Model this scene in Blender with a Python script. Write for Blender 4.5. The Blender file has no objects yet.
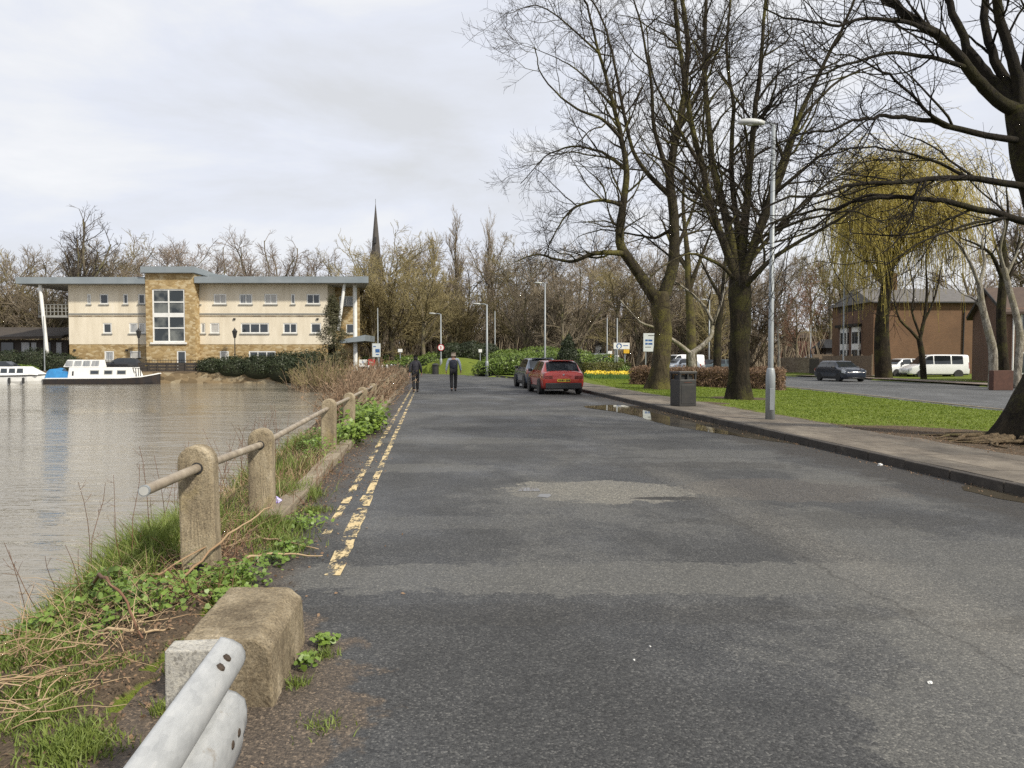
import bpy, bmesh, math, random
import numpy as np
from mathutils import Vector, Matrix
C = bpy.context.scene.collection
R = math.radians
rng = np.random.default_rng(7)
random.seed(7)

# ---------------------------------------------------------------- camera, sky, sun, exposure
F_PX, HZ, CAM_H = 760.0, 357.5, 1.55
PITCH = math.atan((384 - HZ) / F_PX)
cam = bpy.data.cameras.new('camera')
cam.sensor_width = 36.0
cam.lens = F_PX / 1024 * 36.0
cam.clip_start, cam.clip_end = 0.05, 3000
camo = bpy.data.objects.new('camera', cam)
camo.location = (0, 0, CAM_H)
camo.rotation_euler = (math.pi / 2 - PITCH, 0, 0)
C.objects.link(camo)
bpy.context.scene.camera = camo

SUN_EL, SUN_AZ = 42.0, 130.0          # azimuth clockwise from +Y: behind the camera, to the right
world = bpy.data.worlds.new('World')
bpy.context.scene.world = world
world.use_nodes = True
wn, wl = world.node_tree.nodes, world.node_tree.links
wn.clear()
wo = wn.new('ShaderNodeOutputWorld'); bg = wn.new('ShaderNodeBackground')
bg.inputs['Strength'].default_value = 0.1
sky = wn.new('ShaderNodeTexSky'); sky.sky_type = 'NISHITA'; sky.sun_disc = False
sky.sun_elevation = R(SUN_EL); sky.sun_rotation = R(SUN_AZ); sky.air_density = 1.2; sky.dust_density = 2.0
tc = wn.new('ShaderNodeTexCoord'); mp = wn.new('ShaderNodeMapping')
mp.inputs['Scale'].default_value = (1.6, 1.6, 4.6); mp.inputs['Location'].default_value = (2.3, .7, .35)
wl.new(tc.outputs['Generated'], mp.inputs['Vector'])
n1 = wn.new('ShaderNodeTexNoise'); n1.inputs['Scale'].default_value = 1.25; n1.inputs['Detail'].default_value = 9
n1.inputs['Roughness'].default_value = .58; n1.inputs['Distortion'].default_value = .35
wl.new(mp.outputs[0], n1.inputs['Vector'])
cr = wn.new('ShaderNodeValToRGB'); cr.color_ramp.elements[0].position = .34; cr.color_ramp.elements[1].position = .70
cr.color_ramp.elements[0].color = (6.9, 7.05, 7.35, 1); cr.color_ramp.elements[1].color = (9.3, 9.35, 9.5, 1)
e = cr.color_ramp.elements.new(.50); e.color = (7.7, 8.0, 8.8, 1)
e = cr.color_ramp.elements.new(.58); e.color = (8.4, 8.55, 8.9, 1)
wl.new(n1.outputs['Fac'], cr.inputs['Fac'])
mx = wn.new('ShaderNodeMix'); mx.data_type = 'RGBA'; mx.inputs['Factor'].default_value = .94
wl.new(sky.outputs[0], mx.inputs['A']); wl.new(cr.outputs[0], mx.inputs['B'])
wl.new(mx.outputs['Result'], bg.inputs['Color']); wl.new(bg.outputs[0], wo.inputs[0])

sun = bpy.data.lights.new('sun', 'SUN'); sun.energy = 4.6; sun.angle = R(4); sun.color = (1, .93, .80)
suno = bpy.data.objects.new('sun', sun); C.objects.link(suno)
az = R(SUN_AZ); el = R(SUN_EL)
sdir = Vector((math.sin(az) * math.cos(el), math.cos(az) * math.cos(el), math.sin(el)))
suno.rotation_euler = sdir.to_track_quat('Z', 'Y').to_euler()
suno.location = (0, -20, 60)
sc = bpy.context.scene
sc.view_settings.view_transform = 'Standard'; sc.view_settings.look = 'None'
sc.view_settings.exposure = 0.1; sc.view_settings.gamma = 1
sc.render.engine = 'CYCLES'
sc.cycles.max_bounces = 6; sc.cycles.transparent_max_bounces = 8
sc.cycles.use_denoising = False
sc.cycles.caustics_reflective = False; sc.cycles.caustics_refractive = False; sc.cycles.sample_clamp_indirect = 4

# ---------------------------------------------------------------- helpers
def P(px, py, Y):
    """photo pixel + depth -> point in the place"""
    a = (px - 512) / F_PX; b = -(py - 384) / F_PX
    dy = math.cos(PITCH) + b * math.sin(PITCH); dz = b * math.cos(PITCH) - math.sin(PITCH)
    k = Y / dy
    return Vector((a * k, Y, CAM_H + dz * k))
def PX(px, Y): return P(px, HZ, Y).x
def PZ(py, Y): return P(512, py, Y).z

def xL(Y):                              # left kerb face of the lane
    return -1.9 - .108 * (Y - 5)
def xR(Y):                              # right kerb face
    return 5.69 - .0985 * (Y - 8.44)

class MB:
    def __init__(s): s.v = []; s.f = []; s.n = 0
    def add(s, verts, faces):
        n = s.n
        s.v.extend([tuple(map(float, p)) for p in verts]); s.n += len(verts)
        s.f.extend([tuple(i + n for i in f) for f in faces])
        return s
    def box(s, c, sz, rz=0, rx=0, ry=0):
        hx, hy, hz = sz[0] / 2, sz[1] / 2, sz[2] / 2
        m = Matrix.Rotation(rz, 3, 'Z') @ Matrix.Rotation(ry, 3, 'Y') @ Matrix.Rotation(rx, 3, 'X')
        vs = [Vector(c) + m @ Vector((x, y, z)) for x in (-hx, hx) for y in (-hy, hy) for z in (-hz, hz)]
        return s.add(vs, [(0, 1, 3, 2), (4, 6, 7, 5), (0, 4, 5, 1), (2, 3, 7, 6), (0, 2, 6, 4), (1, 5, 7, 3)])
    def box2(s, a, b):
        return s.box([(a[i] + b[i]) / 2 for i in range(3)], [abs(b[i] - a[i]) for i in range(3)])
    def bar(s, a, b, w, h=None):
        a = Vector(a); b = Vector(b); d = b - a; h = h or w
        q = d.to_track_quat('Y', 'Z').to_matrix()
        L = d.length / 2; c = (a + b) / 2
        vs = [c + q @ Vector((x, y, z)) for x in (-w / 2, w / 2) for y in (-L, L) for z in (-h / 2, h / 2)]
        return s.add(vs, [(0, 1, 3, 2), (4, 6, 7, 5), (0, 4, 5, 1), (2, 3, 7, 6), (0, 2, 6, 4), (1, 5, 7, 3)])
    def tube(s, pts, rad, k=8, cap=True):
        pts = [Vector(p) for p in pts]; n = len(pts)
        if not hasattr(rad, '__len__'): rad = [rad] * n
        vs = []; ref = None
        for i in range(n):
            t = (pts[min(i + 1, n - 1)] - pts[max(i - 1, 0)]).normalized()
            if ref is None: ref = Vector((1, 0, 0)) if abs(t.x) < .8 else Vector((0, 1, 0))
            a = t.cross(ref).normalized(); b = t.cross(a).normalized(); ref = a.cross(t).normalized()
            for j in range(k):
                q = 2 * math.pi * j / k
                vs.append(pts[i] + (a * math.cos(q) + b * math.sin(q)) * rad[i])
        fs = [(i * k + j, i * k + (j + 1) % k, (i + 1) * k + (j + 1) % k, (i + 1) * k + j) for i in range(n - 1) for j in range(k)]
        if cap: fs += [tuple(range(k - 1, -1, -1)), tuple((n - 1) * k + j for j in range(k))]
        return s.add(vs, fs)
    def lathe(s, prof, c=(0, 0, 0), k=16, axis='Z', cap=True):
        vs = []
        for r, z in prof:
            for j in range(k):
                q = 2 * math.pi * j / k
                x, y = r * math.cos(q), r * math.sin(q)
                p = (x, y, z) if axis == 'Z' else ((z, x, y) if axis == 'X' else (y, z, x))
                vs.append((p[0] + c[0], p[1] + c[1], p[2] + c[2]))
        n = len(prof)
        fs = [(i * k + j, i * k + (j + 1) % k, (i + 1) * k + (j + 1) % k, (i + 1) * k + j) for i in range(n - 1) for j in range(k)]
        if cap: fs += [tuple(range(k - 1, -1, -1)), tuple((n - 1) * k + j for j in range(k))]
        return s.add(vs, fs)
    def prism(s, poly, z0, z1):
        n = len(poly)
        vs = [(p[0], p[1], z0) for p in poly] + [(p[0], p[1], z1) for p in poly]
        return s.add(vs, [tuple(range(n - 1, -1, -1)), tuple(range(n, 2 * n))] + [(i, (i + 1) % n, n + (i + 1) % n, n + i) for i in range(n)])
    def extr(s, poly3, off):                # any planar polygon pushed along off
        n = len(poly3); off = Vector(off)
        vs = [Vector(p) for p in poly3] + [Vector(p) + off for p in poly3]
        return s.add(vs, [tuple(range(n - 1, -1, -1)), tuple(range(n, 2 * n))] + [(i, (i + 1) % n, n + (i + 1) % n, n + i) for i in range(n)])
    def build(s, name, mat, parent=None, smooth=False, bev=0, fix=True):
        me = bpy.data.meshes.new(name)
        me.from_pydata(s.v, [], s.f)
        return link(name, me, mat, parent, smooth, bev, fix)

def link(name, me, mat, parent=None, smooth=False, bev=0, fix=False):
    if fix:
        b = bmesh.new(); b.from_mesh(me)
        bmesh.ops.recalc_face_normals(b, faces=b.faces); b.to_mesh(me); b.free()
    me.materials.append(mat)
    if smooth: me.polygons.foreach_set('use_smooth', [True] * len(me.polygons))
    o = bpy.data.objects.new(name, me); C.objects.link(o)
    if parent is not None: o.parent = parent
    if bev:
        m = o.modifiers.new('bevel', 'BEVEL'); m.width = bev; m.segments = 2; m.limit_method = 'ANGLE'; m.angle_limit = R(35)
    return o

def npmesh(name, V, Fq, mat, parent=None, smooth=False):
    """V (n,3), Fq (m,k) equal-sized faces"""
    V = np.asarray(V, np.float32); Fq = np.asarray(Fq, np.int32)
    me = bpy.data.meshes.new(name); m, k = Fq.shape
    me.vertices.add(len(V)); me.vertices.foreach_set('co', V.ravel())
    me.loops.add(m * k); me.loops.foreach_set('vertex_index', Fq.ravel())
    me.polygons.add(m); me.polygons.foreach_set('loop_start', np.arange(0, m * k, k, dtype=np.int32))
    me.polygons.foreach_set('loop_total', np.full(m, k, np.int32))
    me.update(calc_edges=True)
    return link(name, me, mat, parent, smooth)

def tag(o, label=None, cat=None, group=None, kind=None):
    if label: o['label'] = label
    if cat: o['category'] = cat
    if group: o['group'] = group
    if kind: o['kind'] = kind
    return o
def thing(name, label, cat, loc=(0, 0, 0), rz=0, group=None):
    o = bpy.data.objects.new(name, None); C.objects.link(o)
    o.empty_display_size = .2
    o.location = loc; o.rotation_euler = (0, 0, rz)
    return tag(o, label, cat, group)
def dup(root, loc, rz=0, sc_=1, label=None, group=None):
    r = root.copy(); C.objects.link(r); r.location = loc; r.rotation_euler = (0, 0, rz)
    r.scale = (sc_, sc_, sc_) if not hasattr(sc_, '__len__') else sc_
    if label: r['label'] = label
    if group: r['group'] = group
    for ch in list(root.children):
        c = ch.copy(); C.objects.link(c); c.parent = r
        for g in list(ch.children):
            d = g.copy(); C.objects.link(d); d.parent = c
    return r

# ---------------------------------------------------------------- materials
def nodes(name):
    m = bpy.data.materials.new(name); m.use_nodes = True
    nt = m.node_tree; b = nt.nodes['Principled BSDF']
    return m, nt.nodes, nt.links, b
def ramp(N, stops):
    r = N.new('ShaderNodeValToRGB'); el = r.color_ramp.elements
    for i, (p, c) in enumerate(stops):
        x = el[i] if i < 2 else el.new(p)
        x.position = p; x.color = (*c, 1) if len(c) == 3 else c
    return r
def noise(N, L, vec, scale, detail=4, rough=.55, dist=0):
    n = N.new('ShaderNodeTexNoise'); n.inputs['Scale'].default_value = scale; n.inputs['Detail'].default_value = detail
    n.inputs['Roughness'].default_value = rough; n.inputs['Distortion'].default_value = dist
    if vec is not None: L.new(vec, n.inputs['Vector'])
    return n
def mapping(N, L, vec, sc_=(1, 1, 1), loc=(0, 0, 0)):
    m = N.new('ShaderNodeMapping'); m.inputs['Scale'].default_value = sc_; m.inputs['Location'].default_value = loc
    L.new(vec, m.inputs['Vector']); return m.outputs[0]
def mix(N, L, fac, a, b, mode='MIX'):
    m = N.new('ShaderNodeMix'); m.data_type = 'RGBA'; m.blend_type = mode
    for s, v in (('Factor', fac), ('A', a), ('B', b)):
        i = m.inputs[s]
        if hasattr(v, 'is_output') or isinstance(v, bpy.types.NodeSocket): L.new(v, i)
        elif s == 'Factor': i.default_value = v
        else: i.default_value = (*v, 1)
    return m.outputs['Result']
def math_(N, L, op, a, b=0, clamp=False):
    m = N.new('ShaderNodeMath'); m.operation = op; m.use_clamp = clamp
    for i, v in ((0, a), (1, b)):
        if isinstance(v, bpy.types.NodeSocket): L.new(v, m.inputs[i])
        else: m.inputs[i].default_value = v
    return m.outputs[0]
def bump(N, L, b, h, strength=.3, dist=.02, prev=None):
    n = N.new('ShaderNodeBump'); n.inputs['Strength'].default_value = strength; n.inputs['Distance'].default_value = dist
    L.new(h, n.inputs['Height'])
    if prev is not None: L.new(prev, n.inputs['Normal'])
    L.new(n.outputs[0], b.inputs['Normal']); return n.outputs[0]

def pm(name, c1, c2=None, scale=3, rough=.8, bmp=0, metal=0, c3=None, stretch=(1, 1, 1), detail=6, bscale=None, bdist=.02, coat=0, rand=0, spec=None):
    """two or three tones broken up by noise, with optional bump"""
    m, N, L, b = nodes(name)
    c2 = c2 or tuple(x * .75 for x in c1)
    t = N.new('ShaderNodeTexCoord'); v = mapping(N, L, t.outputs['Object'], stretch)
    n = noise(N, L, v, scale, detail)
    stops = [(.32, c2), (.68, c1)]
    if c3: stops = [(.30, c2), (.62, c1), (.72, c3)]
    r = ramp(N, stops); L.new(n.outputs['Fac'], r.inputs['Fac'])
    out = r.outputs[0]
    if rand:
        oi = N.new('ShaderNodeObjectInfo')
        h = N.new('ShaderNodeHueSaturation')
        L.new(math_(N, L, 'ADD', math_(N, L, 'MULTIPLY', oi.outputs['Random'], rand), 1 - rand / 2), h.inputs['Value'])
        L.new(out, h.inputs['Color']); out = h.outputs[0]
    L.new(out, b.inputs['Base Color'])
    b.inputs['Roughness'].default_value = rough; b.inputs['Metallic'].default_value = metal
    if coat: b.inputs['Coat Weight'].default_value = coat; b.inputs['Coat Roughness'].default_value = .06
    if spec is not None: b.inputs['Specular IOR Level'].default_value = spec
    if bmp:
        nb = noise(N, L, v, bscale or scale * 3, 5)
        bump(N, L, b, nb.outputs['Fac'], bmp, bdist)
    return m
def leafmat(name, c1, c2, scale=1.5, rough=.55, c3=None, trans=.25):
    m, N, L, b = nodes(name)
    t = N.new('ShaderNodeTexCoord')
    n = noise(N, L, t.outputs['Object'], scale, 3); n2 = noise(N, L, t.outputs['Object'], scale * 14, 2)
    f = math_(N, L, 'ADD', math_(N, L, 'MULTIPLY', n.outputs['Fac'], .5), math_(N, L, 'MULTIPLY', n2.outputs['Fac'], .5))
    r = ramp(N, [(.36, c2), (.62, c1)] + ([(.66, c3)] if c3 else []))
    L.new(f, r.inputs['Fac']); L.new(r.outputs[0], b.inputs['Base Color'])
    b.inputs['Roughness'].default_value = rough
    if trans:
        tr = N.new('ShaderNodeBsdfTranslucent'); L.new(r.outputs[0], tr.inputs['Color'])
        ms = N.new('ShaderNodeMixShader'); ms.inputs[0].default_value = trans
        L.new(b.outputs[0], ms.inputs[1]); L.new(tr.outputs[0], ms.inputs[2])
        L.new(ms.outputs[0], N['Material Output'].inputs[0])
    return m

M = {}
M['render'] = pm('cream_render', (.74, .67, .54), (.60, .53, .41), .75, .9, .15, c3=(.76, .70, .59), stretch=(1.5, 1, .28), bscale=20)
M['sand'] = None
M['roofgrey'] = pm('blue_grey_metal', (.245, .275, .295), (.19, .22, .24), .6, .5)
M['soffit'] = pm('grey_soffit', (.30, .30, .28), None, 1, .8)
M['white'] = pm('white_paint', (.78, .78, .76), (.66, .66, .63), 2, .45)
M['white_gloss'] = pm('white_gelcoat', (.80, .80, .79), (.70, .70, .68), 1.5, .25)
M['black'] = pm('black_paint', (.018, .018, .02), (.012, .012, .012), 5, .5)
M['blackhull'] = pm('black_hull', (.02, .018, .02), (.035, .025, .02), 2, .45)
M['bin'] = pm('bin_black', (.022, .022, .023), (.035, .033, .03), 8, .45)
M['glass'] = pm('window_glass', (.035, .045, .055), (.02, .025, .03), 1.2, .06, spec=.8)
M['carglass'] = pm('car_glass', (.012, .015, .018), (.02, .024, .028), 1, .05, spec=.7)
M['blind'] = pm('window_with_blind', (.50, .49, .46), (.40, .39, .37), 1.5, .2, stretch=(1, 1, 6))
M['curtain'] = pm('curtained_glass', (.45, .45, .44), (.16, .18, .20), 2.2, .15, stretch=(4, 1, .3))
M['tyre'] = pm('tyre_rubber', (.018, .018, .018), (.03, .03, .03), 9, .85)
M['rim'] = pm('alloy_rim', (.45, .46, .47), (.3, .3, .3), 6, .35, metal=.7)
M['redcar'] = pm('red_car_paint', (.50, .04, .026), (.44, .035, .022), 3, .24, coat=1.0, metal=.2)
M['bluecar'] = pm('dark_blue_car_paint', (.055, .075, .11), (.065, .085, .12), 3, .25, coat=.8)
M['navycar'] = pm('navy_car_paint', (.016, .022, .036), (.022, .03, .046), 3, .25, coat=.7)
M['blackcar'] = pm('black_car_paint', (.015, .016, .018), (.022, .022, .025), 3, .25, coat=.6)
M['silvercar'] = pm('silver_car_paint', (.42, .46, .52), (.36, .40, .46), 3, .3, metal=.3, coat=.5)
M['dgreycar'] = pm('grey_car_paint', (.07, .10, .11), (.06, .08, .09), 3, .3, coat=.5)
M['whitecar'] = pm('white_car_paint', (.78, .79, .80), (.72, .73, .74), 3, .25, coat=.6)
M['plastic'] = pm('dark_plastic', (.03, .03, .032), (.02, .02, .02), 6, .6)
M['taillight'] = pm('tail_light', (.15, .012, .012), (.34, .08, .07), 9, .15, coat=.5)
M['headlight'] = pm('head_light', (.62, .65, .68), (.3, .32, .34), 12, .1, coat=.5)
M['plate_y'] = pm('yellow_plate', (.72, .52, .05), (.66, .47, .05), 8, .4)
M['plate_w'] = pm('white_plate', (.75, .75, .72), (.7, .7, .68), 8, .4)
M['galv'] = pm('galvanised_lamp_steel', (.32, .345, .36), (.24, .26, .27), 4, .5, metal=.25, stretch=(1, 1, .4), bmp=.05)
M['lamphead'] = pm('lamp_head_grey', (.50, .51, .50), (.42, .43, .42), 3, .4)
M['lampglass'] = pm('lamp_lens', (.55, .55, .52), (.4, .4, .38), 3, .2)
M['wood'] = pm('weathered_fence_wood', (.20, .15, .10), (.13, .10, .07), 3, .85, .3, stretch=(6, 6, .6))
M['darkwood'] = pm('dark_fence_wood', (.055, .045, .038), (.035, .03, .026), 3, .85, .3, stretch=(1, 1, 6))
M['darkroof'] = pm('dark_brown_roof', (.06, .048, .036), (.04, .032, .026), 1.5, .85, .3)
M['tileroof'] = pm('grey_roof_tiles', (.14, .13, .125), (.10, .095, .09), 2, .85, .3)
M['brownroof'] = pm('brown_roof_tiles', (.10, .07, .05), (.075, .05, .04), 2, .85, .3)
M['pinkbrick'] = pm('pink_render_wall', (.30, .15, .12), (.22, .12, .09), 2, .9)
M['spire'] = pm('spire_stone', (.085, .078, .07), (.06, .055, .05), .3, .9)
M['tarp'] = pm('blue_tarpaulin', (.025, .20, .44), (.02, .14, .33), 2.5, .45, .4, bscale=3, bdist=.1)
M['yellow'] = pm('yellow_panel', (.75, .45, .03), None, 3, .5)
M['signblue'] = pm('sign_blue', (.04, .12, .32), None, 5, .5)
M['signgrey'] = pm('sign_pale', (.60, .63, .62), (.52, .55, .55), 2, .5)
M['signred'] = pm('sign_red', (.50, .03, .04), None, 5, .5)
M['skin'] = pm('skin', (.50, .30, .22), (.44, .26, .19), 9, .6)
M['hair_grey'] = pm('grey_blond_hair', (.42, .35, .27), (.30, .24, .18), 30, .7)
M['hair_black'] = pm('black_hair', (.012, .011, .011), None, 30, .6)
M['vest'] = pm('navy_quilted_vest', (.014, .017, .030), (.026, .03, .048), 6, .75, .5, stretch=(.3, .3, 3))
M['shirt'] = pm('pale_blue_shirt', (.42, .47, .55), (.36, .41, .50), 8, .85)
M['trousers'] = pm('black_trousers', (.010, .010, .012), (.016, .016, .018), 8, .85)
M['jacket'] = pm('dark_grey_padded_jacket', (.035, .033, .042), (.02, .02, .026), 5, .75, .6, stretch=(.3, .3, 3))
M['shoe'] = pm('black_shoe', (.012, .012, .012), None, 8, .5)
M['litter'] = pm('white_litter', (.7, .7, .68), (.55, .55, .52), 20, .7)
M['purple'] = pm('purple_white_packet', (.55, .52, .72), (.16, .10, .38), 22, .4, detail=1)
M['redbrickdark'] = pm('dark_red_wall', (.105, .05, .035), (.07, .034, .025), 5, .9)

def brickmat(name, c1, c2, mortar, sx=.225, sz=.075, rough=.9, stone=False, tint=None):
    m, N, L, b = nodes(name)
    t = N.new('ShaderNodeTexCoord')
    # pick x or y as the horizontal coordinate: works on walls facing either way
    sp = N.new('ShaderNodeSeparateXYZ'); L.new(t.outputs['Object'], sp.inputs[0])
    cb = N.new('ShaderNodeCombineXYZ')
    L.new(math_(N, L, 'ADD', sp.outputs[0], sp.outputs[1]), cb.inputs[0]); L.new(sp.outputs[2], cb.inputs[1])
    if stone:
        vo = N.new('ShaderNodeTexVoronoi'); vo.feature = 'F1'; vo.inputs['Scale'].default_value = 1.0
        L.new(mapping(N, L, cb.outputs[0], (1 / sx, 1 / sz, 1)), vo.inputs['Vector'])
        r = ramp(N, [(.0, c2), (.55, c1), (1, mortar)])
        s = N.new('ShaderNodeSeparateColor'); L.new(vo.outputs['Color'], s.inputs[0]); L.new(s.outputs[0], r.inputs['Fac'])
        L.new(r.outputs[0], b.inputs['Base Color'])
        bump(N, L, b, vo.outputs['Distance'], .5, -.03)
    else:
        br = N.new('ShaderNodeTexBrick')
        br.inputs['Color1'].default_value = (*c1, 1); br.inputs['Color2'].default_value = (*c2, 1); br.inputs['Mortar'].default_value = (*mortar, 1)
        br.inputs['Scale'].default_value = 1; br.inputs['Brick Width'].default_value = sx; br.inputs['Row Height'].default_value = sz
        br.inputs['Mortar Size'].default_value = .01
        L.new(cb.outputs[0], br.inputs['Vector'])
        n = noise(N, L, t.outputs['Object'], .5, 5)
        r = ramp(N, [(.3, (.75, .75, .75)), (.7, (1.1, 1.1, 1.1))]); L.new(n.outputs['Fac'], r.inputs['Fac'])
        L.new(mix(N, L, 1, br.outputs['Color'], r.outputs[0], 'MULTIPLY'), b.inputs['Base Color'])
    b.inputs['Roughness'].default_value = rough
    return m
M['sand'] = brickmat('sandstone_rubble', (.37, .265, .125), (.27, .185, .085), (.49, .40, .25), .38, .2, stone=True)
M['quaystone'] = brickmat('quay_stone', (.27, .20, .115), (.11, .08, .045), (.42, .36, .25), .75, .36, stone=True)
M['brick'] = brickmat('brown_brick', (.165, .084, .042), (.13, .066, .034), (.17, .115, .072))
M['brickdark'] = brickmat('dark_brown_brick', (.15, .078, .05), (.12, .065, .042), (.16, .11, .08))
M['wallstone'] = brickmat('garden_wall_stone', (.20, .16, .11), (.14, .11, .075), (.24, .2, .15), .5, .2, stone=True)

def barkmat(name, c1, c2, moss, mossamt=.5, scale=4, rand=0):
    m, N, L, b = nodes(name)
    t = N.new('ShaderNodeTexCoord')
    v = mapping(N, L, t.outputs['Object'], (1, 1, .28))
    n = noise(N, L, v, scale * 4.5, 8, .75, .3); r = ramp(N, [(.38, c2), (.62, c1)]); L.new(n.outputs['Fac'], r.inputs['Fac'])
    n2 = noise(N, L, t.outputs['Object'], scale * .45, 5, .6)
    n3 = noise(N, L, t.outputs['Object'], scale * 9, 3, .6)
    f = math_(N, L, 'ADD', n2.outputs['Fac'], math_(N, L, 'MULTIPLY', math_(N, L, 'SUBTRACT', n3.outputs['Fac'], .5), .5))
    r2 = ramp(N, [(.62 - mossamt * .3, (0, 0, 0)), (.78 - mossamt * .3, (1, 1, 1))]); L.new(f, r2.inputs['Fac'])
    out = mix(N, L, r2.outputs[0], r.outputs[0], moss)
    if rand:
        oi = N.new('ShaderNodeObjectInfo'); h = N.new('ShaderNodeHueSaturation')
        L.new(math_(N, L, 'ADD', math_(N, L, 'MULTIPLY', oi.outputs['Random'], rand), 1 - rand / 2), h.inputs['Value'])
        L.new(out, h.inputs['Color']); out = h.outputs[0]
    L.new(out, b.inputs['Base Color'])
    b.inputs['Roughness'].default_value = .9; b.inputs['Specular IOR Level'].default_value = .2
    bump(N, L, b, n.outputs['Fac'], 1.0, .09)
    return m
M['bark_moss'] = barkmat('mossy_bark', (.085, .068, .04), (.035, .028, .018), (.125, .112, .034), .50, 2.2)
M['bark_dark'] = barkmat('dark_mossy_bark', (.040, .031, .020), (.012, .010, .007), (.06, .056, .018), .42, 2.2)
M['root'] = barkmat('exposed_roots', (.22, .165, .10), (.09, .065, .04), (.13, .12, .05), .3, 3)
M['limb_moss'] = barkmat('mossy_limb_bark', (.056, .046, .028), (.022, .018, .012), (.115, .105, .032), .42, 1.4)
M['limb_dark'] = barkmat('dark_limb_bark', (.028, .022, .016), (.012, .010, .008), (.036, .032, .013), .35, 2.2)
M['twig'] = pm('brown_twigs', (.044, .034, .025), (.026, .02, .016), 1, .9, spec=.2)
M['twig_dark'] = pm('dark_twigs', (.024, .019, .015), (.014, .012, .010), 1, .9, spec=.2)
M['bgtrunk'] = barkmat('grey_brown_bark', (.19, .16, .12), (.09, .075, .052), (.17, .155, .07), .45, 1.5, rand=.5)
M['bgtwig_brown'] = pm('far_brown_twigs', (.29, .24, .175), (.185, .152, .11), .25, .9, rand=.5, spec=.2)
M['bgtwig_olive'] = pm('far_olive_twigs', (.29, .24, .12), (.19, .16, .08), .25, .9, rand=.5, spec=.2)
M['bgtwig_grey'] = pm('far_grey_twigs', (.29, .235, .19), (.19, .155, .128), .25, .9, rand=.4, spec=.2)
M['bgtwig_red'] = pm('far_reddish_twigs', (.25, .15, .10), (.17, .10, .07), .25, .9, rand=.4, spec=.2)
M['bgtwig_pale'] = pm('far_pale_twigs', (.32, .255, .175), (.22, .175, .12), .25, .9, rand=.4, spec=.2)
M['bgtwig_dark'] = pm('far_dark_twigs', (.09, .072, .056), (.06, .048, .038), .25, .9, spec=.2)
M['birch'] = barkmat('birch_bark', (.40, .37, .31), (.075, .062, .05), (.20, .18, .12), .5, 1.6)
M['willow'] = leafmat('willow_strands', (.60, .49, .11), (.38, .31, .07), .5, .6, c3=(.70, .60, .18))
M['grassblade'] = leafmat('grass_blades', (.195, .255, .022), (.11, .165, .014), .9, .6, c3=(.26, .31, .04), trans=.3)
M['bankgrass'] = leafmat('bank_grass', (.21, .26, .055), (.11, .16, .03), 1.2, .6, c3=(.33, .31, .12), trans=.3)
M['ivy'] = leafmat('ivy_leaves', (.21, .31, .055), (.10, .165, .03), 2.5, .45)
M['leafy'] = leafmat('bright_leaves', (.22, .31, .05), (.10, .17, .03), 2.5, .45)
M['hedge_green'] = leafmat('laurel_leaves', (.19, .27, .045), (.10, .155, .027), .6, .4, c3=(.30, .37, .07))
M['hedge_dark'] = leafmat('dark_evergreen_leaves', (.045, .062, .022), (.022, .032, .013), .6, .5, c3=(.075, .085, .03))
M['hedge_yel'] = leafmat('yellow_green_leaves', (.16, .155, .035), (.08, .085, .022), .8, .5)
M['conifer'] = leafmat('olive_conifer_sprays', (.085, .08, .03), (.04, .042, .018), .8, .6, c3=(.13, .11, .045))
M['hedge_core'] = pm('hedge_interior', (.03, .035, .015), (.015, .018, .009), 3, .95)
M['beech'] = leafmat('dry_beech_leaves', (.28, .18, .11), (.16, .10, .062), 2.0, .7, c3=(.40, .28, .18))
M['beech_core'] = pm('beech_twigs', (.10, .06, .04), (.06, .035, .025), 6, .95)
M['rust'] = leafmat('russet_shrub', (.22, .12, .035), (.12, .075, .025), 2, .7)
M['scrub'] = pm('dry_scrub_stems', (.33, .25, .17), (.17, .115, .075), .9, .9, spec=.2)
M['scrub_leaf'] = leafmat('dry_scrub_leaves', (.30, .20, .12), (.18, .11, .07), 1.2, .8, c3=(.42, .31, .19))
M['drystem'] = pm('dry_stalks', (.42, .32, .20), (.26, .17, .10), 2, .9, spec=.2)
M['bramble'] = pm('bramble_stems', (.20, .10, .055), (.12, .06, .035), 3, .7)
M['daffodil'] = pm('daffodil_yellow', (.72, .52, .02), (.62, .42, .02), 4, .6)
M['daffleaf'] = leafmat('daffodil_leaves', (.14, .24, .06), (.09, .17, .04), 1.5, .5)
# ---------------------------------------------------------------- terrain
def sn(x, y, s=1.0, seed=0.0):          # cheap smooth noise, about -1..1
    x = np.asarray(x) * s + seed * 1.7; y = np.asarray(y) * s - seed * 2.3
    return (np.sin(x * 1.3 + 1.7 * np.sin(y * .7)) + np.sin(y * 1.9 + 1.3 * np.sin(x * 1.1 + 2)) + .6 * np.sin(2.7 * x - 3.1 * y + seed)
            + .4 * np.sin(5.3 * x + 4.1 * y + 1.2 * np.sin(3 * y))) / 2.6

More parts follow.
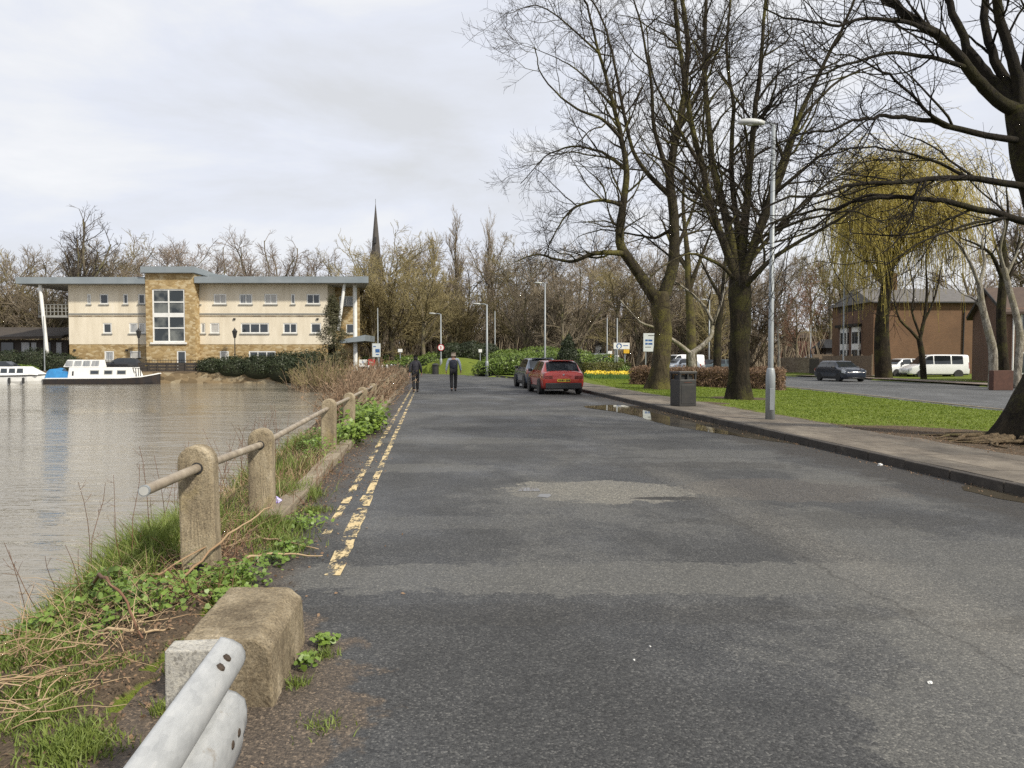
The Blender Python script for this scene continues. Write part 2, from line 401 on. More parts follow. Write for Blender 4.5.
RL = np.array([(-12, xL(-12)), (50, xL(50)), (58, -8.2), (66, -11), (74, -15.2), (80, -18), (92, -19.5), (100, -20)])
RR = np.array([(-12, xR(-12)), (46, xR(46)), (54, .7), (60, -1.0), (66, -3.4), (72, -7.0), (76, -10.5), (80, -13.4), (92, -15.5), (100, -16)])
ML = np.array([(-30, 15.8), (44, 15.8), (56, 14.2), (68, 10), (80, 4), (92, -4), (104, -16)])
MR = np.array([(-30, 28), (50, 28.5), (62, 28), (78, 24), (92, 17), (104, 8), (116, -6)])
BK = np.array([(-40, xL(-40) - 1.2), (9, xL(9) - 1.15), (14, xL(14) - 1.35), (25, xL(25) - 2.0), (50, xL(50) - 2.8), (58, -11.6), (64, -14), (70, -16.5), (75.6, -18.5)])
ip = lambda A, Y: np.interp(Y, A[:, 0], A[:, 1])
WATER_Z, ROAD2_Z = -1.0, -.2

def gz(X, Y):
    X = np.asarray(X, float); Y = np.asarray(Y, float)
    l, r = ip(RL, Y), ip(RR, Y)
    z = np.zeros_like(X)
    s = X - ip(BK, Y)
    lake = np.interp(s, [-8, -2, -.7, -.25, 0, .3, 1.0], [-2.6, -2.0, -1.15, -.62, -.2, -.02, .03]) + .03 * sn(X, Y, 3) * (s > -1)
    inlake = Y < 75.6
    z = np.where((X < l), np.where(inlake, lake, np.where(X < -19, .2, .05)), z)
    pr = X - r
    verge = np.interp(X, [0, 6, 12, 15.4], [.11, .11, .0, -.16])
    zr = np.where(X < ip(ML, Y), verge, np.interp(X - ip(MR, Y), [0, 1.5, 6, 30], [-.12, -.1, -.05, .2]))
    onm = (X > ip(ML, Y) - .1) & (X < ip(MR, Y) + .1) & (Y < 116)
    zr = np.where(onm, -.3, zr)
    z = np.where(pr > 0, np.where((pr < 1.85) & (Y < 44), -.03, zr), z)
    z = np.where((X >= l) & (pr <= 0) & (Y < 100), -.08, z)
    z = z + 1.45 * np.exp(-(((X + 5.2) / 4.5) ** 2 + ((Y - 73) / 4.0) ** 2)) * (pr > .5)
    z = z + .012 * sn(X, Y, 1.3) * (pr > 1.9) * (~onm)
    return z

def soil_amt(X, Y):
    X = np.asarray(X, float); Y = np.asarray(Y, float)
    pr = X - ip(RR, Y)
    a = np.zeros_like(X)
    a = np.where(X < ip(RL, Y), .75, a)
    d = ((X - 8.1) / 1.9) ** 2 + ((Y - 13.4) / 2.9) ** 2
    a = np.maximum(a, np.clip(1.7 - d, 0, 1) * (pr > 0))
    a = np.maximum(a, np.where((pr > 1.2) & (pr < 2.3) & (Y < 34), .62 - .12 * np.clip(Y - 14, 0, 20) / 10, 0))
    for bx, by, br in ((7.3, 36.2, 1.0), (8.35, 27.6, 1.3), (6.2, 24.2, .9)):
        a = np.maximum(a, np.clip(1.3 - ((X - bx) ** 2 + (Y - by) ** 2) / br ** 2, 0, .9))
    a = np.where((Y > 80), .8, a)
    a = np.where((pr > 0) & (Y > 66) & (Y <= 84) & (X < 12) & (X > -6), np.maximum(a, .35), a)
    return a

vl = np.unique(np.round(np.concatenate([[-900, -400, -200, -120, -80, -50, -35, -25, -18], np.arange(-14, -3.2, 1), np.arange(-3.2, .35, .1), np.arange(.5, 6.6, 1),
     np.arange(7, 10.5, .25), np.arange(10.5, 24, .5), np.arange(24, 46, 1), [50, 60, 80, 120, 200, 400, 900]]), 3))
yl = np.unique(np.round(np.concatenate([[-60, -30, -15], np.arange(-6, 20, .2), np.arange(20, 46, .5), np.arange(46, 100, 1), [75.55, 75.65], np.arange(100, 140, 5), [160, 200, 300, 500, 900, 1500]]), 3))
VV, YY = np.meshgrid(vl, yl)
XX = VV + xL(np.clip(YY, -6, 60))
ZZ = gz(XX, YY)
nx, ny = len(vl), len(yl)
gi = np.arange(nx * ny).reshape(ny, nx)
GF = np.stack([gi[:-1, :-1], gi[:-1, 1:], gi[1:, 1:], gi[1:, :-1]], -1).reshape(-1, 4)

m, N, L, b = nodes('ground_grass_and_soil')
at = N.new('ShaderNodeAttribute'); at.attribute_name = 'soil'
t = N.new('ShaderNodeTexCoord'); ob = t.outputs['Object']
na = noise(N, L, ob, 1.6, 6, .65); nb = noise(N, L, ob, 9, 6, .7); nc = noise(N, L, ob, .35, 3); nd = noise(N, L, ob, 60, 3)
gr = ramp(N, [(.3, (.085, .11, .02)), (.55, (.13, .165, .026)), (.75, (.175, .20, .038))])
L.new(math_(N, L, 'ADD', math_(N, L, 'MULTIPLY', nb.outputs['Fac'], .5), math_(N, L, 'MULTIPLY', nc.outputs['Fac'], .5)), gr.inputs['Fac'])
so = ramp(N, [(.3, (.045, .034, .024)), (.5, (.095, .072, .05)), (.62, (.14, .105, .072)), (.75, (.20, .155, .105))])
L.new(math_(N, L, 'ADD', math_(N, L, 'MULTIPLY', nb.outputs['Fac'], .6), math_(N, L, 'MULTIPLY', nd.outputs['Fac'], .4)), so.inputs['Fac'])
th = ramp(N, [(.46, (0, 0, 0)), (.58, (1, 1, 1))])
L.new(math_(N, L, 'ADD', math_(N, L, 'SUBTRACT', at.outputs['Fac'], .5), math_(N, L, 'ADD', math_(N, L, 'MULTIPLY', na.outputs['Fac'], .65), math_(N, L, 'MULTIPLY', nb.outputs['Fac'], .35))), th.inputs['Fac'])
L.new(mix(N, L, th.outputs[0], gr.outputs[0], so.outputs[0]), b.inputs['Base Color'])
b.inputs['Roughness'].default_value = .95; b.inputs['Specular IOR Level'].default_value = .15
bump(N, L, b, nd.outputs['Fac'], .8, .03)
M['ground'] = m
g = npmesh('ground', np.stack([XX, YY, ZZ], -1).reshape(-1, 3), GF, M['ground'], smooth=True)
sa = g.data.attributes.new('soil', 'FLOAT', 'POINT'); sa.data.foreach_set('value', soil_amt(XX, YY).astype(np.float32).ravel())
tag(g, kind='structure')

# ---------------------------------------------------------------- water
m, N, L, b = nodes('brown_river_water')
t = N.new('ShaderNodeTexCoord'); ob = t.outputs['Object']
b.inputs['Base Color'].default_value = (.205, .185, .145, 1); b.inputs['Roughness'].default_value = .05; b.inputs['IOR'].default_value = 1.33
v1 = mapping(N, L, ob, (.30, 1.25, 1)); w1 = noise(N, L, v1, 1.0, 2, .5, .8)
v2 = mapping(N, L, ob, (.9, 3.4, 1)); w2 = noise(N, L, v2, 1.7, 3, .5, .5)
h = math_(N, L, 'ADD', math_(N, L, 'MULTIPLY', w1.outputs['Fac'], .72), math_(N, L, 'MULTIPLY', w2.outputs['Fac'], .28))
bg3 = noise(N, L, mapping(N, L, ob, (.05, .12, 1)), 1.0, 4, .6, .8); rb3 = ramp(N, [(.36, (.35, .35, .35)), (.62, (1, 1, 1))]); L.new(bg3.outputs['Fac'], rb3.inputs['Fac'])
w3 = noise(N, L, mapping(N, L, ob, (2.2, 6.5, 1)), 1.8, 3, .55, .4); h = math_(N, L, 'ADD', h, math_(N, L, 'MULTIPLY', w3.outputs['Fac'], .13))
bump(N, L, b, math_(N, L, 'MULTIPLY', h, rb3.outputs[0]), 1.0, .13)
M['water'] = m
wm = MB(); wm.add([(-500, -60, WATER_Z), (-.2, -60, WATER_Z), (-.2, 20, WATER_Z), (-6, 75.58, WATER_Z), (-500, 75.58, WATER_Z)], [(0, 1, 2, 3, 4)])
tag(wm.build('water', m, fix=False), kind='structure')

# ---------------------------------------------------------------- roads
def strip(name, A, B, ys, z, mat, across=6, uvw=True):
    vs, uv, fs = [], [], []
    for Y in ys:
        a, bb = float(ip(A, Y)), float(ip(B, Y))
        for j in range(across + 1):
            x = a + (bb - a) * j / across
            vs.append((x, Y, z if not callable(z) else z(x, Y))); uv.append((x - a, Y))
    k = across + 1
    for i in range(len(ys) - 1):
        for j in range(across):
            fs.append((i * k + j, i * k + j + 1, (i + 1) * k + j + 1, (i + 1) * k + j))
    o = npmesh(name, vs, fs, mat)
    u = o.data.uv_layers.new(name='UVMap')
    idx = np.array([l.vertex_index for l in o.data.loops]); u.data.foreach_set('uv', np.array(uv, np.float32)[idx].ravel())
    return tag(o, kind='structure')

def ell(N, L, sep, cx, cy, rx, ry, nz, amp=.5):
    a = math_(N, L, 'DIVIDE', math_(N, L, 'SUBTRACT', sep.outputs[0], cx), rx)
    c = math_(N, L, 'DIVIDE', math_(N, L, 'SUBTRACT', sep.outputs[1], cy), ry)
    d = math_(N, L, 'ADD', math_(N, L, 'MULTIPLY', a, a), math_(N, L, 'MULTIPLY', c, c))
    d = math_(N, L, 'ADD', d, math_(N, L, 'MULTIPLY', math_(N, L, 'SUBTRACT', nz, .5), amp * 4))
    r = ramp(N, [(.84, (1, 1, 1)), (1, (0, 0, 0))])
    L.new(d, r.inputs['Fac']); return r.outputs[0]

def asphalt(name, worn=True, base=(.052, .0525, .053)):
    m, N, L, b = nodes(name)
    uvn = N.new('ShaderNodeUVMap'); uvn.uv_map = 'UVMap'; uv = uvn.outputs[0]
    sep = N.new('ShaderNodeSeparateXYZ'); L.new(uv, sep.inputs[0])
    big = noise(N, L, mapping(N, L, uv, (.55, .4, 1)), 1.0, 6, .6, .4)
    mid = noise(N, L, uv, 2.6, 6, .65, .2); fine = noise(N, L, uv, 38, 4, .7)
    vo = N.new('ShaderNodeTexVoronoi'); vo.inputs['Scale'].default_value = 105; L.new(uv, vo.inputs['Vector'])
    sc_ = N.new('ShaderNodeSeparateColor'); L.new(vo.outputs['Color'], sc_.inputs[0])
    stone = ramp(N, [(.0, (.40, .40, .40)), (.45, (.80, .80, .80)), (.85, (1.2, 1.19, 1.15)), (1, (2.3, 2.24, 2.1))]); L.new(sc_.outputs[0], stone.inputs['Fac'])
    d, li = tuple(x * .58 for x in base), tuple(x * 1.6 for x in base)
    r = ramp(N, [(.3, d), (.5, base), (.66, li)])
    L.new(math_(N, L, 'ADD', math_(N, L, 'MULTIPLY', big.outputs['Fac'], .6), math_(N, L, 'MULTIPLY', mid.outputs['Fac'], .4)), r.inputs['Fac'])
    col = r.outputs[0]
    if worn:
        wn_ = noise(N, L, uv, 5.5, 6, .7, .5); wig = math_(N, L, 'ADD', math_(N, L, 'MULTIPLY', mid.outputs['Fac'], .5), math_(N, L, 'MULTIPLY', wn_.outputs['Fac'], .5))
        # worn pale patch with broken stones, a smoother dark repair beside it, light bands
        p1 = ell(N, L, sep, 3.35, 8.75, 1.15, .75, wig, .9)
        col = mix(N, L, math_(N, L, 'MULTIPLY', p1, .85), col, (.175, .165, .142))
        p2 = ell(N, L, sep, 5.6, 8.9, 1.35, .85, mid.outputs['Fac'], .35)
        col = mix(N, L, math_(N, L, 'MULTIPLY', p2, .7), col, (.082, .074, .066))
        dust = 0
        for cx, cy, rx, ry, w in ((3.2, 5.3, 4.2, .42, .75), (4.55, 3.55, .8, 1.25, .85), (3.9, 3.0, .8, .7, .7), (4.9, 4.9, 1.0, .5, .6), (5.2, 6.6, .55, 1.3, .55), (6.3, 6.0, .8, .5, .5), (.9, 10.6, 1.5, .45, .6), (5.9, 12.2, 1.3, .6, .5), (1.8, 14.2, 2.0, .6, .55), (5.2, 15.2, 1.0, .8, .4), (3.5, 21, 2.6, .8, .5), (1.3, 7.1, 1.3, .3, .35), (2.4, 31, 2.4, 1.6, .5), (6.6, 9.6, .6, .5, .6)):
            k_ = math_(N, L, 'MULTIPLY', ell(N, L, sep, cx, cy, rx, ry, wig, 1.1), w); dust = k_ if dust == 0 else math_(N, L, 'MAXIMUM', dust, k_)
        dn = ramp(N, [(.50, (0, 0, 0)), (.60, (.55, .55, .55))]); L.new(math_(N, L, 'ADD', math_(N, L, 'MULTIPLY', big.outputs['Fac'], .7), math_(N, L, 'MULTIPLY', wn_.outputs['Fac'], .3)), dn.inputs['Fac']); dust = math_(N, L, 'MAXIMUM', dust, dn.outputs[0])
        col = mix(N, L, dust, col, (.108, .106, .098))
        for cx, cy, rx, ry, w in ((2.0, 4.55, 2.4, .2, .35), (5.6, 4.35, 1.3, .2, .5), (3.6, 16.6, 2.4, .5, .5), (2.2, 12.3, 2.2, .35, .4), (5.2, 7.2, 1.4, .4, .35), (5.3, 10.9, 1.6, .35, .45)):
            col = mix(N, L, math_(N, L, 'MULTIPLY', ell(N, L, sep, cx, cy, rx, ry, wig, 1.2), w), col, (.038, .036, .033))
        hole = ell(N, L, sep, 4.0, 8.32, .42, .10, mid.outputs['Fac'], .5)
        col = mix(N, L, math_(N, L, 'MULTIPLY', hole, .9), col, (.02, .018, .016))
        # a wandering crack, tar dark, and thin dark lines across the lane
        jn = noise(N, L, uv, 1.3, 4)
        dd = math_(N, L, 'ABSOLUTE', math_(N, L, 'SUBTRACT', math_(N, L, 'ADD', sep.outputs[0], math_(N, L, 'MULTIPLY', wig, .5)), 4.5))
        cr_ = ramp(N, [(.0, (1, 1, 1)), (.028, (0, 0, 0))]); L.new(dd, cr_.inputs['Fac'])
        yr_ = ramp(N, [(.55, (1, 1, 1)), (.62, (0, 0, 0))]); L.new(math_(N, L, 'MULTIPLY', sep.outputs[1], 1 / 18), yr_.inputs['Fac'])
        cd = ramp(N, [(.0, (1, 1, 1)), (.5, (0, 0, 0))]); L.new(math_(N, L, 'ABSOLUTE', math_(N, L, 'SUBTRACT', sep.outputs[0], 4.55)), cd.inputs['Fac'])
        col = mix(N, L, math_(N, L, 'MULTIPLY', math_(N, L, 'MULTIPLY', cd.outputs[0], yr_.outputs[0]), .38), col, (.17, .16, .14))
        col = mix(N, L, math_(N, L, 'MULTIPLY', math_(N, L, 'MULTIPLY', cr_.outputs[0], yr_.outputs[0]), .5), col, (.022, .02, .018))
        for y0 in (11.7, 13.2, 18.4, 25.5):
            dd = math_(N, L, 'ABSOLUTE', math_(N, L, 'SUBTRACT', math_(N, L, 'ADD', sep.outputs[1], math_(N, L, 'MULTIPLY', jn.outputs['Fac'], 1.2)), y0 + .6))
            cr_ = ramp(N, [(.0, (1, 1, 1)), (.06, (0, 0, 0))]); L.new(dd, cr_.inputs['Fac'])
            col = mix(N, L, math_(N, L, 'MULTIPLY', math_(N, L, 'MULTIPLY', cr_.outputs[0], mid.outputs['Fac']), .9), col, (.03, .027, .024))
        # silt along the left gutter, damp grime along the right one
        g1 = math_(N, L, 'ADD', math_(N, L, 'MULTIPLY', sep.outputs[0], -1.15), math_(N, L, 'ADD', .62, math_(N, L, 'MULTIPLY', math_(N, L, 'SUBTRACT', mid.outputs['Fac'], .5), 1.7)))
        rr_ = ramp(N, [(.0, (0, 0, 0)), (.45, (1, 1, 1))]); L.new(g1, rr_.inputs['Fac'])
        col = mix(N, L, math_(N, L, 'MULTIPLY', rr_.outputs[0], .85), col, (.062, .046, .033))
        nearr = ell(N, L, sep, -.1, 3.3, 1.2, 1.6, mid.outputs['Fac'], .5)
        col = mix(N, L, math_(N, L, 'MULTIPLY', nearr, .75), col, (.105, .078, .054))
        g2 = math_(N, L, 'ADD', math_(N, L, 'SUBTRACT', math_(N, L, 'ADD', sep.outputs[0], math_(N, L, 'MULTIPLY', sep.outputs[1], -.0095)), 6.72), math_(N, L, 'MULTIPLY', math_(N, L, 'SUBTRACT', mid.outputs['Fac'], .5), 1.6))
        rr2 = ramp(N, [(.0, (0, 0, 0)), (.4, (1, 1, 1))]); L.new(g2, rr2.inputs['Fac'])
        col = mix(N, L, math_(N, L, 'MULTIPLY', rr2.outputs[0], .8), col, (.03, .026, .022))
        wet = noise(N, L, mapping(N, L, uv, (.8, .5, 1), (3, 1, 0)), .9, 4)
        rw = ramp(N, [(.45, (.78, .78, .78)), (.68, (.42, .42, .42))]); L.new(wet.outputs['Fac'], rw.inputs['Fac'])
        L.new(rw.outputs[0], b.inputs['Roughness'])
    else: b.inputs['Roughness'].default_value = .75
    stf = 1.0 if not worn else math_(N, L, 'SUBTRACT', 1.0, math_(N, L, 'MULTIPLY', dust, .35))
    col = mix(N, L, stf, col, mix(N, L, 1, col, stone.outputs[0], 'MULTIPLY'))
    L.new(col, b.inputs['Base Color'])
    bh = math_(N, L, 'ADD', math_(N, L, 'MULTIPLY', vo.outputs['Distance'], -.8), math_(N, L, 'MULTIPLY', fine.outputs['Fac'], .5))
    bump(N, L, b, bh, .55, .008)
    return m
M['asphalt'] = asphalt('worn_asphalt'); M['asphalt2'] = asphalt('main_road_asphalt', False, (.085, .088, .092))
ys1 = np.concatenate([np.arange(-10, 46, .5), np.arange(46, 100.1, 2)])
strip('road', RL, RR, ys1, 0.0, M['asphalt'])
strip('road_beyond_verge', ML, MR, np.arange(-30, 116.1, 2), ROAD2_Z, M['asphalt2'], 8)

# pavement on the right, worn flag concrete
m, N, L, b = nodes('pavement_concrete')
uvn = N.new('ShaderNodeUVMap'); uvn.uv_map = 'UVMap'; uv = uvn.outputs[0]
a1 = noise(N, L, mapping(N, L, uv, (1, .5, 1)), 1.1, 6, .65); a2 = noise(N, L, uv, 26, 5, .7); a3 = noise(N, L, uv, 4, 5, .6)
r = ramp(N, [(.38, (.06, .05, .039)), (.5, (.125, .106, .083)), (.62, (.22, .192, .152))])
L.new(math_(N, L, 'ADD', math_(N, L, 'MULTIPLY', a1.outputs['Fac'], .55), math_(N, L, 'ADD', math_(N, L, 'MULTIPLY', a2.outputs['Fac'], .2), math_(N, L, 'MULTIPLY', a3.outputs['Fac'], .25))), r.inputs['Fac'])
br = N.new('ShaderNodeTexBrick'); br.inputs['Scale'].default_value = 1; br.inputs['Brick Width'].default_value = .95; br.inputs['Row Height'].default_value = 1.6
br.inputs['Mortar Size'].default_value = .016; br.inputs['Color1'].default_value = (1.08, 1.05, 1.02, 1); br.inputs['Color2'].default_value = (.82, .84, .86, 1); br.inputs['Mortar'].default_value = (.35, .32, .28, 1)
L.new(uv, br.inputs['Vector'])
L.new(mix(N, L, .85, r.outputs[0], br.outputs['Color'], 'MULTIPLY'), b.inputs['Base Color']); b.inputs['Roughness'].default_value = .85
bump(N, L, b, a2.outputs['Fac'], .4, .01)
M['pavement'] = m
PA = RR + np.array([0, .13]); ys = np.arange(-6, 44.1, .3)
PAd = np.array([(y, ip(RR, y) + .13) for y in ys]); PBd = np.array([(y, ip(RR, y) + 1.95 + .10 * sn(y, 0, .9) + .05 * sn(y, 3, 4)) for y in ys])
strip('pavement', PAd, PBd, ys, lambda x, y: .118 + .006 * float(sn(x, y, 1.1)), m, 5)
# pavement on the far side of the main road
FA = MR + np.array([0, .15]); FB = MR + np.array([0, 2.2])
M['pavement2'] = pm('far_pavement', (.24, .19, .165), (.17, .135, .115), 1.2, .9)
strip('far_pavement', FA, FB, np.arange(-10, 70.1, 2), -.075, M['pavement2'], 2)
strip('footpath', np.array([(64, 29.3), (82, 31), (105, 33)]), np.array([(64, 31.4), (82, 33), (105, 35)]), np.arange(64, 105, 3), lambda x, y: max(.02, float(gz(x, y)) + .03), M['pavement2'], 2)

M['kerb'] = pm('kerb_stone', (.052, .044, .036), (.026, .022, .018), 3.5, .8, .5, c3=(.10, .085, .066), bscale=18)
M['kerb2'] = pm('old_kerb_stone', (.27, .225, .16), (.16, .13, .09), 3.0, .9, .5, c3=(.34, .30, .22), bscale=22)
def kerb(name, A, y0, y1, side, w, top, mat, step=.92, jit=.006):
    kb = MB(); y = y0
    while y < y1:
        ye = y + step - .012
        a, c = float(ip(A, y)), float(ip(A, ye)); j = random.uniform(-jit, jit); jz = random.uniform(-jit, jit)
        w_ = w * side
        poly = [(a + j, y), (c + j, ye), (c + j + w_, ye), (a + j + w_, y)]
        kb.prism(poly, -.10, top + jz); y += step
    o = kb.build(name, mat, bev=.012); return tag(o, kind='structure')
kerb('kerb', RR, -6, 66, 1, .125, .122, M['kerb'])
kerb('kerb', RL, 6.95, 58, -1, .19, .10, M['kerb2'], .95, .012)
kerb('kerb', ML, 0, 90, -1, .13, -.13, M['kerb2'], 1.5)
kerb('kerb', MR, 0, 75, 1, .13, -.06, M['kerb2'], 1.5)

# worn double yellow lines
m, N, L, b = nodes('worn_yellow_paint')
t = N.new('ShaderNodeTexCoord'); nz = noise(N, L, mapping(N, L, t.outputs['Object'], (3.2, 1.1, 1)), 1.6, 6, .72)
nz2 = noise(N, L, t.outputs['Object'], 45, 3); r = ramp(N, [(.3, (.50, .37, .17)), (.7, (.61, .50, .30))]); L.new(nz2.outputs['Fac'], r.inputs['Fac'])
L.new(r.outputs[0], b.inputs['Base Color']); b.inputs['Roughness'].default_value = .8
r = ramp(N, [(.475, (0, 0, 0)), (.53, (1, 1, 1))]); L.new(math_(N, L, 'ADD', math_(N, L, 'MULTIPLY', nz.outputs['Fac'], .8), math_(N, L, 'MULTIPLY', nz2.outputs['Fac'], .2)), r.inputs['Fac'])
L.new(r.outputs[0], b.inputs['Alpha'])
lines = MB()
for off, ys0 in ((.45, 6.6), (.66, 5.35)):
    y = ys0
    while y < 56:
        ln = random.uniform(.5, 1.6) * (1 if y < 15 else 2.2); ye = min(y + ln, 56)
        w = (.040 if y < 18 else .034) if y > 8 or off < .6 else .062
        pts = np.linspace(y, ye, max(2, int((ye - y) / .12)))
        lft = [(float(ip(RL, q)) + off - w + random.uniform(-.008, .008), q, .004) for q in pts]; rgt = [(float(ip(RL, q)) + off + w + random.uniform(-.008, .008), q, .004) for q in pts]
        n = len(pts); lines.add(lft + rgt, [(i, n + i, n + i + 1, i + 1) for i in range(n - 1)])
        y = ye + random.uniform(.02, .16) * (1 if y < 30 else 2)
tag(lines.build('road_marking', m, fix=False), kind='structure')

# puddles in the gutter
M['puddle'] = pm('puddle_water', (.085, .072, .05), (.06, .05, .036), 1, .025, spec=.5)
def puddle(pts, z=.004):
    pb = MB(); c = np.mean(np.array(pts), 0); n = len(pts); out = []
    for i in range(n):
        a, bq = np.array(pts[i]), np.array(pts[(i + 1) % n])
        for k in range(5):
            q = a + (bq - a) * k / 5; out.append((q[0] + .05 * float(sn(q[0], q[1], 4)), q[1] + .12 * float(sn(q[1], q[0], 3)), z))
    pb.add([(c[0], c[1], z)] + out, [(0, i + 1, (i + 1) % len(out) + 1) for i in range(len(out))])
    tag(pb.build('puddle', M['puddle'], fix=False), kind='structure')
prof = [(13.2, .02), (13.8, .3), (14.9, .62), (16, .95), (17.2, 1.2), (18.6, 1.3), (20.2, 1.2), (22, 1.55), (23.4, 1.95), (24.3, 1.8), (24.7, 1.0), (24.6, .5), (24, .0), (20, -.0), (17, -.0)]
puddle([(float(ip(RR, y)) - o_, y) for y, o_ in prof])
puddle([(float(ip(RR, y)) - o_, y) for y, o_ in [(8.0, .0), (8.1, .28), (8.5, .42), (8.9, .36), (9.15, .15), (9.2, .0)]])
puddle([(.10, 8.75), (.32, 8.78), (.30, 8.95), (.12, 8.95)]); puddle([(.28, 8.33), (.4, 8.25), (.42, 8.48), (.3, 8.52)])
# ---------------------------------------------------------------- pale building across the water
BY = 80.0
bx = lambda px: PX(px, BY)
bz = lambda py: PZ(py, BY)

def wall_open(mb, x0, x1, z0, z1, y, rects, depth=.14):
    """front wall sheet at y with real openings and reveals going back by depth"""
    xs = sorted({x0, x1, *[max(x0, min(x1, v)) for r in rects for v in r[:2]]}); zs = sorted({z0, z1, *[max(z0, min(z1, v)) for r in rects for v in r[2:]]})
    for i in range(len(xs) - 1):
        for j in range(len(zs) - 1):
            cx, cz = (xs[i] + xs[i + 1]) / 2, (zs[j] + zs[j + 1]) / 2
            if any(r[0] < cx < r[1] and r[2] < cz < r[3] for r in rects): continue
            mb.add([(xs[i], y, zs[j]), (xs[i + 1], y, zs[j]), (xs[i + 1], y, zs[j + 1]), (xs[i], y, zs[j + 1])], [(0, 1, 2, 3)])
    for a, c, d, e in rects:
        if c <= x0 or a >= x1 or e <= z0 or d >= z1: continue
        for q in ([(a, y, d), (a, y + depth, d), (a, y + depth, e), (a, y, e)], [(c, y, d), (c, y, e), (c, y + depth, e), (c, y + depth, d)],
                  [(a, y, e), (a, y + depth, e), (c, y + depth, e), (c, y, e)], [(a, y, d), (c, y, d), (c, y + depth, d), (a, y + depth, d)]):
            mb.add(q, [(0, 1, 2, 3)])

def window(parent, a, c, d, e, y, lights=1, glass='glass', fw=.09, cross=False, sill=True):
    f = MB()
    f.box2((a, y + .04, d), (a + fw, y + .10, e)); f.box2((c - fw, y + .04, d), (c, y + .10, e))
    f.box2((a + fw, y + .04, d), (c - fw, y + .10, d + fw)); f.box2((a + fw, y + .04, e - fw), (c - fw, y + .10, e))
    for k in range(1, lights):
        x = a + (c - a) * k / lights; f.box2((x - .05, y + .042, d + fw), (x + .05, y + .098, e - fw))
    w = f.build('window', M['white'], parent)
    g = MB(); g.add([(a + fw, y + .085, d + fw), (c - fw, y + .085, d + fw), (c - fw, y + .085, e - fw), (a + fw, y + .085, e - fw)], [(0, 1, 2, 3)])
    g.build('pane', M[glass], w, fix=False)
    if sill: MB().box2((a - .08, y - .09, d - .12), (c + .08, y + .05, d - .002)).build('sill', M['soffit'], w)
    return w

bld = thing('apartment_building', 'long cream three-storey building with blue-grey overhanging roof and glazed stone stair tower', 'building', (0, 0, 0))
GZ = .1
up = [(88, 92), (100.6, 109.4), (124, 129), (139, 146), (197, 201.5), (214.4, 227.2), (240, 253), (265, 277.8), (291.5, 295.5), (307, 320.5)]
md = [(103.4, 112.2), (129.5, 138.2), (139, 146), (201, 205.8), (210.3, 219.8), (241, 269.2), (283.4, 297.4), (310.8, 321.4)]
gd = [(104.4, 114), (130, 140.5), (197, 206.2), (219.8, 228.8), (248.8, 275.6)]
rect = lambda a, y0, y1: (bx(a[0]), bx(a[1]), bz(y1), bz(y0))
W = [(rect(a, 293.8, 304.2), a) for a in up] + [(rect(a, 323, 333.4), a) for a in md] + [(rect(a, 351, 361), a) for a in gd]
allr = [w[0] for w in W]
TY = BY - 1.2; x0, x1, xt0, xt1 = bx(69.5), bx(328), PX(146.5, TY), PX(195.5, TY)
zb, zr = bz(344.2), PZ(283.2, BY - 1.3)
for a, c in ((x0, xt0), (xt1, x1)):
    wl_ = MB(); wall_open(wl_, a, c, zb, zr, BY, [r for r in allr if a - .1 < r[0] and r[1] < c + .1])
    if a == x0: wl_.add([(x0, BY, zb), (x0, BY + 11, zb), (x0, BY + 11, zr), (x0, BY, zr)], [(0, 1, 2, 3)])
    else: wl_.add([(x1, BY, zb), (x1, BY + 3.5, zb), (x1, BY + 3.5, zr), (x1, BY, zr)], [(3, 2, 1, 0)])
    wl_.build('rendered_wall', M['render'], bld, fix=False)
    ws = MB(); wall_open(ws, a, c, GZ, zb, BY + .02, [r for r in allr if a - .1 < r[0] and r[1] < c + .1])
    if a == x0: ws.add([(x0, BY + .02, GZ), (x0, BY + 11, GZ), (x0, BY + 11, zb), (x0, BY + .02, zb)], [(0, 1, 2, 3)])
    ws.build('stone_base_wall', M['sand'], bld, fix=False)
bk_ = MB(); bk_.add([(x0, BY + 11, 0), (bx(352) * 1.17, BY + 11, 0), (bx(352) * 1.17, BY + 11, zr), (x0, BY + 11, zr)], [(0, 1, 2, 3)]); bk_.build('rear_wall', M['render'], bld, fix=False)
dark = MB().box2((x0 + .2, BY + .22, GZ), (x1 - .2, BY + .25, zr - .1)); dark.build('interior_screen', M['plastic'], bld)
# stair tower with its glazing
ty = BY - 1.2
tx = lambda px: PX(px, ty); tz = lambda py: PZ(py, ty)
tg = (tx(153), tx(185.4), tz(342.2), tz(289)); td = (tx(176.8), tx(186), GZ, tz(350.8))
tw = MB(); wall_open(tw, xt0, xt1, GZ, bz(272.5), ty, [tg, td], .2)
for x, o_ in ((xt0, 1), (xt1, -1)): tw.add([(x, ty, GZ), (x, BY + .6, GZ), (x, BY + .6, bz(272.5)), (x, ty, bz(272.5))], [(0, 1, 2, 3)])
tw.build('stair_tower', M['sand'], bld, fix=False)
tf = MB(); a, c, d, e = tg
for x in (a + .07, (a + c) / 2, c - .07): tf.box2((x - .07, ty + .06, d), (x + .07, ty + .14, e))
for z, h in ((d + .07, .07), (tz(328), .06), (tz(315), .22), (tz(302), .06), (e - .07, .07)): tf.box2((a + .14, ty + .065, z - h), ((a + c) / 2 - .07, ty + .135, z + h)); tf.box2(((a + c) / 2 + .07, ty + .065, z - h), (c - .14, ty + .135, z + h))
tfo = tf.build('stair_window', M['white'], bld)
MB().box2((a - .2, ty - .16, d - .2), (c + .2, ty + .02, d - .003)).build('sill', M['white'], tfo)
m, N, L, b = nodes('stairwell_glass')
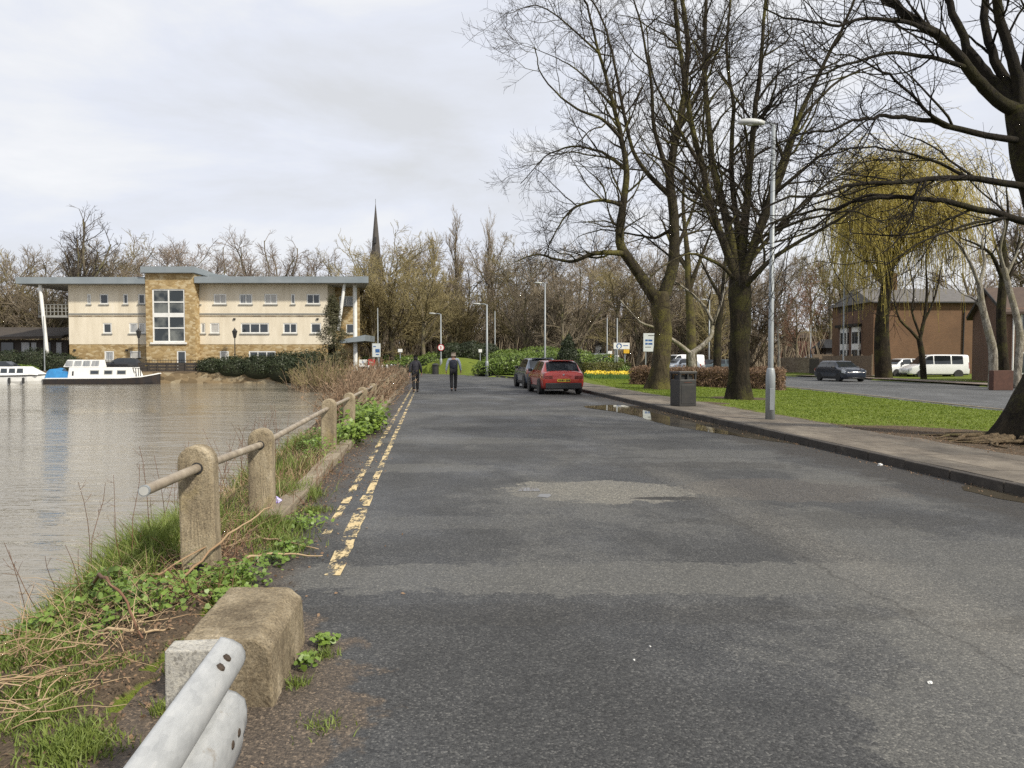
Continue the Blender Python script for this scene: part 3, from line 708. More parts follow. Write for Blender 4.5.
t = N.new('ShaderNodeTexCoord'); n = noise(N, L, t.outputs['Object'], .55, 3); r = ramp(N, [(.42, (.028, .035, .04)), (.62, (.16, .17, .16))]); L.new(n.outputs['Fac'], r.inputs['Fac']); L.new(r.outputs[0], b.inputs['Base Color'])
b.inputs['Roughness'].default_value = .05; M['stairglass'] = m
gg = MB(); gg.add([(a, ty + .12, d), (c, ty + .12, d), (c, ty + .12, e), (a, ty + .12, e)], [(0, 1, 2, 3)]); gg.build('pane', m, tfo, fix=False)
window(bld, td[0], td[1], td[2] + .02, td[3], ty, 1, 'glass', .12, sill=False).name = 'door'
# window sets
for i, (r_, px_) in enumerate(W):
    wd = px_[1] - px_[0]
    window(bld, *r_, BY, 3 if wd > 20 else (2 if wd > 12 else 1), ('glass', 'curtain', 'blind', 'glass', 'curtain', 'glass', 'blind')[(i * 5 + 2) % 7], .13)
# string course between floors
for a, c in ((x0 - .03, xt0 - .01), (xt1 + .01, x1 + .03)):
    MB().box2((a, BY - .07, bz(314.6)), (c, BY + .05, bz(313.2))).build('string_course', M['soffit'], bld)
    MB().box2((a, BY - .04, bz(316.6)), (c, BY + .05, bz(315.8))).build('string_course', M['quaystone'], bld)
# roofs: wedge slabs, deep at the eaves fascia
def slab(a, c, zt, zbm, y0, y1, rise, name='roof'):
    c1 = c * (y1 + 4) / y0 if c > -20 else c
    s = MB(); s.add([(a, y0, zbm), (c, y0, zbm), (c1, y1, zbm), (a, y1, zbm), (a, y0, zt), (c, y0, zt), (c1, y1, zt + rise), (a, y1, zt + rise)],
                    [(0, 3, 2, 1), (4, 5, 6, 7), (0, 1, 5, 4), (1, 2, 6, 5), (2, 3, 7, 6), (3, 0, 4, 7)])
    r_ = s.build(name, M['roofgrey'], bld)
    MB().prism([(a + .1, y0 + .12), (c - .1, y0 + .12), (c1 - .1, y1 - .1), (a + .1, y1 - .1)], zbm - .05, zbm - .004).build('soffit', M['soffit'], r_)
ey = BY - 1.3; ez = lambda py: PZ(py, ey)
slab(PX(17.3, ey), xt0 - .02, ez(277), ez(283.6), ey, BY + 12, -.3); slab(xt1 + .02, PX(369, ey), ez(276.4), ez(282.8), ey, BY + 12, -.3)
slab(xt0 - .25, xt1 + .2, PZ(266.4, ty - .5), PZ(272.6, ty - .5), ty - .5, BY + 7, -.2, 'tower_roof')
MB().box2((xt1 + .1, BY + 2.2, bz(276)), (bx(217), BY + 8, bz(272.2))).build('roof_housing', M['roofgrey'], bld)
# recessed right end under the overhang
rx0, rx1, ry = x1 - .02, bx(353.5), BY + 3.5
rw = MB(); r1 = (bx(332), bx(347), PZ(305.6, ry), PZ(296, ry)); r2 = (bx(339), bx(348), PZ(333.5, ry), PZ(324, ry))
wall_open(rw, rx0, rx1, GZ, zr, ry, [r1, r2]); rx2 = rx1 * 94 / ry; rw.add([(rx1, ry, GZ), (rx2, BY + 11, GZ), (rx2, BY + 11, zr), (rx1, ry, zr)], [(0, 1, 2, 3)])
rw.build('end_wall', M['sand'], bld, fix=False)
window(bld, *r1, ry, 2, 'curtain'); window(bld, *r2, ry, 1, 'glass')
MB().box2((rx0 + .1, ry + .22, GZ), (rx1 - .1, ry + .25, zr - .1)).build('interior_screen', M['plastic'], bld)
MB().tube([(PX(338.5, BY - .6), BY - .6, bz(331)), (PX(345.3, BY - .6), BY - .6, zr + .1)], .16, 10).build('column', M['white'], bld)
MB().tube([(bx(354.2), BY + .6, GZ), (bx(354.2), BY + .6, zr + .1)], .22, 10).build('column', M['white'], bld)
MB().tube([(PX(48.8, BY - .6), BY - .6, GZ), (PX(41.4, BY - .6), BY - .6, zr + .1)], .18, 10).build('column', M['white'], bld)
s = MB(); s.add([(bx(341), BY - .6, bz(343.5)), (bx(366), BY - .6, bz(341)), (bx(366), BY + 5, bz(341)), (bx(341), BY + 5, bz(343.5)), (bx(341), BY - .6, bz(340)), (bx(366.5), BY - .6, bz(335)), (bx(366.5), BY + 5, bz(335)), (bx(341), BY + 5, bz(340))],
                    [(0, 3, 2, 1), (4, 5, 6, 7), (0, 1, 5, 4), (1, 2, 6, 5), (2, 3, 7, 6), (3, 0, 4, 7)]); s.build('entrance_canopy', M['roofgrey'], bld)
bal = MB(); bal.box2((bx(38.4), BY + .1, bz(317.4)), (x0 - .01, BY + 6, bz(315.2)))
bo = bal.build('balcony', M['soffit'], bld)
rl = MB()
for z in (bz(304.4), bz(308), bz(311.5)): rl.bar((bx(38.8), BY + .2, z), (x0, BY + .2, z), .06)
for k in range(9): x = bx(38.8) + (x0 - bx(38.8)) * k / 8; rl.bar((x, BY + .2, bz(315.4)), (x, BY + .2, bz(304.2)), .07)
rl.build('railing', M['soffit'], bo)
for px_ in (75, 127, 235, 318): MB().box((bx(px_), BY - .06, bz(350 if px_ < 130 else 319)), (.22, .12, .16)).build('wall_light', M['plastic'], bld)

# low bungalow to its left
bg_ = thing('bungalow', 'low dark timber bungalow with brown roof left of the cream building', 'bungalow', (0, 0, 0))
y = 84.0; q = lambda px, py: (PX(px, y), PZ(py, y))
s = MB(); a, c = PX(-40, y), PX(69, y)
s.add([(a, y - 1.2, PZ(340.5, y)), (c, y - 1.2, PZ(338.5, y)), (c, y + 6, PZ(328, y)), (a, y + 6, PZ(327, y)), (a, y - 1.2, PZ(338, y)), (c, y - 1.2, PZ(336, y)), (c, y + 6, PZ(325.5, y)), (a, y + 6, PZ(325, y))],
      [(0, 3, 2, 1), (4, 5, 6, 7), (0, 1, 5, 4), (1, 2, 6, 5), (2, 3, 7, 6), (3, 0, 4, 7)]); s.build('roof', M['darkroof'], bg_)
MB().box2((a + .5, y, .15), (c - .1, y + 5.8, PZ(340, y))).build('wall', M['darkwood'], bg_)
for p0, p1 in ((2, 14), (22, 30), (32, 37), (46, 51), (57, 62)):
    w = MB().box2((PX(p0, y), y - .08, PZ(357, y)), (PX(p1, y), y - .01, PZ(342.5, y))).build('window', M['curtain' if p0 in (22, 32, 57) else 'glass'], bg_)

# quay wall, its dark fence and thin railing
qy = 75.62
qw = MB().box2((PX(-60, qy), qy - .08, -2), (PX(347, qy), qy + .5, .06)); tag(qw.build('quay_wall', M['quaystone']), 'tan stone quay wall along the far edge of the water', 'wall')
qf = thing('wooden_fence', 'dark boarded fence on top of the quay wall behind the narrowboat', 'fence', (0, 0, 0))
fb = MB(); fy = qy + .25
for k in range(3): fb.box2((PX(139, fy), fy - .03, .12 + k * .31), (PX(214, fy), fy + .02, .40 + k * .31))
fb.build('boards', M['darkwood'], qf)
for px_ in np.linspace(139, 214, 9): MB().box((PX(px_, fy), fy - .07, .54), (.10, .1, 1.0)).build('post', M['darkwood'], qf)
rr_ = thing('metal_railing', 'thin black vertical-bar railing in front of the cream building', 'railing', (0, 0, 0))
rm = MB(); yy_ = 78.0
for z in (.25, 1.25): rm.bar((PX(62, yy_), yy_, z), (PX(215, yy_), yy_, z), .05)
rm.build('rails', M['black'], rr_)
rm = MB()
for x in np.arange(PX(62, yy_), PX(215, yy_), .28): rm.bar((x, yy_, .12), (x, yy_, 1.4), .022)
rm.build('bars', M['black'], rr_)

# ---------------------------------------------------------------- boats
def hull(st, k=7):
    """st: (x, halfwidth_top, halfwidth_bottom, z_top, z_bottom)"""
    h = MB(); vs = []
    for x, wt, wb, zt, zb_ in st:
        for s_ in (-1, 1):
            pass
        row = [(x, -wt, zt), (x, -(wt * .75 + wb * .25), zt * .5 + zb_ * .5), (x, -wb, zb_), (x, wb, zb_), (x, wt * .75 + wb * .25, zt * .5 + zb_ * .5), (x, wt, zt)]
        vs += row
    n = len(st); fs = [(i * 6 + j, i * 6 + (j + 1) % 6, (i + 1) * 6 + (j + 1) % 6, (i + 1) * 6 + j) for i in range(n - 1) for j in range(6)]
    fs += [tuple(range(6)), tuple((n - 1) * 6 + j for j in range(6))]
    return h.add(vs, fs)

by = 73.2
sx = lambda px: PX(px, by - 1.0); sz = lambda py: PZ(py, by - 1.0)
WZ = WATER_Z
nb = thing('narrowboat', 'white narrowboat with black hull and blue tarpaulin moored at the quay', 'boat', (0, by, 0))
hx = [(sx(41), .85, .7), (sx(46), 1.05, .95), (sx(120), 1.05, .95), (sx(140), 1.0, .85), (sx(150), .65, .45), (sx(155), .10, .05)]
hz_ = [sz(379), sz(378.6), sz(378.2), sz(377), sz(375), sz(373.6)]
hull([(x, a, c, z, -1.45) for (x, a, c), z in zip(hx, hz_)]).build('hull', M['blackhull'], nb, bev=.03)
gun = MB()
for s_ in (-1, 1): gun.tube([(x, s_ * a, z) for (x, a, c), z in zip(hx, hz_)], .06, 6)
gun.build('gunwale', M['white_gloss'], nb)
d = MB(); vs = [(x, -a + .02, z + .01) for (x, a, c), z in zip(hx, hz_)] + [(x, a - .02, z + .01) for (x, a, c), z in zip(hx, hz_)]; n = len(hx)
d.add(vs, [(i, i + 1, n + i + 1, n + i) for i in range(n - 1)]); d.build('deck', M['white_gloss'], nb)
def cabin(x0, x1, z0, z1, w0, w1, slope0=.1, slope1=.35):
    return MB().add([(x0, -w0, z0), (x1, -w0, z0), (x1, w0, z0), (x0, w0, z0), (x0 + slope0, -w1, z1), (x1 - slope1, -w1, z1), (x1 - slope1, w1, z1), (x0 + slope0, w1, z1)],
                    [(0, 3, 2, 1), (4, 5, 6, 7), (0, 1, 5, 4), (1, 2, 6, 5), (2, 3, 7, 6), (3, 0, 4, 7)])
z0c, z1c = sz(378.4), sz(367.4)
cb_ = cabin(sx(66.5), sx(134), z0c, z1c, .95, .80).build('cabin', M['white_gloss'], nb, bev=.04)
def side(zf, w0=.95, w1=.80): return -(w0 + (w1 - w0) * zf) - .012
for p0, p1 in ((89, 98), (103, 111.5), (116, 125)):
    f = MB().extr([(sx(p0), side(.36), z0c + .36 * (z1c - z0c)), (sx(p1), side(.36), z0c + .36 * (z1c - z0c)), (sx(p1), side(.74), z0c + .74 * (z1c - z0c)), (sx(p0), side(.74), z0c + .74 * (z1c - z0c))], (0, .02, 0))
    wo_ = f.build('window', M['soffit'], nb)
    MB().extr([(sx(p0) + .07, side(.40) - .012, z0c + .42 * (z1c - z0c)), (sx(p1) - .07, side(.40) - .012, z0c + .42 * (z1c - z0c)), (sx(p1) - .07, side(.70) - .012, z0c + .68 * (z1c - z0c)), (sx(p0) + .07, side(.70) - .012, z0c + .68 * (z1c - z0c))], (0, .02, 0)).build('pane', M['glass'], wo_)
MB().extr([(sx(71), side(.2), z0c + .25 * (z1c - z0c)), (sx(72.6), side(.2), z0c + .25 * (z1c - z0c)), (sx(72.6), side(.7), z0c + .65 * (z1c - z0c)), (sx(71), side(.7), z0c + .65 * (z1c - z0c))], (0, .02, 0)).build('porthole', M['plastic'], nb)
fr = MB()
for p_ in (132.5, 135, 137.5, 139.5): fr.bar((sx(p_), -.8, z0c), (sx(p_ - 1), -.72, z1c - .05), .06)
fr.bar((sx(131), -.72, z1c - .05), (sx(139), -.72, z1c - .1), .06); fr.build('bow_frame', M['plastic'], nb)
tp = MB(); vs = []; nu, nv = 9, 6
for i in range(nu):
    for j in range(nv):
        u, v = i / (nu - 1), j / (nv - 1); x = sx(44) + (sx(67) - sx(44)) * u
        hgt = (1.0 * math.sin(math.pi * min(1, u * 1.15 + .14)) ** .6 if u < .75 else .6) + .10 * math.sin(9 * u + 5 * v)
        yv = -1.02 + 2.04 * v; vs.append((x, yv, sz(378.2) + max(0, hgt) * (max(0, math.sin(math.pi * v)) ** .22)))
tp.add(vs, [(i * nv + j, (i + 1) * nv + j, (i + 1) * nv + j + 1, i * nv + j + 1) for i in range(nu - 1) for j in range(nv - 1)]); tp.build('tarpaulin', M['tarp'], nb, smooth=True)
cn = cabin(sx(60), sx(98), z1c + .02, sz(359.8), .55, .42, .35, .1).build('canopy', M['white'], nb, bev=.03)
for k in range(4):
    p0 = 62 + k * 8.8; p1 = p0 + 7.6
    MB().extr([(sx(p0), -.545 - .02, z1c + .14), (sx(p1), -.545 - .02, z1c + .14), (sx(p1), -.455 - .02, sz(360.8)), (sx(p0 + 1), -.455 - .02, sz(360.8))], (0, .03, 0)).build('canopy_pane', M['curtain'], nb)
cr_ = thing('cabin_cruiser', 'white cabin cruiser at the left edge of the photo, bow behind the narrowboat', 'boat', (0, by - .3, 0))
hx = [(sx(-18), 1.1, .95), (sx(10), 1.15, 1.0), (sx(28), 1.0, .6), (sx(40), .55, .15), (sx(45), .06, .02)]; hz_ = [sz(375), sz(374.6), sz(374.2), sz(373.6), sz(373.4)]
hull([(x, a, c, z, -1.35) for (x, a, c), z in zip(hx, hz_)]).build('hull', M['white_gloss'], cr_, bev=.04)
gun = MB()
for s_ in (-1, 1): gun.tube([(x, s_ * (a + .01), z - .12) for (x, a, c), z in zip(hx, hz_)], .05, 6)
gun.build('rubbing_strip', M['plastic'], cr_)
cabin(sx(-12), sx(38), sz(375), sz(366.5), .95, .7, .2, 1.4).build('cabin', M['white_gloss'], cr_, bev=.06)
wz0, wz1 = sz(373), sz(368.5)
for p0, p1 in ((-8, 0), (1.2, 8), (9.5, 16), (17.5, 24)):
    MB().extr([(sx(p0), -.90, wz0), (sx(p1), -.90, wz0), (sx(p1 - .8), -.775, wz1), (sx(p0), -.775, wz1)], (0, .03, 0)).build('window', M['glass'], cr_)
cabin(sx(-12), sx(13), sz(366.6), sz(361.4), .7, .5, .1, .9).build('windscreen', M['carglass'], cr_, bev=.05)
for p_ in (12, 26): MB().lathe([(.02, -.3), (.11, -.25), (.11, .25), (.02, .3)], (sx(p_), -1.18, sz(380.5)), 10).build('fender', M['plastic'], cr_)

# ---------------------------------------------------------------- church spire far behind
spY = 300.0
sp = thing('church_spire', 'dark pointed stone church spire rising above the far trees', 'church spire', (PX(376.5, spY), spY, 0))
h0, h1 = PZ(268, spY), PZ(203, spY)
MB().lathe([(2.3, h0), (1.2, h0 + (h1 - h0) * .5), (.12, h1 - .8), (.03, h1)], k=8).build('spire', M['spire'], sp)
MB().box2((-2.6, -2.6, 0), (2.6, 2.6, h0 + .02)).build('tower', M['spire'], sp)
for a in range(4):
    q_ = a * math.pi / 2; MB().lathe([(.7, h0 - .5), (.35, h0 + 3), (.02, h0 + 5.5)], (2.2 * math.cos(q_ + .785) * 1.2, 2.2 * math.sin(q_ + .785) * 1.2, 0), 6).build('pinnacle', M['spire'], sp)
for zf in (.18, .42):
    MB().box((0, -2.9 * (1 - zf) - .0, h0 + (h1 - h0) * zf), (.9, .9, 2.4)).build('lucarne', M['plastic'], sp)
MB().tube([(0, 0, h1 - .3), (0, 0, h1 + 1.6)], .08, 5).build('finial', M['spire'], sp)

# ---------------------------------------------------------------- brown brick houses on the right
hs = thing('brick_house', 'long brown brick gable house with grey roof behind the willow', 'house', (0, 0, 0))
hy = 70.0; hxa, hxb = PX(873, hy), PX(977, hy); he = PZ(302, hy); hr = PZ(290.5, hy)
wl2 = MB(); wl2.box2((hxa, hy, -.2), (hxb, hy + 9, he)); wl2.build('wall', M['brick'], hs)
rf = MB(); o_ = .35
rf.add([(hxa - o_, hy - o_, he), (hxb + o_, hy - o_, he), (hxb + o_, hy + 9 + o_, he), (hxa - o_, hy + 9 + o_, he), (hxa + .2, hy + 4.5, hr + .55), (hxb + o_, hy + 4.5, hr + .55)],
       [(0, 1, 5, 4), (1, 2, 5), (2, 3, 4, 5), (3, 0, 4), (0, 3, 2, 1)]); rfo = rf.build('roof', M['tileroof'], hs)
MB().box2((PX(911, hy), hy + 4.1, hr), (PX(918.5, hy), hy + 4.9, PZ(268, hy))).build('chimney', M['brick'], rfo)
MB().bar((hxa - .3, hy - .42, he - .05), (hxb + .3, hy - .42, he - .05), .12).build('gutter', M['plastic'], hs)
MB().tube([(PX(962, hy), hy - .09, 0), (PX(963, hy), hy - .09, he)], .06, 6).build('downpipe', M['plastic'], hs)
# side towards the road: a lower wing with white bays and dark openings
wing = thing('terrace_house', 'terraced house with white bay windows side-on beside the willow', 'house', (0, 0, 0))
wx = PX(868, 72); WE = 77.6; MB().box2((wx, 72.2, -.2), (hxa - .01, WE, PZ(310, 72))).build('wall', M['brickdark'], wing)
MB().add([(wx - .4, 71.9, PZ(310, 72)), (hxa, 71.9, PZ(310, 72)), (hxa, WE, PZ(310, 72)), (wx - .4, WE, PZ(310, 72)), (hxa - .02, 72.5, PZ(303, 72)), (hxa - .02, WE, PZ(303, 72))], [(0, 1, 4), (1, 2, 5, 4), (2, 3, 5), (3, 0, 4, 5), (0, 3, 2, 1)]).build('roof', M['darkroof'], wing)
for k in range(2):
    yb = 72.5 + k * 2.6
    bay = MB().box2((wx - .7, yb, 0), (wx - .01, yb + 1.5, 4.5)).build('bay_window', M['white'], wing)
    for j in range(2): [MB().box2((wx - .73, yb + .14 + j * .65, z_), (wx - .69, yb + .70 + j * .65, z_ + 1.1)).build('pane', M['glass'], bay) for z_ in (1.2, 2.9)]
    [MB().box2((wx - .6, yb - .03, z_), (wx - .15, yb + .01, z_ + 1.1)).build('pane', M['glass'], bay) for z_ in (1.2, 2.9)]
    MB().box2((wx - .9, yb - .2, 4.52), (wx - .01, yb + 2.35, 4.8)).build('porch_roof', M['black'], wing)
    MB().box2((wx - .06, yb + 1.7, 0), (wx - .008, yb + 2.4, 2.3)).build('door', M['plastic'], wing)
    w_ = MB().box2((wx - .05, yb + .3, 4.95), (wx - .008, yb + 1.5, 5.75)).build('window', M['white'], wing)
    MB().box2((wx - .07, yb + .4, 5.03), (wx - .052, yb + 1.4, 5.67)).build('pane', M['glass'], w_)
# nearer house, turned: dark side wall and a lit brick front
h2 = thing('gabled_house', 'brown gabled brick house with white windows at the right edge of the photo', 'house', (PX(1006, 48), 48, 0), -.30)
ev, rd = PZ(309, 48), PZ(286, 48)
MB().add([(0, 0, -.2), (11, 0, -.2), (11, 7.6, -.2), (0, 7.6, -.2), (0, 0, ev), (11, 0, ev), (11, 7.6, ev), (0, 7.6, ev), (0, 3.8, rd), (11, 3.8, rd)], [(0, 1, 5, 4), (1, 2, 6, 9, 5), (2, 3, 7, 6), (3, 0, 4, 8, 7), (4, 5, 9, 8), (6, 7, 8, 9)]).build('wall', M['brickdark'], h2)
rf = MB()
for s_ in (0, 1):
    ya, yb = (-.4, 3.8) if s_ == 0 else (8.0, 3.8); za = ev - .35
    rf.add([(-.3, ya, za), (11.3, ya, za), (11.3, yb, rd + .05), (-.3, yb, rd + .05), (-.3, ya, za + .16), (11.3, ya, za + .16), (11.3, yb, rd + .22), (-.3, yb, rd + .22)], [(0, 3, 2, 1), (4, 5, 6, 7), (0, 1, 5, 4), (1, 2, 6, 5), (2, 3, 7, 6), (3, 0, 4, 7)])
rf.build('roof', M['brownroof'], h2)
MB().bar((-.32, -.35, ev - .2), (-.32, 3.8, rd + .12), .06, .2).build('bargeboard', M['plastic'], h2); MB().bar((-.32, 7.9, ev - .2), (-.32, 3.8, rd + .12), .06, .2).build('bargeboard', M['plastic'], h2)
for a, z0, z1 in ((.75, 2.9, 4.5), (.75, .5, 1.9), (4.6, 2.9, 4.5)):
    w_ = MB().box2((a, -.06, z0), (a + 2.2, .02, z1)).build('window', M['white'], h2)
    for j in range(2): MB().box2((a + .1 + j * 1.05, -.085, z0 + .1), (a + 1.05 + j * 1.05, -.062, z1 - .1)).build('pane', M['glass'], w_)
MB().tube([(.35, -.08, 0), (.35, -.08, ev)], .05, 6).build('downpipe', M['white'], h2)
MB().tube([(-.07, 1.4, 0), (-.07, 1.4, ev)], .05, 6).build('downpipe', M['plastic'], h2)

# brick garden wall stub by the birch, garden walls and fences down the far side
bw = MB().box2((PX(994, 40.5), 40.5, -.2), (PX(1014, 40.5), 40.9, PZ(370.5, 40.5))); tag(bw.build('brick_wall', M['redbrickdark'], bev=.02), 'short dark red brick garden wall beside the big dark trunk', 'wall')
wf = thing('picket_fence', 'brown upright-board fence in front of the white bay windows', 'fence', (0, 0, 0))
fbm = MB(); A_, B_ = Vector((PX(823, 70), 70, 0)), Vector((PX(872, 64.5), 64.5, 0))
nbd = 46
for k in range(nbd):
    p_ = A_.lerp(B_, k / nbd); fbm.box((p_.x, p_.y, .85 + random.uniform(-.03, .03)), (.13, .03, 1.7), math.atan2(B_.y - A_.y, B_.x - A_.x))
fbm.build('boards', M['wood'], wf)
for k in range(6):
    p_ = A_.lerp(B_, k / 5); MB().box((p_.x + .04, p_.y + .07, .9), (.12, .12, 1.85)).build('post', M['wood'], wf)
gwall = MB(); gwall.bar((PX(783, 86), 86, .75), (PX(817, 76), 76, .75), .4, 1.6); tag(gwall.build('stone_wall', M['wallstone']), 'low tan garden wall beside the far footpath', 'wall')
gwd = MB(); gwd.bar((PX(812, 74.5), 74.5, .7), (PX(822, 70.6), 70.6, .7), .5, 1.4); tag(gwd.build('hoarding', M['darkwood']), 'black panel closing the gap between garden wall and upright-board fence', 'panel')
pw = MB().box2((PX(797, 125), 125, 0), (PX(853, 125), 131, PZ(338, 125))); pwo = thing('pink_house', 'distant pinkish low house seen past the footpath', 'house'); o2 = pw.build('wall', M['pinkbrick'], pwo)
MB().add([(PX(795, 125), 124.6, PZ(338, 125)), (PX(855, 125), 124.6, PZ(338, 125)), (PX(855, 125), 131, PZ(338, 125)), (PX(795, 125), 131, PZ(338, 125)), (PX(803, 125), 128, PZ(331, 125)), (PX(847, 125), 128, PZ(331, 125))], [(0, 1, 5, 4), (1, 2, 5), (2, 3, 4, 5), (3, 0, 4), (0, 3, 2, 1)]).build('roof', M['brownroof'], pwo)
sh = thing('dark_shed', 'distant black shed roof behind the far garden fence', 'shed'); MB().box2((PX(826, 105), 105, 0), (PX(846, 105), 109, PZ(348, 105))).build('wall', M['darkwood'], sh)
MB().add([(PX(824, 105), 104.5, PZ(348, 105)), (PX(848, 105), 104.5, PZ(348, 105)), (PX(848, 105), 109.5, PZ(348, 105)), (PX(824, 105), 109.5, PZ(348, 105)), (PX(827, 105), 107, PZ(339, 105)), (PX(846, 105), 107, PZ(339, 105))], [(0, 1, 5, 4), (1, 2, 5), (2, 3, 4, 5), (3, 0, 4), (0, 3, 2, 1)]).build('roof', M['black'], sh)
ff = thing('board_fence', 'far wooden garden fence in front of the black shed', 'fence'); fbm = MB()
for k in range(24): fbm.box((PX(813 + k * 1.3, 98), 98, 1.0), (.15, .04, 1.9 + random.uniform(-.05, .05)))
fbm.build('boards', M['wood'], ff)
for k in range(4): MB().box((PX(813 + k * 10, 98), 98.08, 1.05), (.14, .14, 2.0)).build('post', M['wood'], ff)
# ---------------------------------------------------------------- concrete railing along the water
def concretemat(name, c1, c2, c3, lichen=(.34, .26, .06), la=.25):
    m, N, L, b = nodes(name)
    t = N.new('ShaderNodeTexCoord'); ob = t.outputs['Object']
    a = noise(N, L, mapping(N, L, ob, (1, 1, .45)), 5, 7, .65); f = noise(N, L, ob, 90, 4, .75); g_ = noise(N, L, ob, 2.2, 5, .6)
    r = ramp(N, [(.36, c2), (.52, c1), (.66, c3)]); L.new(math_(N, L, 'ADD', math_(N, L, 'MULTIPLY', a.outputs['Fac'], .6), math_(N, L, 'MULTIPLY', f.outputs['Fac'], .4)), r.inputs['Fac'])
    l_ = ramp(N, [(.60, (0, 0, 0)), (.72, (1, 1, 1))]); L.new(g_.outputs['Fac'], l_.inputs['Fac'])
    vo = N.new('ShaderNodeTexVoronoi'); vo.inputs['Scale'].default_value = 120; L.new(ob, vo.inputs['Vector'])
    s = N.new('ShaderNodeSeparateColor'); L.new(vo.outputs['Color'], s.inputs[0]); pr_ = ramp(N, [(.0, (.6, .58, .55)), (.25, (1, 1, 1)), (1, (1.25, 1.22, 1.15))]); L.new(s.outputs[0], pr_.inputs['Fac'])
    col = mix(N, L, math_(N, L, 'MULTIPLY', l_.outputs[0], la), r.outputs[0], lichen)
    L.new(mix(N, L, .8, col, pr_.outputs[0], 'MULTIPLY'), b.inputs['Base Color'])
    b.inputs['Roughness'].default_value = .92; b.inputs['Specular IOR Level'].default_value = .2
    n1_ = bump(N, L, b, f.outputs['Fac'], .55, .008); bump(N, L, b, a.outputs['Fac'], .5, .03, n1_)
    return m
M['conc'] = concretemat('weathered_concrete', (.27, .225, .155), (.115, .092, .066), (.42, .365, .275))
M['block'] = concretemat('old_concrete_block', (.215, .178, .122), (.08, .062, .042), (.38, .325, .24), (.40, .27, .03), .5)
M['postgrey'] = concretemat('pale_concrete', (.40, .39, .36), (.28, .27, .25), (.48, .47, .44), (.3, .28, .2), .2)
M['pipe'] = pm('galvanised_old_pipe', (.36, .305, .23), (.22, .18, .135), 7, .55, .25, c3=(.46, .41, .33), metal=.15, bscale=40, bdist=.004)
ctex = bpy.data.textures.new('worn_edges', 'CLOUDS'); ctex.noise_scale = .035; ctex.noise_depth = 3
def worn(o, s_, lv):
    m1 = o.modifiers.new('fine', 'SUBSURF'); m1.subdivision_type = 'SIMPLE'; m1.levels = m1.render_levels = lv
    m2 = o.modifiers.new('worn', 'DISPLACE'); m2.texture = ctex; m2.strength = s_; m2.mid_level = .5; m2.texture_coords = 'LOCAL'
rail = thing('post_and_rail_fence', 'old round-topped concrete posts carrying a galvanised pipe rail beside the water', 'fence', (0, 0, 0))
fx = lambda Y: float(xL(Y)) - .25 if Y < 50 else float(ip(RL, Y)) - .35
post_ys = [5.3, 7.25, 12.0, 15.1, 18.2] + [18.2 + 3.05 * k for k in range(1, 13)]
rz_of = {5.3: .785, 7.25: .72, 12.0: .75}
rpts = [(fx(4.2), 4.2, .80)]
for i, Y in enumerate(post_ys):
    lean = random.uniform(-.02, .02); th_ = .112 if i else .118
    H = (.94, .875, .90)[i] if i < 3 else random.uniform(.82, .87)
    pb = MB(); prof = []
    hw = th_
    n = 10
    prof = [(-hw, -.35), (hw * 1.03, -.35)] + [(hw * math.cos(a), H - hw + hw * math.sin(a)) for a in np.linspace(0, math.pi, n)]
    x0 = fx(Y)
    q = 0.10 if i > 1 else .085
    ang = .11
    vs0 = [(x0 + u * math.cos(ang) - (-q) * math.sin(ang) + lean * z, Y + u * math.sin(ang) - q * math.cos(ang), z) for u, z in prof]
    off = Vector((-(2 * q) * math.sin(ang), 2 * q * math.cos(ang), 0))
    pb.extr(vs0, off)
    po = pb.build('post', M['conc'], rail, bev=.02); worn(po, .008, 4 if i < 3 else 3)
    rz_ = rz_of.get(Y, .74)
    if i == 0 or i == 1:
        # the dark mouths of the rail holes on the near face
        for z, r_ in ((rz_, .037),) + (((.075, .045),) if i == 0 else ()):
            c = Vector((x0 + q * math.sin(ang), Y - q * math.cos(ang) - .001, z)); d_ = Vector((-math.sin(-ang) * 0 - .11, 1, 0)).normalized()
            MB().tube([c - d_ * .004, c + d_ * .03], r_ * 1.12, 14).build('rail_hole', M['plastic'], po)
    rpts.append((x0, Y, rz_))
rpts[0] = tuple(Vector(rpts[1]) + (Vector(rpts[1]) - Vector(rpts[2])).normalized() * 1.06 + Vector((0, 0, -.02)))
ro = MB().tube(rpts, .031, 12, cap=False).build('rail', M['pipe'], rail, smooth=True)
e0 = Vector(rpts[0]); dr = (Vector(rpts[1]) - e0).normalized()
ed = MB(); ed.tube([e0 - dr * .002, e0 + dr * .02], [.0325, .0325], 14); ed.build('pipe_end_collar', M['galv'], ro)
MB().tube([e0 - dr * .004, e0 - dr * .002], [.026, .026], 14).build('pipe_mouth', M['lampglass'], ro)

# concrete block and motorway-style barrier end in the foreground
kb = MB(); yA, yB, T = 3.32, 4.16, .305
top = lambda Y: (-1.455 - .105 * (Y - 3.32), -1.125 - .095 * (Y - 3.32))
def blk(Y, zt, push=0):
    a, c = top(Y); return [(a - .05, Y, -.12), (c + .075, Y, -.12), (c + .055, Y, zt - .055), (c - .012, Y, zt), (a, Y, zt)]
secs = [blk(yA, T), blk(3.6, T + .004), blk(3.9, T), blk(yB - .07, T - .004)] + [[(p[0] + (.0 if j in (0, 4) else -.02), yB + .03 * (j in (0, 1)), p[2] - (.03 if j > 1 else 0)) for j, p in enumerate(blk(yB, T))]]
vs = [p for s_ in secs for p in s_]; n = 5
kb.add(vs, [(i * 5 + j, i * 5 + (j + 1) % 5, (i + 1) * 5 + (j + 1) % 5, (i + 1) * 5 + j) for i in range(len(secs) - 1) for j in range(5)] + [tuple(range(5)), tuple((len(secs) - 1) * 5 + j for j in range(5))])
kbo = kb.build('concrete_block', M['block'], bev=.012); worn(kbo, .010, 5)
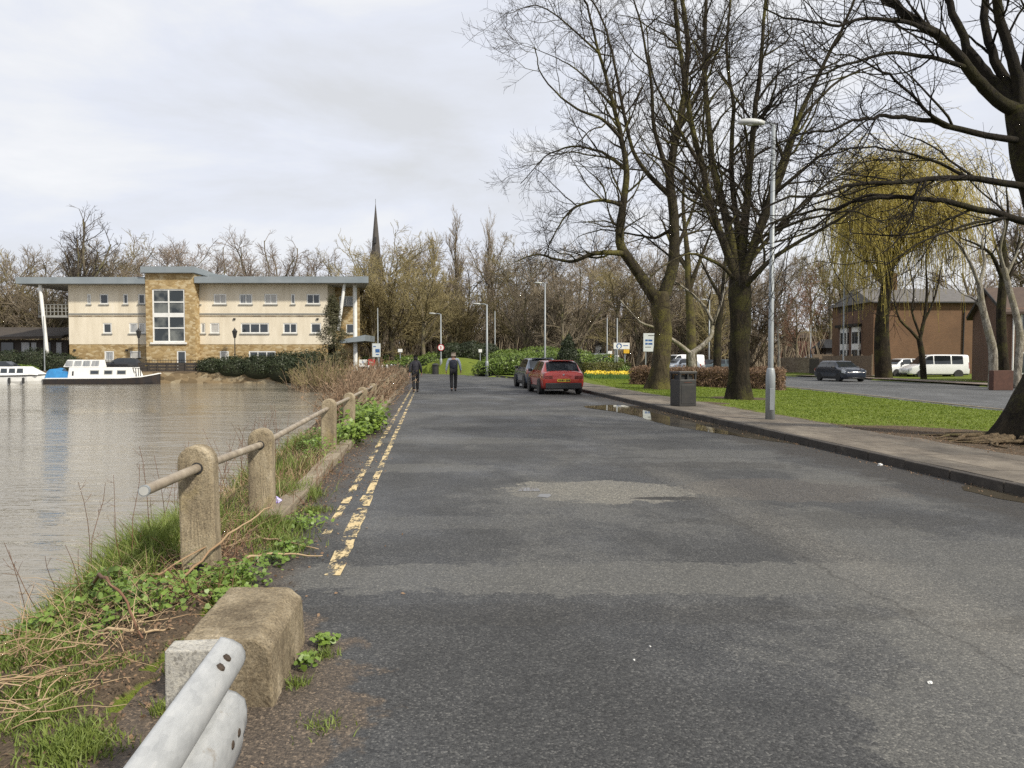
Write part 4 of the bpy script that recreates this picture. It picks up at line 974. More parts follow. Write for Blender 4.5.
tag(kbo, 'weathered concrete block with yellow lichen at the road edge beside the steel barrier', 'block')

m, N, L, b = nodes('galvanised_barrier_steel')
t = N.new('ShaderNodeTexCoord'); ob = t.outputs['Object']
a1 = noise(N, L, mapping(N, L, ob, (9, 1.6, 4)), 3, 6, .65); a2 = noise(N, L, ob, 14, 4, .6); vo = N.new('ShaderNodeTexVoronoi'); vo.inputs['Scale'].default_value = 26; L.new(mapping(N, L, ob, (2.2, .8, 1)), vo.inputs['Vector'])
s_ = N.new('ShaderNodeSeparateColor'); L.new(vo.outputs['Color'], s_.inputs[0])
r = ramp(N, [(.3, (.33, .34, .345)), (.55, (.46, .47, .47)), (.75, (.55, .55, .54))])
L.new(math_(N, L, 'ADD', math_(N, L, 'MULTIPLY', a1.outputs['Fac'], .7), math_(N, L, 'ADD', math_(N, L, 'MULTIPLY', a2.outputs['Fac'], .18), math_(N, L, 'MULTIPLY', s_.outputs[0], .12))), r.inputs['Fac'])
n4 = noise(N, L, ob, 7, 5, .7); r4 = ramp(N, [(.64, (0, 0, 0)), (.75, (1, 1, 1))]); L.new(n4.outputs['Fac'], r4.inputs['Fac'])
L.new(mix(N, L, math_(N, L, 'MULTIPLY', r4.outputs[0], .7), r.outputs[0], (.24, .19, .13)), b.inputs['Base Color'])
b.inputs['Metallic'].default_value = .25; b.inputs['Roughness'].default_value = .45
bump(N, L, b, a1.outputs['Fac'], .12, .01); M['barrier'] = m
gd_ = thing('crash_barrier', 'galvanised steel crash barrier ending at the concrete block in the near left corner', 'barrier', (-1.015, 2.58, .27), math.atan(.11))
prof = [(.084, -.055), (.092, -.048), (.098, -.015), (.101, .025), (.101, .072), (.094, .108), (.066, .132), (.018, .150), (.0, .165), (.018, .18), (.066, .202), (.085, .220), (.093, .242), (.092, .265), (.080, .290), (.056, .312), (.034, .326), (.022, .331)]
def wy(z):                                # rounded end corners of the cut rail
    e_ = min(z, .33 - z); return -.035 * max(0, 1 - e_ / .05) ** 2 - (.02 if z < .165 else 0)
ys_ = [0, -.03, -.08, -.3, -.7, -1.2, -2.0, -3.2, -4.2]
vs = []; 
for i, y in enumerate(ys_):
    for x, z in prof: vs.append((x, y + (wy(z) if i == 0 else (wy(z) * .4 if i == 1 else 0)), z))
k = len(prof); gm = MB(); gm.add(vs, [(i * k + j, i * k + j + 1, (i + 1) * k + j + 1, (i + 1) * k + j) for i in range(len(ys_) - 1) for j in range(k - 1)])
go = gm.build('w_beam', M['barrier'], gd_, smooth=True)
md_ = go.modifiers.new('thickness', 'SOLIDIFY'); md_.thickness = .006; md_.offset = 0
M['rustbolt'] = pm('rusty_bolt', (.10, .075, .055), (.05, .035, .025), 40, .6, metal=.4)
for y, x, z, up_ in ((-.15, .071, .302, 1), (-.225, .071, .302, 1), (-.14, .100, .050, 0), (-.22, .100, .050, 0)):
    nrm = Vector((.72, 0, .70) if up_ else (1, 0, .05)).normalized()
    c = Vector((x, y, z)); MB().tube([c - nrm * .004, c + nrm * .007, c + nrm * .009], [.0165, .014, .008], 7).build('bolt', M['rustbolt'], go)
pst = MB(); pst.box((-.065, -.05, .02), (.15, .10, .59)); pst.build('post', M['postgrey'], gd_, bev=.006)
MB().box((-.01, -.11, .165), (.035, .09, .20)).build('bracket', M['galv'], gd_)
MB().box((-.10, -2.0, .02), (.15, .12, .60)).build('post', M['postgrey'], gd_, bev=.006)

# ---------------------------------------------------------------- bin, lamp posts, bollards, signs
gzf = lambda x, y: float(gz(np.array([x]), np.array([y]))[0])
bp = P(683, 407, 22.6); bn = thing('litter_bin', 'square black litter bin with open slots standing on the pavement', 'bin', (bp.x, 22.6, .118), .32)
bb = MB(); bw_, bh = .29, 1.02
bb.box((0, 0, .39), (.56, .54, .78)); bb.box((0, 0, .985), (.60, .58, .07))
for sx_ in (-1, 1):
    for sy_ in (-1, 1): bb.box((sx_ * .255, sy_ * .245, .865), (.06, .06, .18))
for y_ in (-.245, .245): bb.box((0, y_, .865), (.05, .05, .18))
bb.build('body', M['bin'], bn, bev=.012); MB().box((0, 0, .84), (.40, .38, .14)).build('liner', M['black'], bn)
MB().box((0, -.276, .70), (.26, .008, .018)).build('stripe', M['redbrickdark'], bn)
MB().box((0, -.274, .35), (.44, .01, .56)).build('door_panel', M['bin'], bn, bev=.004)

def lamp(px, py_base, Y, z_top, label, arm=.9, ang=math.pi, r0=.08, z0=None, head=True, base=True):
    p = P(px, py_base, Y); z0 = gzf(p.x, Y) if z0 is None else z0
    t_ = thing('street_lamp', label, 'street lamp', (p.x, Y, z0), 0); H = z_top - z0
    if base:
        MB().lathe([(r0 * 1.45, 0), (r0 * 1.45, 1.15), (r0 * 1.2, 1.3), (r0 * .95, 1.34)], k=14).build('base', M['galv'], t_, smooth=True)
        MB().box((0, -r0 * 1.45, .62), (r0 * 1.3, .012, .5)).build('access_door', M['galv'], t_, bev=.004)
    MB().lathe([(r0 * .9, 0.02), (r0 * .85, 1.6), (r0 * .62, H)], k=12).build('pole', M['galv'], t_, smooth=True)
    if head:
        e_ = Vector((math.cos(ang) * arm, math.sin(ang) * arm, H + .05))
        MB().tube([(0, 0, H - .05), (math.cos(ang) * arm * .3, math.sin(ang) * arm * .3, H + .03), tuple(e_)], r0 * .4, 8).build('arm', M['galv'], t_, smooth=True)
        hd = MB(); d_ = Vector((math.cos(ang), math.sin(ang), .06)); n_ = Vector((-math.sin(ang), math.cos(ang), 0)); rows = []
        for u, w_, h_ in ((-.10, .04, .03), (.0, .08, .05), (.2, .105, .065), (.4, .085, .05), (.5, .025, .02)):
            c = e_ + d_ * u; rows += [c + n_ * w_ + Vector((0, 0, -.02)), c + n_ * w_ * .7 + Vector((0, 0, h_)), c - n_ * w_ * .7 + Vector((0, 0, h_)), c - n_ * w_ + Vector((0, 0, -.02)), c - n_ * w_ * .6 + Vector((0, 0, -.06)), c + n_ * w_ * .6 + Vector((0, 0, -.06))]
        hd.add(rows, [(i * 6 + j, i * 6 + (j + 1) % 6, (i + 1) * 6 + (j + 1) % 6, (i + 1) * 6 + j) for i in range(4) for j in range(6)] + [tuple(range(6)), tuple(24 + j for j in range(6))])
        ho = hd.build('lamp_head', M['lamphead'], t_, smooth=True)
        c = e_ + d_ * .22; MB().lathe([(.075, 0), (.06, -.03), (.01, -.04)], (c.x, c.y, c.z - .055), 10).build('lens', M['lampglass'], ho)
    return t_
lamp(770, 420, 17.6, PZ(124, 17.6), 'tall galvanised street lamp on the grass edge right of the litter bin', .30, math.pi - .1, .074)
lamp(487, 375, 62, PZ(304.5, 62), 'white street lamp standing left of the clipped green hedge mound', .62, math.pi, .10)
lamp(441, 371, 72, PZ(314, 72), 'street lamp carrying the round red-rimmed sign behind the walkers', .6, math.pi, .085)
lamp(545, 365, 60, PZ(283.5, 60), 'slim street lamp rising just behind the parked dark blue hatchback', .35, math.pi, .085)
lamp(843, 372, 66, PZ(238, 66), 'tall lamp post beside the boarded fence and the oncoming dark car', .4, math.pi, .085)
lamp(810.5, 350, 108, PZ(325, 108), 'small distant street lamp in front of the pinkish house', .5, math.pi, .09)
lamp(617, 372, 68, PZ(318, 68), 'thin bare steel pole left of the roundabout direction sign', head=False, base=False, r0=.075)
lamp(607, 372, 70, PZ(318, 70), 'thin pale steel pole near the small yellow notice', head=False, base=False, r0=.065)
lamp(709, 366, 84, PZ(300, 84), 'pale lamp post standing among the vehicles beyond the brown hedge', .4, math.pi, .09)
lamp(378, 366, 82, PZ(308, 82), 'slim lamp post behind the blue and white notice board', head=False, base=False, r0=.075)
lamp(495, 352, 82, PZ(311, 82), 'thin steel mast behind the clipped green hedge mound', head=False, base=False, r0=.07)
for px_, Y, zt, lab in ((235, 78.6, PZ(331, 78.6), 'black heritage lantern on a post in front of the right wing windows'), (139, 78.6, PZ(331, 78.6), 'black heritage lantern on a post left of the stair tower'), (44.5, 77.5, PZ(316, 77.5), 'plain grey pole beside the green shrubs left of the narrowboat')):
    t_ = thing('lantern_post' if px_ != 44.5 else 'steel_pole', lab, 'lamp post', (PX(px_, Y), Y, .06))
    MB().lathe([(.09, 0), (.06, .8), (.045, zt - .1)], k=8).build('pole', M['black'] if px_ != 44.5 else M['galv'], t_)
    if px_ != 44.5:
        MB().lathe([(.05, zt - .8), (.14, zt - .75), (.27, zt - .15), (.30, zt - .1), (.05, zt + .2), (.02, zt + .3)], k=6).build('lantern', M['plastic'], t_)
    else: MB().lathe([(.06, zt - .12), (.06, zt - .1)], k=8).build('cap', M['galv'], t_)

# round red-rimmed sign on its lamp
sY = 71.85; sp_ = P(441, 347.5, sY); sg = thing('round_sign', 'round white traffic sign with red rim fixed to the lamp behind the walkers', 'sign', tuple(sp_))
MB().lathe([(.02, 0), (.255, 0), (.255, .03), (.02, .03)], k=24, axis='Y').build('face', M['white'], sg)
MB().lathe([(.255, -.012), (.31, -.012), (.31, .035), (.255, .035)], k=24, axis='Y', cap=False).build('rim', M['signred'], sg)
MB().box((0, -.02, -.02), (.07, .02, .26)).build('symbol', M['signred'], sg); MB().box((-.04, -.02, .10), (.06, .018, .05)).build('symbol', M['signred'], sg)

def panel_sign(name, label, px0, px1, py0, py1, Y, mat, legs=(.25, .75), zg=None, extra=None, legmat='galv', th=.05):
    a, c, z1, z0 = PX(px0, Y), PX(px1, Y), PZ(py0, Y), PZ(py1, Y); cx = (a + c) / 2
    zg = gzf(cx, Y) if zg is None else zg
    s_ = thing(name, label, 'sign', (cx, Y, zg))
    MB().box2((a - cx, -th, z0 - zg), (c - cx, 0, z1 - zg)).build('panel', M[mat], s_, bev=.01)
    for l in legs: MB().box((a - cx + (c - a) * l, .04, (z1 - zg) / 2 - .05), (.08, .07, z1 - zg)).build('post', M[legmat], s_)
    def put(nm, x0, x1, y0, y1, mt, d=.008):
        MB().box2((PX(x0, Y) - cx, -th - d, PZ(y1, Y) - zg), (PX(x1, Y) - cx, -th + .002, PZ(y0, Y) - zg)).build(nm, M[mt], s_)
    if extra: extra(s_, put, Y, cx, zg)
    return s_
def rsign(s_, put, Y, cx, zg):
    c = P(619, 346, Y)
    bm_ = MB(); vs = []
    for k in range(15):
        q = R(-60 + 300 * k / 14)
        for r_ in (.16, .25): vs.append((c.x - cx + r_ * math.cos(q), -.062, c.z - zg + r_ * math.sin(q)))
    bm_.add(vs, [(2 * i, 2 * i + 1, 2 * i + 3, 2 * i + 2) for i in range(14)]); bm_.build('roundabout_symbol', M['signblue'], s_, fix=False)
    put('symbol_stem', 618.6, 619.5, 348, 349.6, 'signblue')
    put('lettering', 623, 628, 345.2, 346.0, 'signblue'); put('yellow_panel', 623.5, 629.2, 349.4, 353.3, 'yellow', .02)
panel_sign('direction_sign', 'wide white direction sign with a blue roundabout symbol and yellow patch', 613.5, 629.5, 342.8, 349.2, 68, 'white', (.1, .72), extra=rsign)
def bsign(s_, put, Y, cx, zg):
    for y0 in (339.4, 342.8): put('lettering', 645, 647.6, y0, y0 + 1.9, 'signblue'); put('lettering', 648.1, 652.2, y0 + .1, y0 + 1.9, 'signblue')
    put('lettering', 645, 651, 346.8, 347.4, 'plastic'); put('lettering', 648, 654, 335.2, 335.8, 'plastic')
panel_sign('direction_sign', 'tall pale sign board with blue lettering half behind the mossy trunk', 643.2, 656.5, 333.3, 351.6, 62, 'signgrey', (.2, .75), extra=bsign)
def wsign(s_, put, Y, cx, zg):
    put('lettering', 362, 364, 361.6, 362.5, 'signblue'); put('lettering', 363, 366, 363.4, 364.1, 'plastic')
panel_sign('notice_board', 'small white notice board left of the red notice by the white bollards', 359, 367.2, 359.6, 366.8, 73, 'white', (.15, .85), extra=wsign)
panel_sign('notice_board', 'small red notice board left of the white bollards', 368.2, 375, 359.2, 365.6, 74, 'signred', (.2, .8), extra=lambda s_, put, Y, cx, zg: put('lettering', 369.6, 372.4, 361.8, 363, 'white'))
panel_sign('notice_board', 'tall blue and white notice board behind the red notice', 372.4, 380.6, 343.5, 357, 80, 'signgrey', (.2, .8), extra=lambda s_, put, Y, cx, zg: [put('blue_panel', 375.5, 379.8, 349, 352.5, 'signblue'), put('lettering', 373.4, 376, 346, 347, 'signblue'), put('lettering', 376, 379, 354, 355, 'signblue')])
panel_sign('small_sign', 'small blank white sign on a post behind the woman walker', 398, 402.5, 349, 352.2, 80, 'white', (.5,))
panel_sign('small_sign', 'small blank white sign on a post beside the green hedge mound', 478.6, 482, 349.2, 352.4, 70, 'white', (.5,))
panel_sign('yellow_notice', 'small yellow and white roadside notice behind the daffodil hedge', 608, 612, 351, 359, 72, 'yellow', (.5,), extra=lambda s_, put, Y, cx, zg: put('white_top', 608, 612, 351, 354, 'white'))
panel_sign('pink_notice', 'small pale pink roadside notice beside the yellow notice', 613.6, 619, 355.4, 360, 71, 'plate_w', (.5,))
gb = thing('litter_bin', 'black bin at the far grass edge between the two walkers', 'bin', (PX(435.5, 70), 70, gzf(PX(435.5, 70), 70)))
MB().lathe([(.26, 0), (.30, .05), (.30, .85), (.33, .88), (.33, .98), (.2, 1.08), (.02, 1.1)], k=12).build('body', M['bin'], gb); MB().box((0, -.3, .93), (.24, .1, .07)).build('slot', M['black'], gb)

bl = thing('bollard', 'white bollard in the short row beyond the brown scrub', 'bollard', (PX(368.4, 66), 66, .0), 0, 'white bollards beyond the brown scrub')
def bolmesh(p): MB().lathe([(.11, -.2), (.10, .78), (.07, .86), (.01, .88)], k=10).build('post', M['white'], p, smooth=True); MB().lathe([(.112, .66), (.112, .74)], k=10).build('band', M['signgrey'], p)
bolmesh(bl)
for px_, Y in ((375.5, 68), (382, 70.5), (387, 73), (391.5, 75.5), (394.8, 78)): dup(bl, (PX(px_, Y), Y, 0))

# ---------------------------------------------------------------- vehicles
def crv(Pn, u):
    """Catmull-Rom through the rows of Pn at parameter u"""
    n = len(Pn); i = int(min(max(math.floor(u), 0), n - 2)); f = u - i
    p1, p2 = Pn[i], Pn[i + 1]; p0 = Pn[i - 1] if i > 0 else 2 * p1 - p2; p3 = Pn[i + 2] if i + 2 < n else 2 * p2 - p1
    # monotone-ish: damp tangents
    m1, m2 = (p2 - p0) * .38, (p3 - p1) * .38
    h00 = 2 * f ** 3 - 3 * f ** 2 + 1; h10 = f ** 3 - 2 * f ** 2 + f; h01 = -2 * f ** 3 + 3 * f ** 2; h11 = f ** 3 - f ** 2
    return h00 * p1 + h10 * m1 + h01 * p2 + h11 * m2
class Loft:
    def __init__(s, st):
        s.rows = []
        for t_, zb_, zk, zt, hb, hw, ht in st:
            z = lambda a: zb_ + (zk - zb_) * a
            s.rows.append(np.array([(0, t_, zb_), (hb, t_, zb_), (hw * .985, t_, z(.22)), (hw, t_, z(.62)), (hw * .97, t_, zk), ((hw * .95 + ht) / 2, t_, (zk + zt) / 2), (ht, t_, zt - .035), (ht * .72, t_, zt), (0, t_, zt + .012)]))
        s.G = np.array(s.rows)
    def ev(s, u, v):
        Q = np.array([crv(s.G[:, j], u) for j in range(9)])
        return crv(Q, v)
    def body(s, parent, mat, nu=4, nv=2):
        n = len(s.rows); us = np.linspace(0, n - 1, (n - 1) * nu + 1); vv = np.linspace(0, 8, 8 * nv + 1)
        half = np.array([[s.ev(u, v) for v in vv] for u in us]); m_ = half[:, ::-1][:, 1:].copy(); m_[..., 0] *= -1
        ring = np.concatenate([half, m_[:, :-1]], 1); k = ring.shape[1]; a = len(us)
        fs = [(i * k + j, i * k + (j + 1) % k, (i + 1) * k + (j + 1) % k, (i + 1) * k + j) for i in range(a - 1) for j in range(k)]
        b_ = MB(); b_.add(ring.reshape(-1, 3), fs); nb_ = len(b_.v)
        for e_, rev in ((0, 0), (a - 1, 1)):
            c = ring[e_].mean(0); b_.add([c], []); ci = len(b_.v) - 1
            b_.f += [(ci, e_ * k + j, e_ * k + (j + 1) % k) for j in range(k)]
        return b_.build('body', mat, parent, smooth=True)
    def patch(s, name, parent, mat, u0, u1, v0, v1, side=0, off=.008, n=6, u0b=None, u1b=None):
        """a patch lying just proud of the shell; side 0 = across the middle, +-1 one side. u0b/u1b: u limits at v1"""
        u0b = u0 if u0b is None else u0b; u1b = u1 if u1b is None else u1b
        def pt(u, w):
            v = 8 - abs(w - 8) if side == 0 else w; sgn = -1 if (side == 0 and w > 8) or side < 0 else 1
            p = s.ev(u, v); e_ = 1e-2
            v2 = v - e_ if v > 7.9 else v + e_
            du = s.ev(min(u + e_, len(s.rows) - 1.001), v) - s.ev(max(u - e_, .001), v); dv = (s.ev(u, v2) - p) * (-1 if v > 7.9 else 1)
            nn = np.cross(du, dv); L_ = np.linalg.norm(nn); nn = nn / L_ if L_ > 1e-9 else np.array([0, 0, 1.])
            c = np.array([0, p[1], .6])
            if np.dot(nn, p - c) < 0: nn = -nn
            p = p + nn * off; return (p[0] * sgn, p[1], p[2])
        ww = np.linspace(v0, v1 if side else 16 - v0, n * (1 if side else 2) + 1); vs = []
        for w in ww:
            f = (w - v0) / (v1 - v0) if side else (8 - abs(w - 8) - v0) / (8 - v0)
            for i in range(n + 1):
                a_, c_ = u0 + (u0b - u0) * f, u1 + (u1b - u1) * f; vs.append(pt(a_ + (c_ - a_) * i / n, w))
        k = n + 1; b_ = MB(); b_.add(vs, [(i * k + j, i * k + j + 1, (i + 1) * k + j + 1, (i + 1) * k + j) for i in range(len(ww) - 1) for j in range(n)])
        o = b_.build(name, mat, parent, smooth=True)
        return o
def wheels(t_, Lc, ts, hw, r=.32, w=.2):
    for tt in ts:
        for s_ in (-1, 1):
            y = tt - Lc / 2
            MB().lathe([(.02, -.11), (r * 1.08, -.11), (r * 1.08, .0), (.02, .0)], (s_ * (hw - .05), y, r + .02), 20, 'X').build('wheel_arch', M['plastic'], t_)
            x = s_ * (hw - w / 2 + .025)
            wh = MB().lathe([(r * .62, -w / 2), (r * .95, -w / 2), (r, -w * .35), (r, w * .35), (r * .95, w / 2), (r * .62, w / 2)], (x, y, r), 20, 'X').build('wheel', M['tyre'], t_, smooth=False)
            rm_ = MB(); xo = x + s_ * (w / 2 - .03); rm_.lathe([(.02, 0), (r * .2, s_ * .02), (r * .6, s_ * .025), (r * .64, -s_ * .02)], (xo, y, r), 16, 'X', cap=False)
            rm_.build('rim', M['rim'], wh)
HATCH = [(-.02, .40, .76, .82, .66, .78, .58), (.03, .29, .86, .95, .72, .855, .68), (.16, .24, .88, .99, .74, .875, .70), (.40, .21, .93, 1.20, .78, .89, .685), (.62, .20, .945, 1.37, .79, .89, .665), (1.15, .19, .95, 1.425, .79, .885, .655), (2.0, .18, .95, 1.44, .79, .885, .655),
         (2.55, .18, .945, 1.405, .79, .885, .65), (2.95, .18, .94, 1.20, .79, .885, .68), (3.28, .18, .925, .985, .79, .885, .73), (3.75, .19, .87, .91, .78, .88, .68), (4.10, .22, .78, .81, .72, .84, .60), (4.28, .34, .64, .67, .58, .70, .46)]
def hatchback(name, label, cat, loc, rz, paint, sz_=1.0, plate_rear='plate_y', wid=1.0, group=None):
    Lc = 4.26; t_ = thing(name, label, cat, loc, rz, group)
    lf = Loft([(a - Lc / 2, b_ * sz_, c * sz_, d * sz_, e_ * wid, f * wid, g_ * wid) for a, b_, c, d, e_, f, g_ in HATCH])
    bo_ = lf.body(t_, M[paint]); hw = .885 * wid
    lf.patch('rear_window', t_, M['carglass'], 1.95, 3.9, 6.12, 8, 0, .006, 6)
    lf.patch('windscreen', t_, M['carglass'], 7.25, 8.85, 6.25, 8, 0, .006, 6)
    for s_ in (-1, 1):
        lf.patch('side_window', t_, M['carglass'], 4.05, 5.62, 4.25, 5.85, s_, .006, 5, 4.35, 5.62); lf.patch('side_window', t_, M['carglass'], 5.75, 8.35, 4.25, 5.85, s_, .006, 6, 5.75, 7.35)
        lf.patch('tail_light', t_, M['taillight'], .65, 2.35, 3.25, 4.6, s_, .008, 6, .55, 2.2)
        lf.patch('headlight', t_, M['headlight'], 10.3, 11.5, 3.15, 4.15, s_, .01, 5)
        lf.patch('sill', t_, M['plastic'], 4.2, 9.0, 1.2, 2.05, s_, .008, 6)
        x = s_ * hw * .72
        MB().box((x, -Lc / 2 - .005, .73 * sz_), (.34, .07, .14)).build('tail_light', M['taillight'], t_, bev=.02)
        mr = MB(); mr.box((s_ * (hw + .07), .72, 1.0 * sz_), (.18, .12, .13)); mr.build('mirror', M['plastic'], t_, bev=.03)
        MB().tube([(s_ * .45, -Lc / 2 + .02, .27), (s_ * .45, -Lc / 2 - .03, .27)], .035, 10).build('exhaust', M['rim'], t_)
    yr, yf = -Lc / 2, Lc / 2
    MB().box((0, yr - .035, .60 * sz_), (.54, .025, .12)).build('number_plate', M[plate_rear], t_)
    for i_, x in enumerate((-.2, -.13, -.06, .01, .11, .17, .23)): MB().box((x, yr - .05, .60 * sz_), (.04, .006, .075)).build('plate_character', M['black'], t_)
    MB().box((0, yr - .02, .37 * sz_), (1.52 * wid, .10, .25)).build('rear_bumper', M['plastic'], t_, bev=.03)
    MB().lathe([(.005, 0), (.045, 0), (.04, -.015), (.005, -.02)], (0, yr - .01, .83 * sz_), 14, 'Y').build('badge', M['rim'], t_)
    MB().box((0, yr + .60, 1.41 * sz_), (1.05, .18, .03), rx=-.12).build('spoiler', M[paint], t_, bev=.01)
    MB().box((0, yf - .02, .36 * sz_), (.50, .03, .11)).build('number_plate', M['plate_w'], t_)
    MB().box((0, yf - .05, .52 * sz_), (.8, .05, .10)).build('grille', M['plastic'], t_, bev=.02)
    MB().box((0, yf - .06, .27 * sz_), (1.15, .08, .10)).build('front_bumper', M['plastic'], t_, bev=.02)
    MB().lathe([(.005, 0), (.05, 0), (.05, .012), (.005, .02)], (0, yf - .02, .56 * sz_), 12, 'Y').build('badge', M['rim'], t_)
    wheels(t_, Lc, (.78, 3.42), hw, .315 * (sz_ ** .5))
    return t_
lane = math.atan(.105)
Yr = 31.6; hatchback('parked_car', 'red hatchback seen from behind, parked at the right-hand kerb', 'car', (2.08 - .105 * 2.1, Yr + 2.1, 0), lane + .03, 'redcar')
Yd = 37.6; hatchback('parked_car', 'dark blue hatchback parked just ahead of the red one', 'car', (1.50 - .105 * 2.1, Yd + 2.1, 0), lane + .05, 'bluecar', 1.06)
hatchback('moving_car', 'dark navy hatchback driving towards the viewer on the far road', 'car', (PX(843, 56) , 56.5, ROAD2_Z), math.pi + .12, 'navycar', 1.05, wid=1.02)
hatchback('parked_car', 'white crossover car parked against the brown gable, left of the white van', 'car', (PX(905, 66), 66.6, -.15), math.pi / 2 + .25, 'whitecar', 1.12, wid=1.04)
hatchback('parked_car', 'black car parked on the quay behind the bow of the narrowboat', 'car', (PX(124, 76.9), 76.95, .08), math.pi / 2 + .05, 'blackcar', 1.0)
hatchback('distant_car', 'silver-blue car beyond the brown hedge, in front of the white van', 'car', (PX(680, 78), 78, ROAD2_Z + .1), math.pi / 2 + .5, 'silvercar', 1.08)
hatchback('distant_car', 'grey-green car beyond the brown hedge, left of the dark mossy trunk', 'car', (PX(721, 79), 79, ROAD2_Z + .1), math.pi / 2 - .1, 'dgreycar', 1.0)
hatchback('distant_car', 'black car beyond the brown hedge, behind the pale leaning trunk', 'car', (PX(703, 84), 84, ROAD2_Z + .1), math.pi / 2 - .2, 'blackcar', 1.0)
hatchback('distant_car', 'white car far off beyond the dark hedge above the parked cars', 'car', (PX(586, 90), 90, 0), math.pi / 2 + .3, 'whitecar', 1.05)
hatchback('distant_car', 'tiny silver car far off near the distant pinkish house', 'car', (PX(814, 112), 112, .6), math.pi / 2 + .3, 'silvercar', 1.0)
VAN = [(-.02, .45, .95, 1.80, .70, .82, .66), (.06, .32, 1.05, 1.90, .80, .94, .74), (.25, .28, 1.06, 1.95, .82, .95, .76), (1.5, .26, 1.06, 1.97, .82, .95, .77), (2.8, .26, 1.06, 1.97, .82, .95, .77), (3.35, .26, 1.06, 1.90, .82, .95, .75), (3.75, .26, 1.07, 1.52, .82, .95, .76), (4.15, .26, 1.06, 1.14, .82, .94, .78), (4.6, .28, .95, 1.0, .80, .92, .72), (4.92, .32, .78, .82, .72, .85, .60), (5.02, .42, .66, .70, .60, .72, .5)]
def van(name, label, loc, rz, windows=True, paint='whitecar'):
    Lc = 5.0; t_ = thing(name, label, 'van', loc, rz); lf = Loft([(a - Lc / 2, *r_) for a, *r_ in VAN]); lf.body(t_, M[paint])
    lf.patch('windscreen', t_, M['carglass'], 5.2, 6.85, 6.25, 8, 0, .006); hw = .95
    for s_ in (-1, 1):
        lf.patch('side_window', t_, M['carglass'], 4.25, 6.5, 4.3, 5.8, s_, .006, 6, 4.25, 5.55)
        if windows: lf.patch('side_window', t_, M['carglass'], 3.05, 4.12, 4.3, 5.8, s_, .006, 4); lf.patch('side_window', t_, M['carglass'], 2.3, 2.95, 4.3, 5.8, s_, .006, 4)
        lf.patch('headlight', t_, M['headlight'], 8.4, 9.4, 3.1, 4.1, s_, .01, 5); lf.patch('tail_light', t_, M['taillight'], .5, 1.6, 3.2, 4.6, s_, .01, 4)
        lf.patch('sill', t_, M['plastic'], 1.6, 8.0, 1.1, 1.6, s_, .008, 6); MB().box((s_ * (hw + .1), 1.35, 1.2), (.2, .12, .26)).build('mirror', M['plastic'], t_, bev=.03)
    MB().box((0, Lc / 2 - .02, .4), (1.3, .08, .2)).build('front_bumper', M['plastic'], t_, bev=.03); MB().box((0, Lc / 2 - .03, .66), (.9, .05, .12)).build('grille', M['plastic'], t_, bev=.02)
    MB().box((0, -Lc / 2 - .03, 1.5), (1.1, .02, .5)).build('rear_window', M['carglass'], t_); MB().box((0, -Lc / 2 - .03, .85), (.52, .02, .12)).build('number_plate', M['plate_y'], t_)
    wheels(t_, Lc, (.95, 3.95), hw, .34, .22); return t_
van('parked_van', 'white van with dark side windows parked in front of the brown gable', (PX(935, 63.4), 63.6, -.18), math.pi / 2 - .02)
van('distant_van', 'white van on the road beyond the brown hedge', (PX(681, 83), 83, ROAD2_Z + .1), math.pi / 2 + .35, False)
van('distant_van', 'small white van far off between thin trunks above the daffodils', (PX(591, 97), 97, .1), math.pi / 2 - .3, False)
for px0, px1, lab in ((578, 582, 'small white gable end far off between the trunks above the parked cars'), (599, 604, 'white bay of a far house seen between the trunks')):
    t_ = thing('distant_house', lab, 'house', (PX((px0 + px1) / 2, 99), 99, 0)); w_ = PX(px1, 99) - PX(px0, 99)
    MB().box2((-w_ / 2, 0, 0), (w_ / 2, 5, PZ(345, 99))).build('wall', M['white'], t_); MB().box2((-w_ / 3, -.05, 1.2), (w_ / 3, 0, 2.6)).build('window', M['glass'], t_)
    MB().add([(-w_ / 2 - .2, -.2, PZ(345, 99)), (w_ / 2 + .2, -.2, PZ(345, 99)), (w_ / 2 + .2, 5, PZ(345, 99)), (-w_ / 2 - .2, 5, PZ(345, 99)), (0, -.2, PZ(340, 99)), (0, 5, PZ(340, 99))], [(0, 1, 4), (2, 3, 5), (1, 2, 5, 4), (3, 0, 4, 5), (0, 3, 2, 1)]).build('roof', M['darkroof'], t_)

